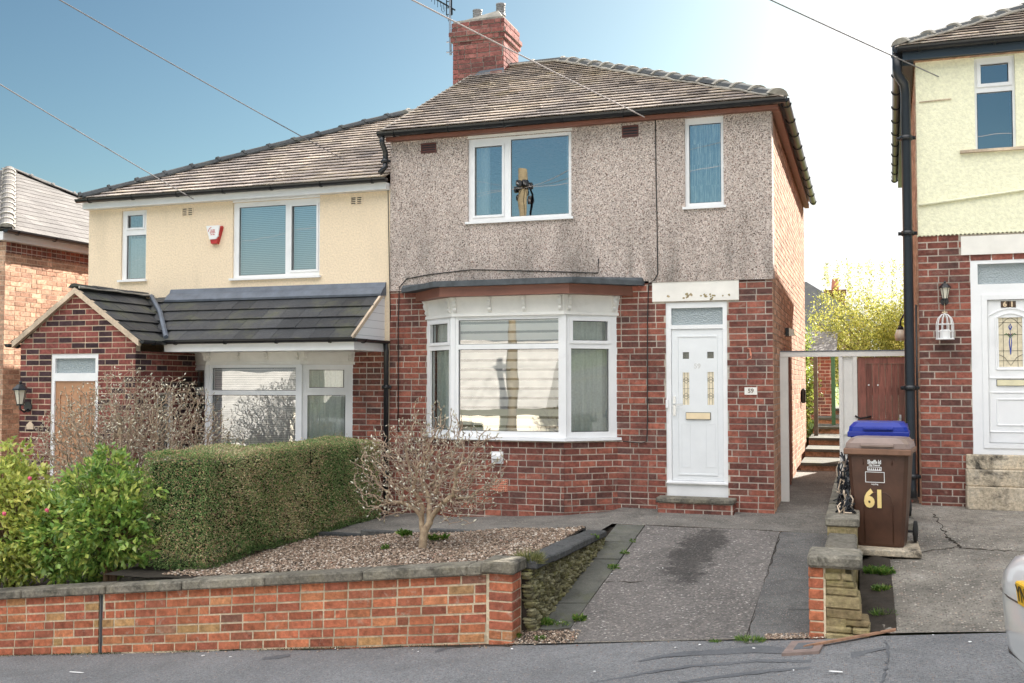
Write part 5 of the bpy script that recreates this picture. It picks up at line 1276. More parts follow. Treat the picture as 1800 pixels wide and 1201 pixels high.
while x < -2.95:
    e = min(x+.9, -2.94); ek.bev(x+.004, e-.004, -2.12, -2.02, bed(x,-2.1)-.06, .068+.06*(x+3), .008, 0, (R.random(),)*3); x = e
tag(ek.build('edging_kerb', MT['coping_dk'], None), 'low dark stone edging between gravel bed and concrete path by the bay', 'kerb')
ek = MB(); 
for k in range(9):
    t = k/8; x = -8.0+1.25*t; y = -4.25+.45*(2*t-1)**2*.6; z = zc(x)-.03+.0*(t)
    t2 = (k+1)/8; x2 = -8.0+1.25*t2; y2 = -4.25+.45*(2*t2-1)**2*.6; z2 = zc(x2)-.03
    if k < 8: ek.hexa([(x,y,z-.1),(x2,y2,z2-.1),(x2,y2+.06,z2-.1),(x,y+.06,z-.1),(x,y,z),(x2,y2,z2),(x2,y2+.06,z2),(x,y+.06,z)])
tag(ek.build('bed_edging', MT['coping'], None), 'curved grey edging strip under the camellias behind the garden wall', 'edging')

# party wall by the drive
pw = thing('boundary_wall', (-.15, -3.8, -.3), 'short stepped boundary wall with brick and yellow stone end pier between the two drives', 'wall')
x0 = PY(1422,1050,-4.9).x; xm = PY(1449,1050,-4.9).x; x1 = PY(1540,1050,-4.9).x
zc0, zc1 = PY(1465,1000,-4.92).z, PY(1465,977,-4.92).z
mb = MB(); z = zc0; R = random.Random(14); k = 0
while z > -.52:
    h = .083; mb.bev(x0+R.uniform(-.004,.004), xm-.006, -4.90, -4.62, z-h+.008, z-.004, .006, 0, (.25+.6*R.random(), .5+.5*R.random(), R.random())); z -= h; k += 1
mb.box(x0+.008, xm+.01, -4.892, -4.63, -.5, zc0-.005, 1); mb.build('brick_end', [MT['brick_pier'], MT['mortar_wall']], pw)
def wobv(mb, a, i0):
    for k in range(i0, len(mb.v)):
        x_, y_, z_ = mb.v[k]; mb.v[k] = (x_+a*math.sin(z_*31+y_*17), y_+a*math.sin(x_*23+z_*29), z_+a*.7*math.sin(x_*19+y_*13))
mb = MB(); z = -.50; n = 0
hs = [.10,.085,.07,.05,.055,.08,.10,.06,.05,.06]
for h in hs:
    if z+h > zc0: h = zc0-z
    if h < .02: break
    t = (z+.5)/(zc0+.5); xe = x1 - .02 - (.16*t if t > .45 else .02) + R.uniform(-.012,.012)
    xs_ = xm+.002
    while xs_ < xe-.03:
        L = min(R.uniform(.12,.30), xe-xs_); L = xe-xs_ if xe-xs_-L < .06 else L
        i0_ = len(mb.v); mb.bev(xs_+.003, xs_+L-.002, -4.89+R.uniform(-.014,.014), -4.61, z+.002, z+h-.003, .010, 0, (R.random(),)*3); wobv(mb, .006, i0_); xs_ += L
    z += h
mb.box(xm+.01, x1-.22, -4.875, -4.62, -.5, zc0, 0, (.4,.4,.4))
mb.build('stone_end', MT['sandstone'], pw)
mb = MB(); mb.bev(PY(1419,985,-4.93).x, PY(1516,985,-4.93).x, -4.95, -4.52, zc0+.002, zc1+.004, .022, 0, (.9,.5,.5))
xa, xb = PY(1448,960,-4.3).x, PY(1506,960,-4.3).x
mb.bev(xa, xb, -4.515, -3.34, .20, .285, .012, 0, (.35,.5,.5)); mb.bev(xa+.01, xb-.01, -4.51, -3.36, .28, .30, .01, 0, (.2,.5,.5))
mb.bev(-.345, -.045, -3.33, -2.2, .355, .43, .010, 0, (.7,.5,.5)); mb.bev(-.345, -.045, -2.195, -1.1, .37, .445, .010, 0, (.3,.5,.5)); mb.bev(-.345, -.045, -1.095, .95, .385, .46, .010, 0, (.5,.5,.5)); mb.build('coping', MT['coping'], pw)
mb = MB(); mb.box(xa+.02, xb-.02, -4.5, -3.35, -.5, .198, 0, (.4,.4,.4)); R = random.Random(2)
mb.bev(-.325, -.065, -3.315, .95, -.3, .353, .008, 0, (.3,.5,.5)); mb.build('stone_courses', MT['sandstone'], pw)

# gravel stones
def stones(n, xs, ys, fn, seed, smin=.007, smax=.016, test=None):
    rs = np.random.RandomState(seed); x = rs.uniform(*xs, n); y = rs.uniform(*ys, n)
    if test is not None: k = test(x, y); x, y = x[k], y[k]
    n = len(x); z = np.array([fn(a, b) for a, b in zip(x, y)]); c = np.stack([x, y, z], 1)
    base = np.array([(1,0,0),(0,1,0),(-1,0,0),(0,-1,0),(.6,.6,.55),(-.6,.6,.6),(-.6,-.6,.55),(.6,-.6,.6),(0,0,.85),(0,0,-.7)])
    s = rs.uniform(smin, smax, n)[:,None,None]*rs.uniform(.65,1.3,(n,1,3)); P = base[None]*rs.uniform(.75,1.2,(n,10,1))*s*np.array([1,1,.75])
    a = rs.uniform(0,2*np.pi,n); ca, sa = np.cos(a)[:,None], np.sin(a)[:,None]; P = np.stack([P[:,:,0]*ca-P[:,:,1]*sa, P[:,:,0]*sa+P[:,:,1]*ca, P[:,:,2]+P[:,:,0]*rs.uniform(-.6,.6,(n,1))], 2)
    V = (P + c[:,None,:]).reshape(-1,3); i = np.arange(n)*10
    T = ((0,4,7),(0,1,4),(1,5,4),(1,2,5),(2,6,5),(2,3,6),(3,7,6),(3,0,7),(8,4,5),(8,5,6),(8,6,7),(8,7,4))
    F = np.concatenate([np.stack([i+p, i+q, i+r_], 1) for p,q,r_ in T]); return V, F, np.tile(rs.rand(n,3), (12,1))
V, F, tn = stones(26000, (-6.55,-2.93), (-4.68,-2.12), lambda x,y: bed(x,y)+rnd.uniform(-.006,.012), 3, .006, .0155)
tag(np_mesh('gravel', V, F, tn, MT['gravel']), None, None, None, 'stuff')
V, F, tn = stones(900, (-2.86,-2.3), (-4.9,-4.6), lambda x,y: gd(x,y)+.012, 4, .004, .011)
V2, F2, tn2 = stones(700, (-.75,-.3), (-4.92,-4.78), lambda x,y: gd(x,y)+.010, 5, .004, .011)
V3, F3, tn3 = stones(260, (-16,-.3), (-5.0,-4.88), lambda x,y: s_(x)+.004, 6, .003, .010)
Vc = np.concatenate([V, V2, V3]); Fc = np.concatenate([F, F2+len(V), F3+len(V)+len(V2)])
tag(np_mesh('loose_grit', Vc, Fc, np.concatenate([tn,tn2,tn3]), MT['gravel']), None, None, None, 'stuff')

# moss and debris along the foot of the wall
rs = np.random.RandomState(5); n = 5200; X = rs.uniform(-14,-2.8,n); P = np.stack([X, -4.885-np.abs(rs.normal(0,.022,n)), np.array([s_(a) for a in X])+.004], 1)
P[:,2] += np.abs(rs.normal(0,.006,n)); D = rs.normal(size=(n,3)); D[:,2] = np.abs(D[:,2])+.2
kp = (np.sin(X*2.3)+np.sin(X*5.1+1)+rs.normal(0,.8,n)) > -.2; V, F = leaves(P[kp], D[kp], rs.uniform(.006,.016,kp.sum()), rs.uniform(.005,.010,kp.sum()), rs)
tag(np_mesh('moss', V, F, np.repeat(rs.rand(kp.sum(),3)*.5, 2, 0), MT['darkleaf']), None, None, None, 'stuff')

# =============== hedge ===============
hg = thing('hedge', (-6.6, -2.5, -.3), 'tall clipped rectangular hedge with small green and rust leaves between gravel bed and neighbour', 'hedge')
rs = np.random.RandomState(21)
HX0, HX1, HY0, HY1 = -7.0, -6.24, -4.42, -.45
def htop(x, y): return .95 - .06*(y-HY0)/4 + .018*np.sin(x*6+y*2.1)+.012*np.sin(y*5.3)
def hbot(x, y): return -.22 + .04*np.sin(y*3.3+x*2)
n = 86000; face = rs.choice(4, n, p=(.56,.14,.24,.06)); a = rs.rand(n); b = rs.rand(n); X = np.zeros(n); Y = np.zeros(n); Z = np.zeros(n); N_ = np.zeros((n,3))
m = face == 0; X[m] = HX1; Y[m] = HY0+(HY1-HY0)*a[m]; Z[m] = b[m]; N_[m] = (1,0,0)
m = face == 1; X[m] = HX0+(HX1-HX0)*a[m]; Y[m] = HY0; Z[m] = b[m]; N_[m] = (0,-1,0)
m = face == 2; X[m] = HX0+(HX1-HX0)*a[m]; Y[m] = HY0+(HY1-HY0)*b[m]; Z[m] = 1; N_[m] = (0,0,1)
m = face == 3; X[m] = HX0; Y[m] = HY0+(HY1-HY0)*a[m]; Z[m] = b[m]; N_[m] = (-1,0,0)
zb, zt = hbot(X,Y), htop(X,Y); Zw = zb+(zt-zb)*Z
# rounded shoulders and lumps
rd = .05; dx = np.minimum(X-HX0, HX1-X); dy = np.minimum(Y-HY0, HY1-Y); dzv = zt-Zw
def shoulder(d1, d2): k = np.clip(1-d1/rd, 0, 1); return k
sh = np.where(N_[:,2] > 0, -rd*(1-np.sqrt(1-np.clip(1-np.minimum(dx,dy)/rd,0,1)**2+1e-9)), 0); Zw += sh
inn = np.where(N_[:,2] == 0, rd*(1-np.sqrt(1-np.clip(1-dzv/rd,0,1)**2+1e-9)), 0); X -= N_[:,0]*inn; Y -= N_[:,1]*inn
vc = np.where(np.abs(N_[:,0]) > 0, rd*(1-np.sqrt(1-np.clip(1-dy/rd,0,1)**2+1e-9)), 0); X -= N_[:,0]*vc
lump = .012*np.sin(Y*4.1+Zw*3)*np.sin(Zw*6+Y) + .010*np.sin(Y*11+Zw*9+X*7); dep = np.abs(rs.normal(0,.022,n))
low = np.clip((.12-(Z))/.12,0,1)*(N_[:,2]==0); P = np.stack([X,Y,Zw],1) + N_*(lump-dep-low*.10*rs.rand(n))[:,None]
D = N_*.9 + rs.normal(size=(n,3))*.8; D[:,2] += .25
st_ = rs.rand(n) < .012; P[st_] += N_[st_]*rs.uniform(.02,.06,(st_.sum(),1))
gap = (np.sin(X*9+Y*7.3)*np.sin(Zw*11+Y*3.1)+.6*np.sin(Y*17+Zw*5)) > 1.05; P[gap] -= N_[gap]*.022
V, F = leaves(P, D, rs.uniform(.014,.028,n), rs.uniform(.008,.015,n), rs)
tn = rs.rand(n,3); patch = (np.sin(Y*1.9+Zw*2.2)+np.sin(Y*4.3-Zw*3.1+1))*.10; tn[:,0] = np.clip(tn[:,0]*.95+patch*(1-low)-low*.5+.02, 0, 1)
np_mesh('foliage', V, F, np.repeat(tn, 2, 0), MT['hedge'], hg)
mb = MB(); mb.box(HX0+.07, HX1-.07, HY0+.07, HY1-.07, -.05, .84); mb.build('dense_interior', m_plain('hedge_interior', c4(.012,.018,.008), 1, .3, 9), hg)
mb = MB(); R = random.Random(4)
for k in range(26):
    y = HY0+.1+k*.148; x = R.uniform(HX0+.2,HX1-.12); mb.tube([(x,y,-.35),(x+R.uniform(-.03,.03),y+R.uniform(-.03,.03),-.1),(x+R.uniform(-.08,.08),y+R.uniform(-.05,.05),.1)], [.014,.012,.008], 5)
mb.build('stems', MT['bark_dk'], hg)

# =============== magnolias ===============
def magnolia(label, base, rx, ry, z0, z1, natt, seed, seeds, cen=(0,0), rt=.0026, bud=.042, step=.042, dk=.075):
    rs = np.random.RandomState(seed); t = thing('magnolia', base, label, 'tree')
    u = unit(rs.normal(size=(natt,3)))*(rs.rand(natt,1)**(1/2.2)); u = u[u[:,2] > -.55]
    A = np.stack([base[0]+cen[0]+u[:,0]*rx, base[1]+cen[1]+u[:,1]*ry, base[2]+z0+(z1-z0)*(u[:,2]+.55)/1.55], 1)
    A[:,2] += .07*np.sin(A[:,0]*7)+.05*np.sin(A[:,1]*9)
    nodes, par = colonize(base, None, A, step, .34, dk, 260, rs=rs, seeds=seeds, bias=(0,0,.04), wig=.55)
    ch, r = twigs(nodes, par, rt, 2.6, .044)
    tree_mesh('branches', nodes, par, ch, r, MT['bark'], t); buds('buds', nodes, par, ch, r, MT['bud'], t, rs, bud)
    return t
B = ground_pt(742, 948); bx = Vector((-4.31, -3.42, bed(-4.31,-3.42)-.03))
def sp(base, rel, k0):      # limb polyline as relative points
    return [k0]+[(base[0]+a_, base[1]+b_, base[2]+c_) for a_,b_,c_ in rel]
b_ = bx
trunk = sp(b_, [(0,0,.05),(.005,0,.10),(.012,0,.15),(.02,0,.19)], 0)            # nodes 1..4
l1 = [4]+[(b_[0]+x,b_[1]+y,b_[2]+z) for x,y,z in ((.04,0,.24),(.075,.01,.30),(.10,.01,.36),(.14,.0,.41),(.19,-.02,.46),(.25,-.03,.52),(.30,-.02,.56))]
l2 = [3]+[(b_[0]+x,b_[1]+y,b_[2]+z) for x,y,z in ((-.01,.02,.20),(-.03,.04,.26),(-.035,.05,.32),(-.06,.05,.37),(-.10,.04,.42),(-.16,.02,.46),(-.22,.0,.49))]
l3 = [6]+[(b_[0]+x,b_[1]+y,b_[2]+z) for x,y,z in ((.05,.05,.36),(.035,.08,.42),(.03,.11,.48),(.0,.13,.55),(-.04,.15,.62))]
l4 = [14]+[(b_[0]+x,b_[1]+y,b_[2]+z) for x,y,z in ((-.02,.02,.38),(.0,.0,.45),(-.02,-.03,.52),(-.05,-.06,.60))]
magnolia('small bare magnolia with tan trunk and pale buds growing in the gravel bed', tuple(bx), .86, .62, .40, 1.50, 3300, 5, [trunk, l1, l2, l3, l4], cen=(.05,.05), rt=.0034, step=.040, dk=.064)
b2 = Vector((-8.62, -2.6, -.62))
def sh2(b, ang, k0=0): return [k0]+[(b[0]+math.cos(ang)*d, b[1]+math.sin(ang)*d*.8, b[2]+h) for d,h in ((.04,.12),(.09,.24),(.15,.36),(.22,.46),(.31,.56))]
magnolia('large bare twiggy magnolia in front of the brick porch behind the camellias', tuple(b2), 1.55, 1.05, .35, 2.45, 10500, 9, [sh2(b2,k*1.26) for k in range(5)], cen=(.0,.1), rt=.0030, bud=.044, step=.05, dk=.056)

# =============== camellias ===============
def camellia(label, base, rx, ry, h, n, seed, mat, gold=0.0, flowers=(), L=(.055,.10), stems=3, bare=.0):
    rs = np.random.RandomState(seed); t = thing('camellia', base, label, 'shrub', 'camellias behind the wall')
    nc = max(20, n//9); u = unit(rs.normal(size=(nc*3,3)))*(rs.rand(nc*3,1)**(1/3.2)); u = u[u[:,2] > -.9][:nc]; nc = len(u)
    lumps = 1+.16*np.sin(u[:,0]*5+seed)+.12*np.sin(u[:,2]*7+u[:,1]*5)
    Cc = np.stack([base[0]+u[:,0]*rx*lumps, base[1]+u[:,1]*ry*lumps, base[2]+np.maximum(.02, h*(bare+(1-bare)*(u[:,2]*lumps+1)/2))], 1)
    idx = rs.randint(0, nc, n); P = Cc[idx]+rs.normal(0,.028,(n,3)); out = unit(P-np.array([base[0],base[1],base[2]+h*.45])); D = out*.7+rs.normal(size=(n,3))*.6; D[:,2] -= .10
    V, F = leaves(P, D, rs.uniform(*L, n), rs.uniform(L[0]*.45, L[1]*.46, n), rs, .12)
    tn = rs.rand(n,3)**1.0; cl = rs.rand(nc)[idx]; tn[:,0] = np.clip(tn[:,0]*.55+cl*.35+gold*(.5+.5*out[:,2])*.4, 0, 1)
    np_mesh('foliage', V, F, np.repeat(tn,2,0), mat, t)
    mb = MB(); R = random.Random(seed)
    for k in range(stems):
        a = R.uniform(0,6.3); mb.tube([(base[0]+.05*math.cos(a),base[1]+.05*math.sin(a),base[2]-.08),(base[0]+.06*math.cos(a),base[1]+.06*math.sin(a),base[2]+.15*h),(base[0]+.2*rx*math.cos(a),base[1]+.2*ry*math.sin(a),base[2]+.4*h),(base[0]+.45*rx*math.cos(a),base[1]+.45*ry*math.sin(a),base[2]+.75*h)], [.030,.024,.017,.008], 6)
    for k in range(0, nc, 3):
        c = Cc[k]; s0 = Vector((base[0], base[1], base[2]+h*.22)); e = Vector(c); mb.tube([s0, s0.lerp(e,.5)+Vector((0,0,.05)), e], [.008,.005,.0025], 4)
    mb.build('stems', MT['bark_dk'], t)
    for (px, py, Yd) in flowers:
        p = PY(px, py, Yd); mb = MB(); R = random.Random(px)
        for k in range(11):
            a = k*2.4; rr = .012+.002*k; q = Vector((math.cos(a)*rr*.5, -.01+.002*k, math.sin(a)*rr*.5)); mb.rock(p+q, (.009,.005,.009), 0, None, R, Matrix.Rotation(a,3,'Y'))
        mb.build('flower', MT['pink'], t, True)
    return t
def gp(px, py, Y): p = PY(px, py, Y); return (p.x, Y, zc(p.x)-.09)
camellia('glossy green camellia bush with tan stems beside the hedge front', gp(195,1010,-4.35), .56, .40, 1.32, 7600, 3, MT['camellia'], .12, bare=.08)
camellia('low spreading green camellia in the middle behind the garden wall', gp(112,1010,-4.25), .50, .40, 1.12, 5200, 6, MT['camellia'], .05, flowers=((82,897,-4.62),))
camellia('yellow leaved camellia with pink flowers at left edge behind the wall', gp(12,1010,-4.35), .68, .40, 1.46, 8000, 8, MT['camellia_gold'], .30, flowers=((7,903,-4.72),(52,841,-4.66)))

# =============== weeds ===============
weed_no = 0
def weed(px, py, label, r=.07, n=70, L=(.03,.07), mat='grass', z=None, blade=False, pos=None):
    global weed_no; weed_no += 1
    p = pos or ground_pt(px, py)
    if z is not None:
        d = ray(px,py); p = CAM+d*((z-CAM.z)/d.z)
    rs = np.random.RandomState(weed_no*7); t0 = np.array(p); a = rs.uniform(0,2*np.pi,n); rr = r*np.sqrt(rs.rand(n))
    P = np.stack([t0[0]+np.cos(a)*rr, t0[1]+np.sin(a)*rr*.6, np.full(n,t0[2])+(0 if blade else 1)*rs.uniform(0,.035,n)], 1)
    D = np.stack([np.cos(a)*.7, np.sin(a)*.7, rs.uniform(.3,1.4,n)], 1)+rs.normal(size=(n,3))*.3
    V, F = leaves(P, D, rs.uniform(*L,n), np.full(n,.006) if blade else rs.uniform(L[0]*.5,L[1]*.5,n), rs)
    o = np_mesh('weed', V, F, np.repeat(rs.rand(n,3),2,0), MT[mat]); tag(o, label, 'weed', 'weeds in paving, gravel and wall foot')
weed(490,920,'bright green weed at the hedge foot nearest the house', .07, 160, z=bed(-5.8,-3)); weed(606,905,'green weed by the far end of the hedge foot', .06, 120, z=-.15)
weed(712,942,'weed in gravel just left of the magnolia trunk', .07, 130, z=bed(-4.5,-3.4)); weed(762,950,'weed in gravel just right of the magnolia trunk', .05, 90, z=bed(-4.2,-3.4)); weed(780,949,'tiny weed right of the magnolia, away from its trunk', .03, 40, z=bed(-4.1,-3.4))
weed(677,966,'small lime green weed alone in the open gravel', .03, 60, (.02,.04), z=bed(-4.6,-3.6))
weed(950,1098,'flat green weed at the bottom of the flagstone strip', .11, 240, (.02,.05)); weed(1018,1092,'green tuft at the flagstone corner beside the drive', .05, 110, (.02,.05)); weed(985,1100,'thin line of moss and weed across the flagstone end', .08, 90, (.012,.03))
weed(935,1072,'small weed at the foot of the dry stone wall', .05, 90, (.02,.05)); weed(1078,1000,'short weed in the joint halfway up the drive edge', .05, 90, (.015,.04)); weed(1098,975,'narrow weed further up the drive edge joint', .04, 60, (.015,.035)); weed(1112,955,'topmost weed in the drive edge joint', .03, 40, (.015,.03))
weed(900,1124,'dark weed at the wall end beside the pavement', .07, 140, (.02,.045)); weed(950,1127,'little weed on the pavement edge left of the drive', .04, 70, (.015,.03))
weed(1318,1127,'straw and green grass tuft at the foot of the drive', .11, 260, (.03,.06), blade=True); weed(1257,1129,'tiny grass tuft at the drive foot', .04, 60, (.02,.035), blade=True)
weed(1545,1010,'leafy dark weed behind the stone pier', .10, 300, (.03,.07)); weed(1550,1040,'weed beside the stone pier halfway down', .07, 150, (.02,.05)); weed(1553,1083,'grassy weed at the base of the stone pier', .07, 160, (.04,.08), blade=True); weed(1525,968,'small weed under the brown bin corner', .05, 90, (.02,.04))
weed(352,1138,'small green weed at the foot of the brick garden wall', .04, 70, (.015,.035)); weed(470,1140,'tiny weed at the wall foot near the dark tar patch', .03, 50, (.015,.03))
weed(0,0,'grey green plant drooping over the dry stone wall beside the brick pier', .08, 420, (.08,.16), 'drygrass', blade=True, pos=Vector((-2.79,-4.52,.08))); weed(1037,935,'small fern in the upper dry stone wall', .04, 60, (.02,.04), pos=Vector((-2.72,-2.5,.0)))
weed(120,1012,'low green seedlings under the middle camellia', .14, 200, (.02,.05), z=-.6)

# fallen petals and litter
mb = MB(); R = random.Random(31)
for px, py in ((803,1128),(22,1148),(357,1154),(405,1156),(590,1141),(735,1147),(1187,1140),(1230,1135),(1325,1141),(1395,1180),(1605,1110),(1640,1118),(1705,1130),(1500,1112),(900,1142),(985,1095),(1165,1000),(1075,1010),(1045,1182)):
    p = ground_pt(px, py); s = R.uniform(.004,.010); a = R.uniform(0,3); mb.rock((p.x,p.y,p.z+.008), (s*1.8,s,.002), 0, None, R, Matrix.Rotation(a,3,'Z'))
p = ground_pt(1470,1182); mb.rock((p.x,p.y,p.z+.006),(.045,.010,.002),0,None,R,Matrix.Rotation(.1,3,'Z')); p = ground_pt(135,1183); mb.rock((p.x,p.y,p.z+.006),(.07,.010,.002),0,None,R,Matrix.Rotation(.1,3,'Z'))
tag(mb.build('litter', MT['print_white']), None, None, None, 'stuff')
p = ground_pt(803,1130); mb = MB(); mb.rock((p.x,p.y,p.z+.014),(.022,.014,.012),0,None,R); mb.rock((p.x+.01,p.y,p.z+.022),(.012,.010,.007),1,None,R); tag(mb.build('fallen_blossom',[MT['pink'],MT['print_white']]), 'crumpled pink and white blossom on the pavement by the garden wall', 'blossom')
# broken board and drain cover by the pier
a = ground_pt(1412,1142); b = ground_pt(1575,1112); mb = MB(); mb.hexa([(a.x,a.y,a.z+.01),(b.x,b.y,b.z+.01),(b.x,b.y+.05,b.z+.01),(a.x+.03,a.y+.06,a.z+.01),(a.x,a.y,a.z+.028),(b.x,b.y,b.z+.024),(b.x,b.y+.05,b.z+.024),(a.x+.03,a.y+.06,a.z+.028)],0,(.5,.5,.5))
tag(mb.build('wooden_batten', m_plain('weathered_batten', c4(.34,.19,.12), .85, .3, 14)), 'thin reddish wooden batten lying in front of the stone pier', 'batten')
P4 = [ground_pt(*q) for q in ((1374,1152),(1440,1148),(1452,1128),(1392,1130))]; mb = MB(); mb.hexa([(q.x,q.y,q.z-.01) for q in P4]+[(q.x,q.y,q.z+.014) for q in P4]); c0 = (P4[0]+P4[1]+P4[2]+P4[3])/4
mb.hexa([(c0.x+(q.x-c0.x)*.5,c0.y+(q.y-c0.y)*.5,c0.z+(q.z-c0.z)*.5+.014) for q in P4]+[(c0.x+(q.x-c0.x)*.5,c0.y+(q.y-c0.y)*.5,c0.z+(q.z-c0.z)*.5+.019) for q in P4],1)
tag(mb.build('stopcock_cover',[m_plain('pinkish_concrete', c4(.24,.18,.16), .9, .2, 9), MT['seam']]), 'pinkish square cover set in the pavement by the drive', 'cover')

# =============== bins ===============
def wheelie(base, rz, label, body, rim, lid, big=True):
    t = thing('wheelie_bin', base, label, 'bin', None, rz); M_ = Matrix.Translation(base) @ Matrix.Rotation(rz,4,'Z')
    def bld(mb, name, mats, smooth=False, par=None):
        mb.v = [tuple(M_ @ Vector(p)) for p in mb.v]; return mb.build(name, mats, par or t, smooth)
    W0, W1, D0, D1, H = .222, .286, .20, .30, .94
    def rect(w_, d_, z, yo=0, c=.035): return [(-w_+c,-d_+yo,z),(w_-c,-d_+yo,z),(w_,-d_+c+yo,z),(w_,d_-c+yo,z),(w_-c,d_+yo,z),(-w_+c,d_+yo,z),(-w_,d_-c+yo,z),(-w_,-d_+c+yo,z)]
    mb = MB(); lv = [(W0-.01,D0-.01,.0,0),(W0,D0,.03,0),(W0+.03,D0+.05,.45,.01),(W1-.01,D1-.02,.86,.02),(W1,D1-.01,H,.02)]
    rg_ = [mb.vs(rect(*q)) for q in lv]
    mb.face([rg_[0]+k for k in range(7,-1,-1)])
    for k in range(len(rg_)-1):
        for q in range(8): mb.face((rg_[k]+q, rg_[k]+(q+1)%8, rg_[k+1]+(q+1)%8, rg_[k+1]+q))
    mb.face([rg_[-1]+k for k in range(8)]); bld(mb, 'body', MT[body])
    # moulded arch rib on the front
    def front(x, z, o=.004):    # point on the sloping front
        t_ = z/H; f_ = np.interp(z, [0,.03,.45,.86,.94], [-(D0-.01),-D0,-(D0+.05)+.01,-(D1-.02)+.02,-(D1-.01)+.02]); return (x, float(f_)-o, z)
    mb = MB(); pts = [front(-.13,.04,0),front(-.13,.40,0),front(-.11,.49,0),front(-.07,.52,0),front(.07,.52,0),front(.11,.49,0),front(.13,.40,0),front(.13,.04,0)]; mb.tube(pts, .006, 6)
    for x in (-.13,0,.13): mb.tube([front(x,.84,0), front(x,.79,0)], .007, 5)
    bld(mb, 'ribs', MT[body], True)
    mb = MB(); w_ = W1+.022; mb.bev(-w_, w_, -D1-.02+.01, -D1+.05, H-.055, H+.005, .008); mb.bev(-w_, -w_+.05, -D1+.03, D1+.03, H-.045, H+.005, .008); mb.bev(w_-.05, w_, -D1+.03, D1+.03, H-.045, H+.005, .008); bld(mb, 'rim', MT[rim])
    mb = MB(); r0 = mb.vs(rect(W1+.012,D1+.005,H+.008,.015,.03)); r1 = mb.vs(rect(W1+.004,D1-.003,H+.055,.015,.04)); r2 = mb.vs(rect(W1-.035,D1-.045,H+.10,.015,.05)); r3 = mb.vs(rect(W1-.07,D1-.08,H+.105,.015,.05))
    for a_, b_ in ((r0,r1),(r1,r2),(r2,r3)):
        for q in range(8): mb.face((a_+q, a_+(q+1)%8, b_+(q+1)%8, b_+q))
    mb.face([r3+k for k in range(8)]); mb.face([r0+k for k in range(7,-1,-1)])
    mb.bev(-.15,.15,-D1+.0-.012,-D1+.05,H+.022,H+.05,.006); ld = bld(mb, 'lid', MT[lid])
    mb = MB(); mb.tube([(-W1+.02,D1+.03,H-.02),(-W1+.02,D1+.09,H+.01),(W1-.02,D1+.09,H+.01),(W1-.02,D1+.03,H-.02)], .014, 8); 
    for x in (-W1+.02, W1-.02): mb.tube([(x,D1+.06,H-.02),(x,D1+.05,H+.07)], .018, 8)
    bld(mb, 'handle', MT[rim], True)
    mb = MB(); mb.tube([(-.27,D0+.04,.105),(.27,D0+.04,.105)], .012, 8); bld(mb, 'axle', MT['black_iron'])
    for x in (-.300, .272):
        mb = MB(); mb.lathe([(.055,0),(.098,.004),(.105,.012),(.105,.028),(.098,.036),(.055,.04)], (x,D0+.04,.107), 20, ax='x'); wh = bld(mb, 'wheel', MT['rubber'])
        mb = MB(); mb.lathe([(.045,-.004),(.045,.044)], (x,D0+.04,.107), 14, ax='x'); bld(mb, 'hub', MT['black_pl'], False, wh)
    if big:
        class FP:
            def pt(s, u, v, w=0): a_ = front(u, v, 0); return Vector((a_[0], a_[1]-w, a_[2]))
        fp_ = FP(); mb = MB()
        mb.text('61', .225, fp_, -.035, .455, .0135, 0, None, .012, .82); bld(mb, 'number_sticker', MT['print_yellow'])
        mb = MB(); mb.text('Sheffield', .052, fp_, -.03, .815, .005, 0, None, .002, .72); mb.text('City Council', .022, fp_, -.03, .785, .005, 0, None, .001, .9)
        slab_ = [(-.115,.062,.618,.624),(-.115,.062,.716,.722),(-.115,-.109,.624,.716),(.056,.062,.624,.716)]
        for (a_,b__,c_,d_) in slab_: mb.poly([fp_.pt(a_,c_,.004), fp_.pt(b__,c_,.004), fp_.pt(b__,d_,.004), fp_.pt(a_,d_,.004)])
        mb.text('recycling', .02, fp_, -.03, .603, .005, 0, None, .0005, .9)
        # small crest band of zigzags
        for (a_,b__,c_,d_) in ((-.095,.035,.732,.738),(-.095,.035,.765,.770),(-.095,-.088,.738,.765),(.028,.035,.738,.765)): mb.poly([fp_.pt(a_,c_,.004), fp_.pt(b__,c_,.004), fp_.pt(b__,d_,.004), fp_.pt(a_,d_,.004)])
        for k in range(6): x = -.085+k*.019; mb.poly([fp_.pt(x,.739,.004), fp_.pt(x+.015,.739,.004), fp_.pt(x+.0075,.763,.004)])
        bld(mb, 'council_print', MT['print_white'])
    return t
wheelie((.155,-2.42,.085), rad(-7), 'brown wheelie bin with yellow number 61 sticker and pale lid', 'bin_brown', 'bin_rim', 'bin_lid')
wheelie((.16,-1.35,.20), rad(-3), 'blue wheelie bin mostly hidden behind the brown bin', 'bin_blue', 'bin_blue', 'bin_blue', False)
mb = MB(); mb.bev(-.08,.50,-2.80,-2.1,.02,.083,.008); tag(mb.build('paving_slab', MT['step_stone'], None), 'pale square paving slab under the brown wheelie bin', 'slab')
mb = MB(); mb.bev(-.08,.50,-1.75,-1.0,.1,.212,.008); tag(mb.build('paving_slab', MT['coping'], None), 'grey paving slab under the blue wheelie bin', 'slab')

# black netting draped over party wall
mb = MB(); R = random.Random(17)
for k in range(150):
    y = R.uniform(-2.9,-.7); x = -.17+R.uniform(-.05,.05); z = .46; p = [(x,y,z+.50*((y+3.0)/2.3)**.7*R.uniform(.3,1))]
    for q in range(6): p.append((p[-1][0]+R.uniform(-.04,.04), p[-1][1]+R.uniform(-.06,.05), max(.44,p[-1][2]+R.uniform(-.13,.05))))
    mb.tube(p, R.uniform(.004,.011), 4, 1 if R.random() < .12 else 0)
tag(mb.build('plant_netting', [MT['black_iron'], MT['mortar_lt']]), 'tangle of black netting draped over the boundary wall beside the bins', 'netting')

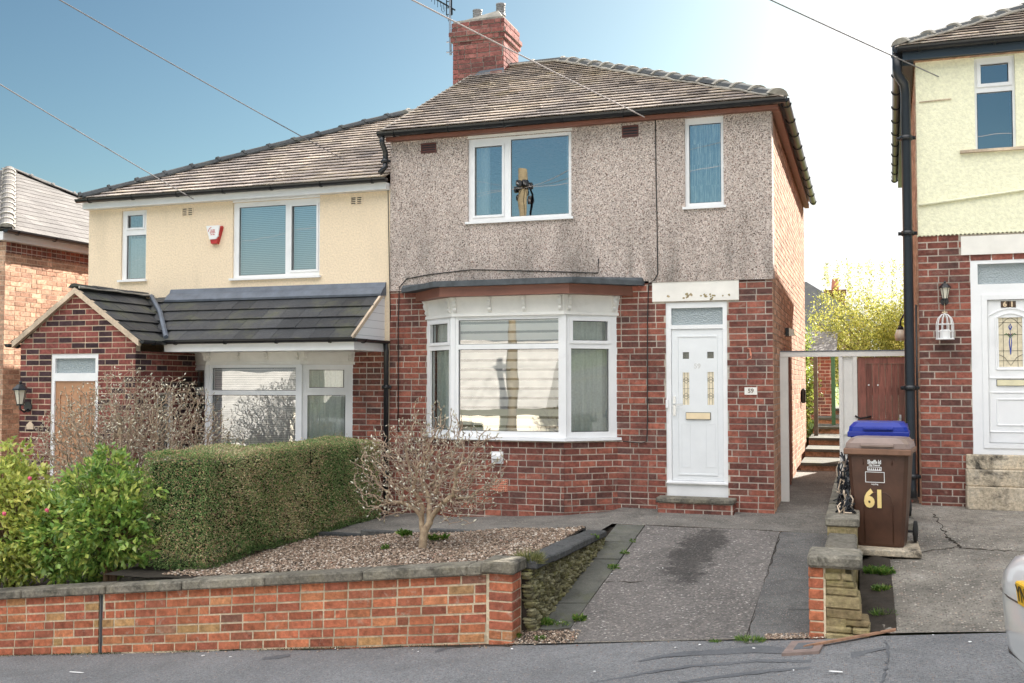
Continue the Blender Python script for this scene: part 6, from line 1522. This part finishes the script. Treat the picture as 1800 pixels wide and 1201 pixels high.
# =============== gate and passage ===============
gt = thing('timber_gateway', (-.2, 1.07, .09), 'white timber gateway frame with red boarded gate closing the passage', 'gate')
GY = 1.07
def gx_(px): return PY(px, 700, GY).x
zl1, zl0 = PY(1488,618,GY).z, PY(1488,627,GY).z; zg = .0
mb = MB(); mb.box(XR+.01, .60, GY-.05, GY+.05, zl0, zl1); mb.box(XR+.01,.6,GY-.06,GY+.06,zl1+.002,zl1+.014,1); mb.build('lintel', [MT['paint_white'], MT['lead']], gt)
mb = MB(); mb.box(XR+.006, gx_(1386), GY-.045, GY+.045, zg, zl0-.002); mb.build('post', MT['paint_white'], gt)
mb = MB(); a_, b_ = gx_(1475), gx_(1507); mb.box(a_, a_+.05, GY-.045, GY+.045, zg, zl0-.002); mb.box(b_-.05, b_, GY-.045, GY+.045, zg, zl0-.002); mb.build('post', MT['paint_white'], gt)
mb = MB(); mb.box(a_+.051, b_-.051, GY-.01, GY+.02, zg, zl0-.004)
for z in (.75, 1.0): mb.box(a_+.051, b_-.051, GY-.03, GY-.011, z-.02, z+.01)
mb.build('side_panel', MT['paint_white'], gt)
mb = MB(); xg0, xg1 = b_+.008, .595; n = 7; zt3 = PY(1550,628,GY).z
for k in range(n):
    p, q = xg0+.10+(xg1-xg0-.10)*k/n, xg0+.10+(xg1-xg0-.10)*(k+1)/n; mb.box(p+.003, q-.003, GY-.010, GY+.015, .12, zt3-.09+R.uniform(-.002,.002), 0, (R.random(),R.random(),R.random()))
mb.box(xg0, xg0+.10, GY-.022, GY+.02, .12, zt3, 0, (.5,.8,.5)); mb.box(xg0+.102, xg1, GY-.020, GY+.02, zt3-.085, zt3, 0, (.5,.9,.5)); mb.box(xg0+.1,xg1,GY+.016,GY+.05,.5,.6); mb.box(xg0+.1,xg1,GY+.016,GY+.05,1.5,1.6)
gd_ = mb.build('boarded_gate', MT['redwood'], gt)
mb = MB(); p = PY(1577,740,GY-.03); mb.box(p.x-.012+.04,p.x+.012+.04,p.y,p.y+.02,p.z-.10,p.z+.08); mb.tube([(p.x+.04,p.y-.03,p.z),(p.x-.05,p.y-.035,p.z)], .008, 6); mb.build('gate_handle', MT['steel'], gd_)
mb = MB(); mb.tube([PY(1503,731,GY-.06),PY(1512,736,GY-.06),PY(1524,734,GY-.05),PY(1531,732,GY-.03)], .012, 6); mb.build('gate_latch', MT['black_iron'], gd_)
mb = MB(); p = PY(1595,694,GY-.02); mb.lathe([(.018,0),(.03,-.02),(.02,-.04)], tuple(p), 10, ax='y'); mb.build('ring_latch', MT['black_iron'], gd_)
for px, py in ((1527,677),(1543,677)):
    mb = MB(); p = PY(px,py,GY-.012); mb.lathe([(.012,0),(.010,-.006)], tuple(p), 8, ax='y'); mb.build('bolt_head', MT['steel'], gd_)

# floodlight, meter bits on gable wall
def swall(px, py): return PX_(px, py, XR+.01)
t = thing('security_light', swall(1381,584), 'small black security floodlight on the brick side wall above the gateway', 'light'); p = swall(1381,584)
mb = MB(); mb.box(p.x, p.x+.05, p.y-.05, p.y+.07, p.z-.06, p.z+.06); mb.build('housing', MT['black_pl'], t)
mb = MB(); mb.hexa([(p.x+.05,p.y-.06,p.z-.06),(p.x+.13,p.y-.06,p.z-.055),(p.x+.13,p.y+.06,p.z-.055),(p.x+.05,p.y+.06,p.z-.06),(p.x+.05,p.y-.06,p.z+.06),(p.x+.115,p.y-.06,p.z+.03),(p.x+.115,p.y+.06,p.z+.03),(p.x+.05,p.y+.06,p.z+.06)]); mb.build('lens', MT['lens'], t)
p = PX_(1409,700,XR+.01); mb = MB(); mb.bev(p.x,p.x+.07,p.y-.12,p.y+.12,p.z-.09,p.z+.17,.02); tag(mb.build('meter_box', MT['black_pl']), 'small black box on the sunlit side wall past the gateway', 'box')

# lanterns
def lantern(p, label, s=1.0, arm=True):
    t = thing('wall_lantern', p, label, 'lantern'); x, y, z = p; mb = MB()
    mb.lathe([(.05*s,-.01),(.05*s,0)], (x,y+.0,z-.10*s), 10, ax='y'); mb.tube([(x,y,z-.12*s),(x,y-.05*s,z-.15*s),(x,y-.10*s,z-.12*s),(x,y-.10*s,z-.07*s)], .010*s, 6)
    mb.build('bracket', MT['black_iron'], t); c = (x,y-.10*s,z)
    mb = MB(); mb.lathe([(.03*s,-.07*s),(.055*s,.06*s)], c, 6); mb.build('glass', MT['lens'], t)
    mb = MB(); mb.lathe([(.075*s,.06*s),(.07*s,.075*s),(.03*s,.115*s),(.012*s,.12*s),(.016*s,.135*s),(.004*s,.15*s)], c, 6); mb.lathe([(.034*s,-.085*s),(.034*s,-.07*s)], c, 6)
    for k in range(6): a = k*math.pi/3; mb.tube([(c[0]+.031*s*math.cos(a),c[1]+.031*s*math.sin(a),c[2]-.07*s),(c[0]+.057*s*math.cos(a),c[1]+.057*s*math.sin(a),c[2]+.062*s)], .0035*s, 4)
    mb.build('cage', MT['black_iron'], t); return t
lantern(tuple(PY(50,697,-1.46)), 'black coach lantern on the brick porch left of the tan door', 1.5)
lantern(tuple(PY(1660,516,-.01)), 'small black lantern on the brick wall above the white birdcage', .95)
# hanging cage
p = PY(1661,576,-.10); t = thing('birdcage', tuple(p), 'small white wire birdcage holding a candle, hanging beside the door', 'cage'); mb = MB(); r0 = .095; zb = p.z-.13
for k in range(10):
    a = 2*math.pi*k/10; mb.tube([(p.x+r0*math.cos(a),p.y+r0*math.sin(a),zb),(p.x+r0*math.cos(a),p.y+r0*math.sin(a),zb+.17),(p.x+r0*.8*math.cos(a),p.y+r0*.8*math.sin(a),zb+.24),(p.x+r0*.35*math.cos(a),p.y+r0*.35*math.sin(a),zb+.285),(p.x,p.y,zb+.295)], .0045, 4)
for z in (0,.085,.17): mb.tube([(p.x+r0*math.cos(2*math.pi*k/20),p.y+r0*math.sin(2*math.pi*k/20),zb+z) for k in range(21)], .004, 4)
mb.lathe([(r0+.008,-.012),(r0+.008,0)], (p.x,p.y,zb), 16); mb.build('wires', MT['print_white'], t)
mb = MB(); mb.lathe([(.055,.002),(.06,.01),(.06,.10),(.05,.105)], (p.x,p.y,zb), 14); mb.build('candle', MT['print_white'], t)
mb = MB(); mb.tube([(p.x,p.y,zb+.295),(p.x,p.y+.02,zb+.45)], .004, 4); mb.tube([(p.x-.03,p.y,zb+.31),(p.x+.03,p.y,zb+.31)], .008, 4); mb.build('hanging_chain', MT['brass'], t)
# curved lamp on 61's side wall
p = PX_(1580,583,X61-.3); q = Vector((X61-.01, p.y, 0)); t = thing('swan_neck_lamp', (X61,3.6,2.8), 'swan neck lamp with pale shade on the right hand house side wall, over the passage', 'lamp')
Yl = 3.2; a_ = PY(1583,565,Yl); zq = PY(1583,580,Yl).z; mb = MB(); xx = PY(1583,580,Yl).x; mb.tube([(X61-.01,Yl,zq+.22),(xx+.14,Yl,zq+.24),(xx+.04,Yl,zq+.22),(xx,Yl,zq+.13),(xx,Yl,zq+.05)], .014, 6); mb.lathe([(.05,0),(.03,.06)],(xx,Yl,zq),10); mb.build('arm', MT['black_iron'], t, True)
mb = MB(); mb.lathe([(.075,-.16),(.085,-.08),(.055,.0)], (xx,Yl,zq), 12); mb.build('shade', MT['lens'], t, True)

# alarm box
p = PY(380,412); t = thing('alarm_box', tuple(p), 'white and red burglar alarm box on the cream wall', 'alarm box')
def abx(prof, w0, w1, nm, m):
    mb = MB(); mb.prism(prof, lambda q: FAC.pt(p.x+q[0],p.z+q[1],w0), lambda q: FAC.pt(p.x+q[0]*.9,p.z+q[1]*.95,w1)); return mb.build(nm, MT[m], t)
S6 = [(-.12,.115),(.12,.115),(.13,.09),(.055,-.15),(-.055,-.15),(-.12,.09)]
abx([(x*1.03,z*1.03) for x,z in S6], .0, .06, 'casing', 'print_red')
abx([(-.142,.127),(.118,.127),(.085,-.045),(.05,-.085),(-.075,-.09)], .05, .075, 'cover', 'print_white')
mb = MB()
for k,(z,L) in enumerate(((.055,.10),(.035,.13),(.012,.15),(-.015,.11))): mb.text('ALARMS' if k==1 else ('SECURITY' if k==2 else '24 HR'), .022, FAC, p.x-.01, p.z+z, .0765, 0, None, .001, 1.0 if k in (1,2) else 1.3)
mb.tube([FAC.pt(p.x-.085+.07*(1-math.cos(a)), p.z+.03+.07*math.sin(a), .077) for a in span(0,1.3,6)], .005, 4); mb.build('printing', MT['print_red'], t)

# TV aerial
t = thing('tv_aerial', (-7.0,3.3,7.0), 'television aerial on a pole clamped to the left side of the chimney', 'aerial'); Ya = 3.5
def A_(px, py): return PY(px, py, Ya)
mb = MB(); mb.tube([A_(792,97), A_(791,40), A_(792,-60)], .022, 8)
for y in (74,92): mb.tube([A_(785,y), A_(806,y-1)], .016, 6)
mb.tube([A_(801,76), A_(803,92), A_(807,92)], .01, 5); mb.build('mast', MT['steel'], t)
mb = MB(); a_, b_ = A_(758,-6), A_(800,18); mb.tube([a_, b_], .014, 6)
for px in (785,794): mb.tube([A_(px,-10), A_(px,27)], .010, 5)
for py in (3,14,26): mb.tube([A_(785,py), A_(794,py)], .009, 5)
for k in range(8):
    q = a_.lerp(b_, k/8+.02); mb.tube([q+Vector((0,-.12,0)), q+Vector((0,.12,0))], .005, 4); mb.tube([q, q+Vector((0,0,-.09-.02*(k%3)))], .005, 4)
mb.tube([A_(777,9), A_(776,18), A_(779,22), A_(782,18), A_(782,12)], .005, 5); mb.tube([A_(786,27), A_(788,36), A_(791,40)], .006, 5); mb.build('antenna', MT['black_iron'], t)

# =============== telegraph pole, wires ===============
PT = Vector((-9.0,-14.0,7.4)); zg_ = s_(-9)+.03
t = thing('telegraph_pole', (PT.x,PT.y,zg_), 'wooden telegraph pole across the road, seen only mirrored in the bedroom window', 'pole')
mb = MB(); mb.tube([(PT.x,PT.y,zg_-.1),(PT.x,PT.y,3),(PT.x,PT.y,PT.z+.3)], [.16,.14,.11], 12); mb.build('pole', MT['pole'], t, True)
mb = MB(); R = random.Random(5)
for k in range(14): a = R.uniform(0,6.28); mb.rock((PT.x+.2*math.cos(a),PT.y+.2*math.sin(a),PT.z-.1-R.uniform(0,.55)),(.07,.07,.09),0,None,R)
for k in range(2): mb.tube([(PT.x+.24,PT.y,PT.z-1.1),(PT.x+.24,PT.y,PT.z-.5),(PT.x+.12,PT.y,PT.z-.1)], .03, 6)
mb.build('junction_boxes', MT['black_iron'], t)
mb = MB()
for k in range(16): z = zg_+2.5+k*.35; s = (-1)**k; mb.tube([(PT.x,PT.y+.12*s,z),(PT.x,PT.y+.24*s,z),(PT.x,PT.y+.24*s,z+.03)], .012, 4)
mb.build('steps', MT['steel'], t)
def wire(end, label, m='wire', r=.0075, sag=.25, hook=None):
    mb = MB(); a = PT-Vector((0,0,.25)); b = Vector(end); n = 30
    mb.tube([a.lerp(b, k/n)-Vector((0,0,sag*4*(k/n)*(1-k/n)*.5)) for k in range(n+1)], r, 5)
    tag(mb.build('service_wire', MT[m]), label, 'wire', 'overhead service wires')
wire(PY(340,350,-.22), 'overhead wire meeting the gutter of the cream house, leftmost of the wires', sag=.2)
q = ray(605,281); 
n_ = Vector((0,-SIN,COS)); p0 = Vector((0,-.2,4.56)); tt = (p0-CAM).dot(n_)/q.dot(n_); wire(CAM+q*tt, 'overhead wire ending on the shaded tiles of the cream house roof', sag=.2)
wire(PY(1133,206,-.2), 'pale overhead wire reaching the pebbledashed house gutter across the chimney', 'wire_pale', .0085, .2)
wire(PY(1650,135,-.05), 'overhead wire reaching the pale yellow wall at right', sag=.2)
wire((30,-14.3,9.5), 'overhead wire running along the far side of the street', sag=.4); wire((-45,-14.3,3.5), 'overhead wire running down the far side of the street', sag=.4)

# =============== car ===============
CX, CYc = .865, -7.52; ang = math.atan(.103)
t = thing('parked_car', (CX, CYc, s_(CX)), 'pale silver car with yellow rear number plate parked at the right edge', 'car')
MC = Matrix.Translation((CX, CYc, s_(CX))) @ Matrix.Rotation(-ang, 4, 'Y') @ Matrix.Rotation(rad(10), 4, 'Z')
def cb(mb, name, mats, par=None, smooth=False): mb.v = [tuple(MC @ Vector(p)) for p in mb.v]; return mb.build(name, mats, par or t, smooth)
# local x = 0 at the rear bumper, +x forward, y across, z up
ST = [ # x, halfwidth, z bottom, z belt
 (0.0,.50,.40,.60),(.012,.60,.33,.72),(.045,.70,.27,.86),(.11,.78,.24,.92),(.22,.835,.22,.94),(.45,.865,.20,.95),(.9,.87,.19,.97),(1.6,.875,.18,.96),(2.4,.875,.18,.94),(3.0,.87,.19,.92),(3.5,.85,.21,.84),(3.8,.78,.24,.74),(3.93,.66,.28,.66),(3.98,.5,.36,.56)]
mb = MB(); rgs = []
def sec(x, hw_, zb, zt):
    pr = []
    n = 20
    for k in range(n):
        a = 2*math.pi*k/n; c, s = math.cos(a), math.sin(a); e = .52
        pr.append((x, hw_*math.copysign(abs(c)**e, c), (zb+zt)/2+(zt-zb)/2*math.copysign(abs(s)**(e*.85), s)))
    return pr
for q in ST: rgs.append(mb.vs(sec(*q)))
for k in range(len(rgs)-1):
    for j in range(20): mb.face((rgs[k]+j, rgs[k+1]+j, rgs[k+1]+(j+1)%20, rgs[k]+(j+1)%20))
mb.face([rgs[0]+j for j in range(20)]); mb.face([rgs[-1]+j for j in range(19,-1,-1)]); body = cb(mb, 'body', MT['car'], None, True)
for zz, rr_s in ((.385, .007), (.70, .005)):
    mb = MB(); pts = []
    for (x, hw_, zb, zt) in reversed(ST[1:6]):
        s_n = (zz-(zb+zt)/2)/((zt-zb)/2); s_n = max(-.98, min(.98, s_n)); sn = math.copysign(abs(s_n)**(1/(.52*.85)), s_n); c_ = max(0, 1-sn*sn)**.5; pts.append((x-.002, hw_*c_**.52+.002, zz))
    mb.tube(pts+[(p_[0], -p_[1], p_[2]) for p_ in reversed(pts)], rr_s, 6); cb(mb, 'panel_gap', MT['black_pl'])
mb = MB(); G = [(.36,.60,.88,.95),(.52,.66,.90,1.22),(.75,.66,.93,1.42),(.9,.64,.93,1.47),(1.7,.64,.93,1.48),(2.3,.63,.93,1.38),(2.95,.66,.90,.98)]
rr_ = []
for (x, hw_, zb, zt) in G: rr_.append(mb.vs([(x,-hw_-.13,zb),(x,-hw_,zt-.05),(x,-hw_+.12,zt),(x,hw_-.12,zt),(x,hw_,zt-.05),(x,hw_+.13,zb)]))
for k in range(len(rr_)-1):
    for j in range(5): mb.face((rr_[k]+j, rr_[k+1]+j, rr_[k+1]+j+1, rr_[k]+j+1), 0 if j in (0,4) or k in (0,1,5) and j in (1,2,3) else 1)
mb.face([rr_[0]+j for j in range(6)]); cb(mb, 'cabin', [MT['black_pl'], MT['car']], None, False)
for sy in (-1, 1):
    for x in (.72, 3.22):
        mb = MB(); mb.lathe([(.20,-.10),(.30,-.10),(.315,-.07),(.315,.07),(.30,.10),(.20,.10)], (x, sy*.80, .315), 28, ax='y'); wh = cb(mb, 'wheel', MT['rubber'])
        mb = MB(); mb.lathe([(.195,-.08),(.205,.0),(.195,.08)], (x, sy*.80, .315), 20, ax='y'); cb(mb, 'rim', MT['steel'], wh)
    mb = MB(); mb.hexa([(.07,sy*.62,.70),(.27,sy*.85,.70),(.34,sy*.84,.70),(.14,sy*.60,.70),(.11,sy*.62,.84),(.30,sy*.845,.84),(.36,sy*.83,.84),(.17,sy*.60,.84)]); 
    cb(mb, 'tail_lamp', MT['lamp_red'])
    mb = MB(); mb.rock((3.78,sy*.6,.62),(.10,.14,.08)); cb(mb, 'headlight', MT['lens'])
mb = MB(); mb.bev(.0,.10,-.27,.27,.70,.82,.006); mb.box(-.004,-.0005,-.26,.26,.705,.815,0)
class CPl:
    def pt(s, u, v, w=0): return Vector((-.006-w, -u, v))
mb.text('YN13 OKD', .11, CPl(), 0, .76, .001, 1, None, .003, .95); cb(mb, 'number_plate', [MT['plate'], MT['number_black']])
mb = MB(); mb.bev(.035,.10,-.24,.24,.835,.853,.006); cb(mb, 'chrome_strip', MT['steel'])

# =============== behind the passage ===============
def bush(label, base, rx, ry, h, n, seed, mat, L, nm='shrub', cat='shrub', sprigs=True):
    rs = np.random.RandomState(seed); t = thing(nm, base, label, cat); nc = n//14; u = unit(rs.normal(size=(nc,3)))*(rs.rand(nc,1)**(1/2.6))
    lumps = 1+.22*np.sin(u[:,0]*6+seed)+.18*np.sin(u[:,2]*5+u[:,1]*6); Cc = np.stack([base[0]+u[:,0]*rx*lumps, base[1]+u[:,1]*ry, base[2]+h*.12+h*.82*(u[:,2]*lumps+1)/2], 1)
    idx = rs.randint(0,nc,n); P = Cc[idx]+rs.normal(0,.09,(n,3)); 
    if sprigs:
        k = rs.rand(n) < .05; P[k,2] = base[2]+h*rs.uniform(.85,1.12,k.sum()); P[k,0] = base[0]+(rs.randint(-6,7,k.sum())/6)*rx*.8+rs.normal(0,.05,k.sum())
    V, F = leaves(P, rs.normal(size=(n,3))+np.array([0,0,.2]), rs.uniform(*L,n), rs.uniform(L[0]*.4,L[1]*.4,n), rs)
    tn = rs.rand(n,3); tn[:,0] = np.clip(tn[:,0]*.6+rs.rand(nc)[idx]*.4,0,1); np_mesh('foliage', V, F, np.repeat(tn,2,0), MT[mat], t)
    mb = MB(); R = random.Random(seed)
    for k in range(0, nc, max(1,nc//90)): e = Vector(Cc[k]); s0 = Vector((base[0]+R.uniform(-.15,.15),base[1],base[2])); mb.tube([s0, s0.lerp(e,.45)+Vector((0,0,.12*h)), e], [.03,.016,.005], 5)
    mb.build('stems', MT['bark_dk'], t); return t
bush('large sunlit olive yellow shrub rising beyond the passage gateway', (.75,14.5,.85), 2.0, 1.2, 3.45, 42000, 5, 'bushleaf', (.045,.095))
bush('dark evergreen behind the yellow shrub near the drainpipe', (3.6,17.5,.95), 1.5, 1.2, 4.3, 14000, 12, 'darkleaf', (.06,.12))
bush('small bright leaved climber on the sunny passage side past the side wall', (-1.25,9.3,.5), .30, .5, 2.1, 4000, 7, 'ivy', (.06,.12), 'climbing_shrub')
bush('brown twiggy shrub between the house corner and the yellow shrub', (-1.6,13.0,.7), .7, .5, 2.6, 4500, 15, 'bushleaf', (.03,.06))
# distant house with dark roof
t = thing('distant_house', (-4,30,1.6), 'distant house with dark slate roof and chimney above the back gardens', 'house'); mb = MB(); mb.box(-9,.3,28,36,1,3.6); mb.build('walls', MT['brick_common'], t)
mb = MB(); mb.hexa([(-9.2,27.8,3.6),(.9,27.8,3.6),(.9,36.2,3.6),(-9.2,36.2,3.6),(-6.5,31.6,5.9),(-2.2,31.6,5.9),(-2.2,32.2,5.9),(-6.5,32.2,5.9)]); rf = mb.build('roof', MT['tile_grey'], t)
mb = MB(); p = PY(1468,515,33); mb.box(p.x-.4,p.x+.4,32.6,33.4,4.5,p.z-.1); mb.box(p.x-.46,p.x+.46,32.54,33.46,p.z-.099,p.z+.1); mb.build('chimney', MT['brick_dark'], rf)
mb = MB(); mb.lathe([(.13,0),(.16,.1),(.12,.5)], (p.x,33,p.z+.1), 10); mb.build('chimney_pot', MT['terracotta'], rf)
# outhouse, fence, posts
t = thing('brick_outhouse', (-.3,12.4,.7), 'small red brick outhouse at the top of the garden steps', 'shed'); ox0, ox1 = PY(1437,680,12.4).x, PY(1462,680,12.4).x
mb = MB(); bricks(mb, Pl((0,12.4,0),(1,0,0),(0,-1,0)), ox0-1.2, ox1, .6, 2.35, seed=91, thick=.2); mb.box(ox0-1.2,ox1,12.6,14,.6,2.35,1); mb.build('walls', [MT['brick_dark'], MT['mortar']], t)
mb = MB(); mb.hexa([(ox0-1.3,12.25,2.352),(ox1+.12,12.25,2.352),(ox1+.12,14.1,2.9),(ox0-1.3,14.1,2.9),(ox0-1.3,12.25,2.41),(ox1+.12,12.25,2.41),(ox1+.12,14.1,2.96),(ox0-1.3,14.1,2.96)]); mb.build('roof', MT['slate'], t)
t = thing('garden_fence', (1,15.4,.8), 'tall dark timber fence across the top of the back garden', 'fence'); mb = MB()
for k in range(12): mb.box(-.4+k*.5, -.4+k*.5+.49, 13.3, 13.33, .7, 2.2, 0, (rnd.random(),)*3)
mb.box(-.4,5.6,13.26,13.295,1.95,2.03); mb.box(-.4,5.6,13.26,13.295,1.2,1.28); mb.build('panel', MT['fencewood'], t)
for k,(px, Yp, lab) in enumerate(((1434,8.2,'thin mossy timber post beside the garden path, left'),(1465,10.2,'green painted post beside the garden path, right'))):
    a_ = PY(px,700,Yp); mb = MB(); mb.box(a_.x-.04,a_.x+.04,Yp-.04,Yp+.04,.4,PY(px,628,Yp).z+.1); mb.box(a_.x-.05,a_.x+.05,Yp-.05,Yp+.05,PY(px,628,Yp).z+.1,PY(px,628,Yp).z+.13); tag(mb.build('garden_post', MT['fencewood' if k == 0 else 'greenpost']), lab, 'post', 'posts by the garden path')
weed(1452,744,'patch of grass beside the top of the garden path', .5, 1200, (.05,.12), blade=True, pos=Vector((-.95,9.5,.62)))

# =============== far side of the street ===============
def bungalow(cx, label, wall):
    z = s_(cx)-.45; t = thing('bungalow', (cx,-21,z), label, 'house', 'houses across the street'); y0, y1 = -19.4, -27
    P = Pl((0,y0,0),(-1,0,0),(0,1,0)); w_ = [(-cx-3.2,-cx-1.4,z+.9,z+2.2),(-cx+1.2,-cx+3.4,z+.9,z+2.2)]; dd = (-cx-.5,-cx+.4,z,z+2.1)
    mb = MB(); slab(mb, P, -cx-4.6, -cx+4.6, z-1.2, z+3.0, w_+[dd], -.2, 0); mb.box(cx-4.6,cx+4.6,y1,y0-.21,z-1,z+2.99); mb.build('walls', wall, t)
    for q in w_:
        mb = MB(); slab(mb, P, *q, [(q[0]+.07,(q[0]+q[1])/2-.03,q[2]+.07,q[3]-.07),((q[0]+q[1])/2+.03,q[1]-.07,q[2]+.07,q[3]-.07)], -.1, -.03); pbox(mb, P, q[0]+.05,q[1]-.05,q[2]+.05,q[3]-.05, -.16, -.12, 1); mb.build('window', [MT['upvc'], MT['dark']], t)
    mb = MB(); pbox(mb, P, *dd, -.1, -.04); mb.build('door', MT['paint_brown'], t)
    ym = (y0+y1)/2; mb = MB(); mb.hexa([(cx-4.9,y0+.3,z+2.99),(cx+4.9,y0+.3,z+2.99),(cx+4.9,y1-.3,z+2.99),(cx-4.9,y1-.3,z+2.99),(cx-4.9+.6,ym+.05,z+5.4),(cx+4.3,ym+.05,z+5.4),(cx+4.3,ym-.05,z+5.4),(cx-4.3,ym-.05,z+5.4)]); mb.build('roof', MT['far_roof'], t)
wc = [m_render('sunlit_cream_render', c4(.80,.74,.62), .1), m_render('white_render', c4(.82,.81,.78), .1)]
for k, cx in enumerate((-25.5,-14.5,-3.5,7.5,18.5)):
    bungalow(cx, ['bungalow farthest down the street opposite','cream bungalow opposite the cream house, mirrored in the bay window','white bungalow opposite the pebbledashed house','cream bungalow opposite the pale yellow house','white bungalow farthest up the street opposite'][k], wc[(k+1)%2])
sheet('far_garden', span(-45,45,40), [-19.4,-14.62], lambda x, y: s_(x)-.03-.06*(-14.6-y), m_plain('far_lawn', c4(.20,.20,.13), .95, .3, 2, .4))
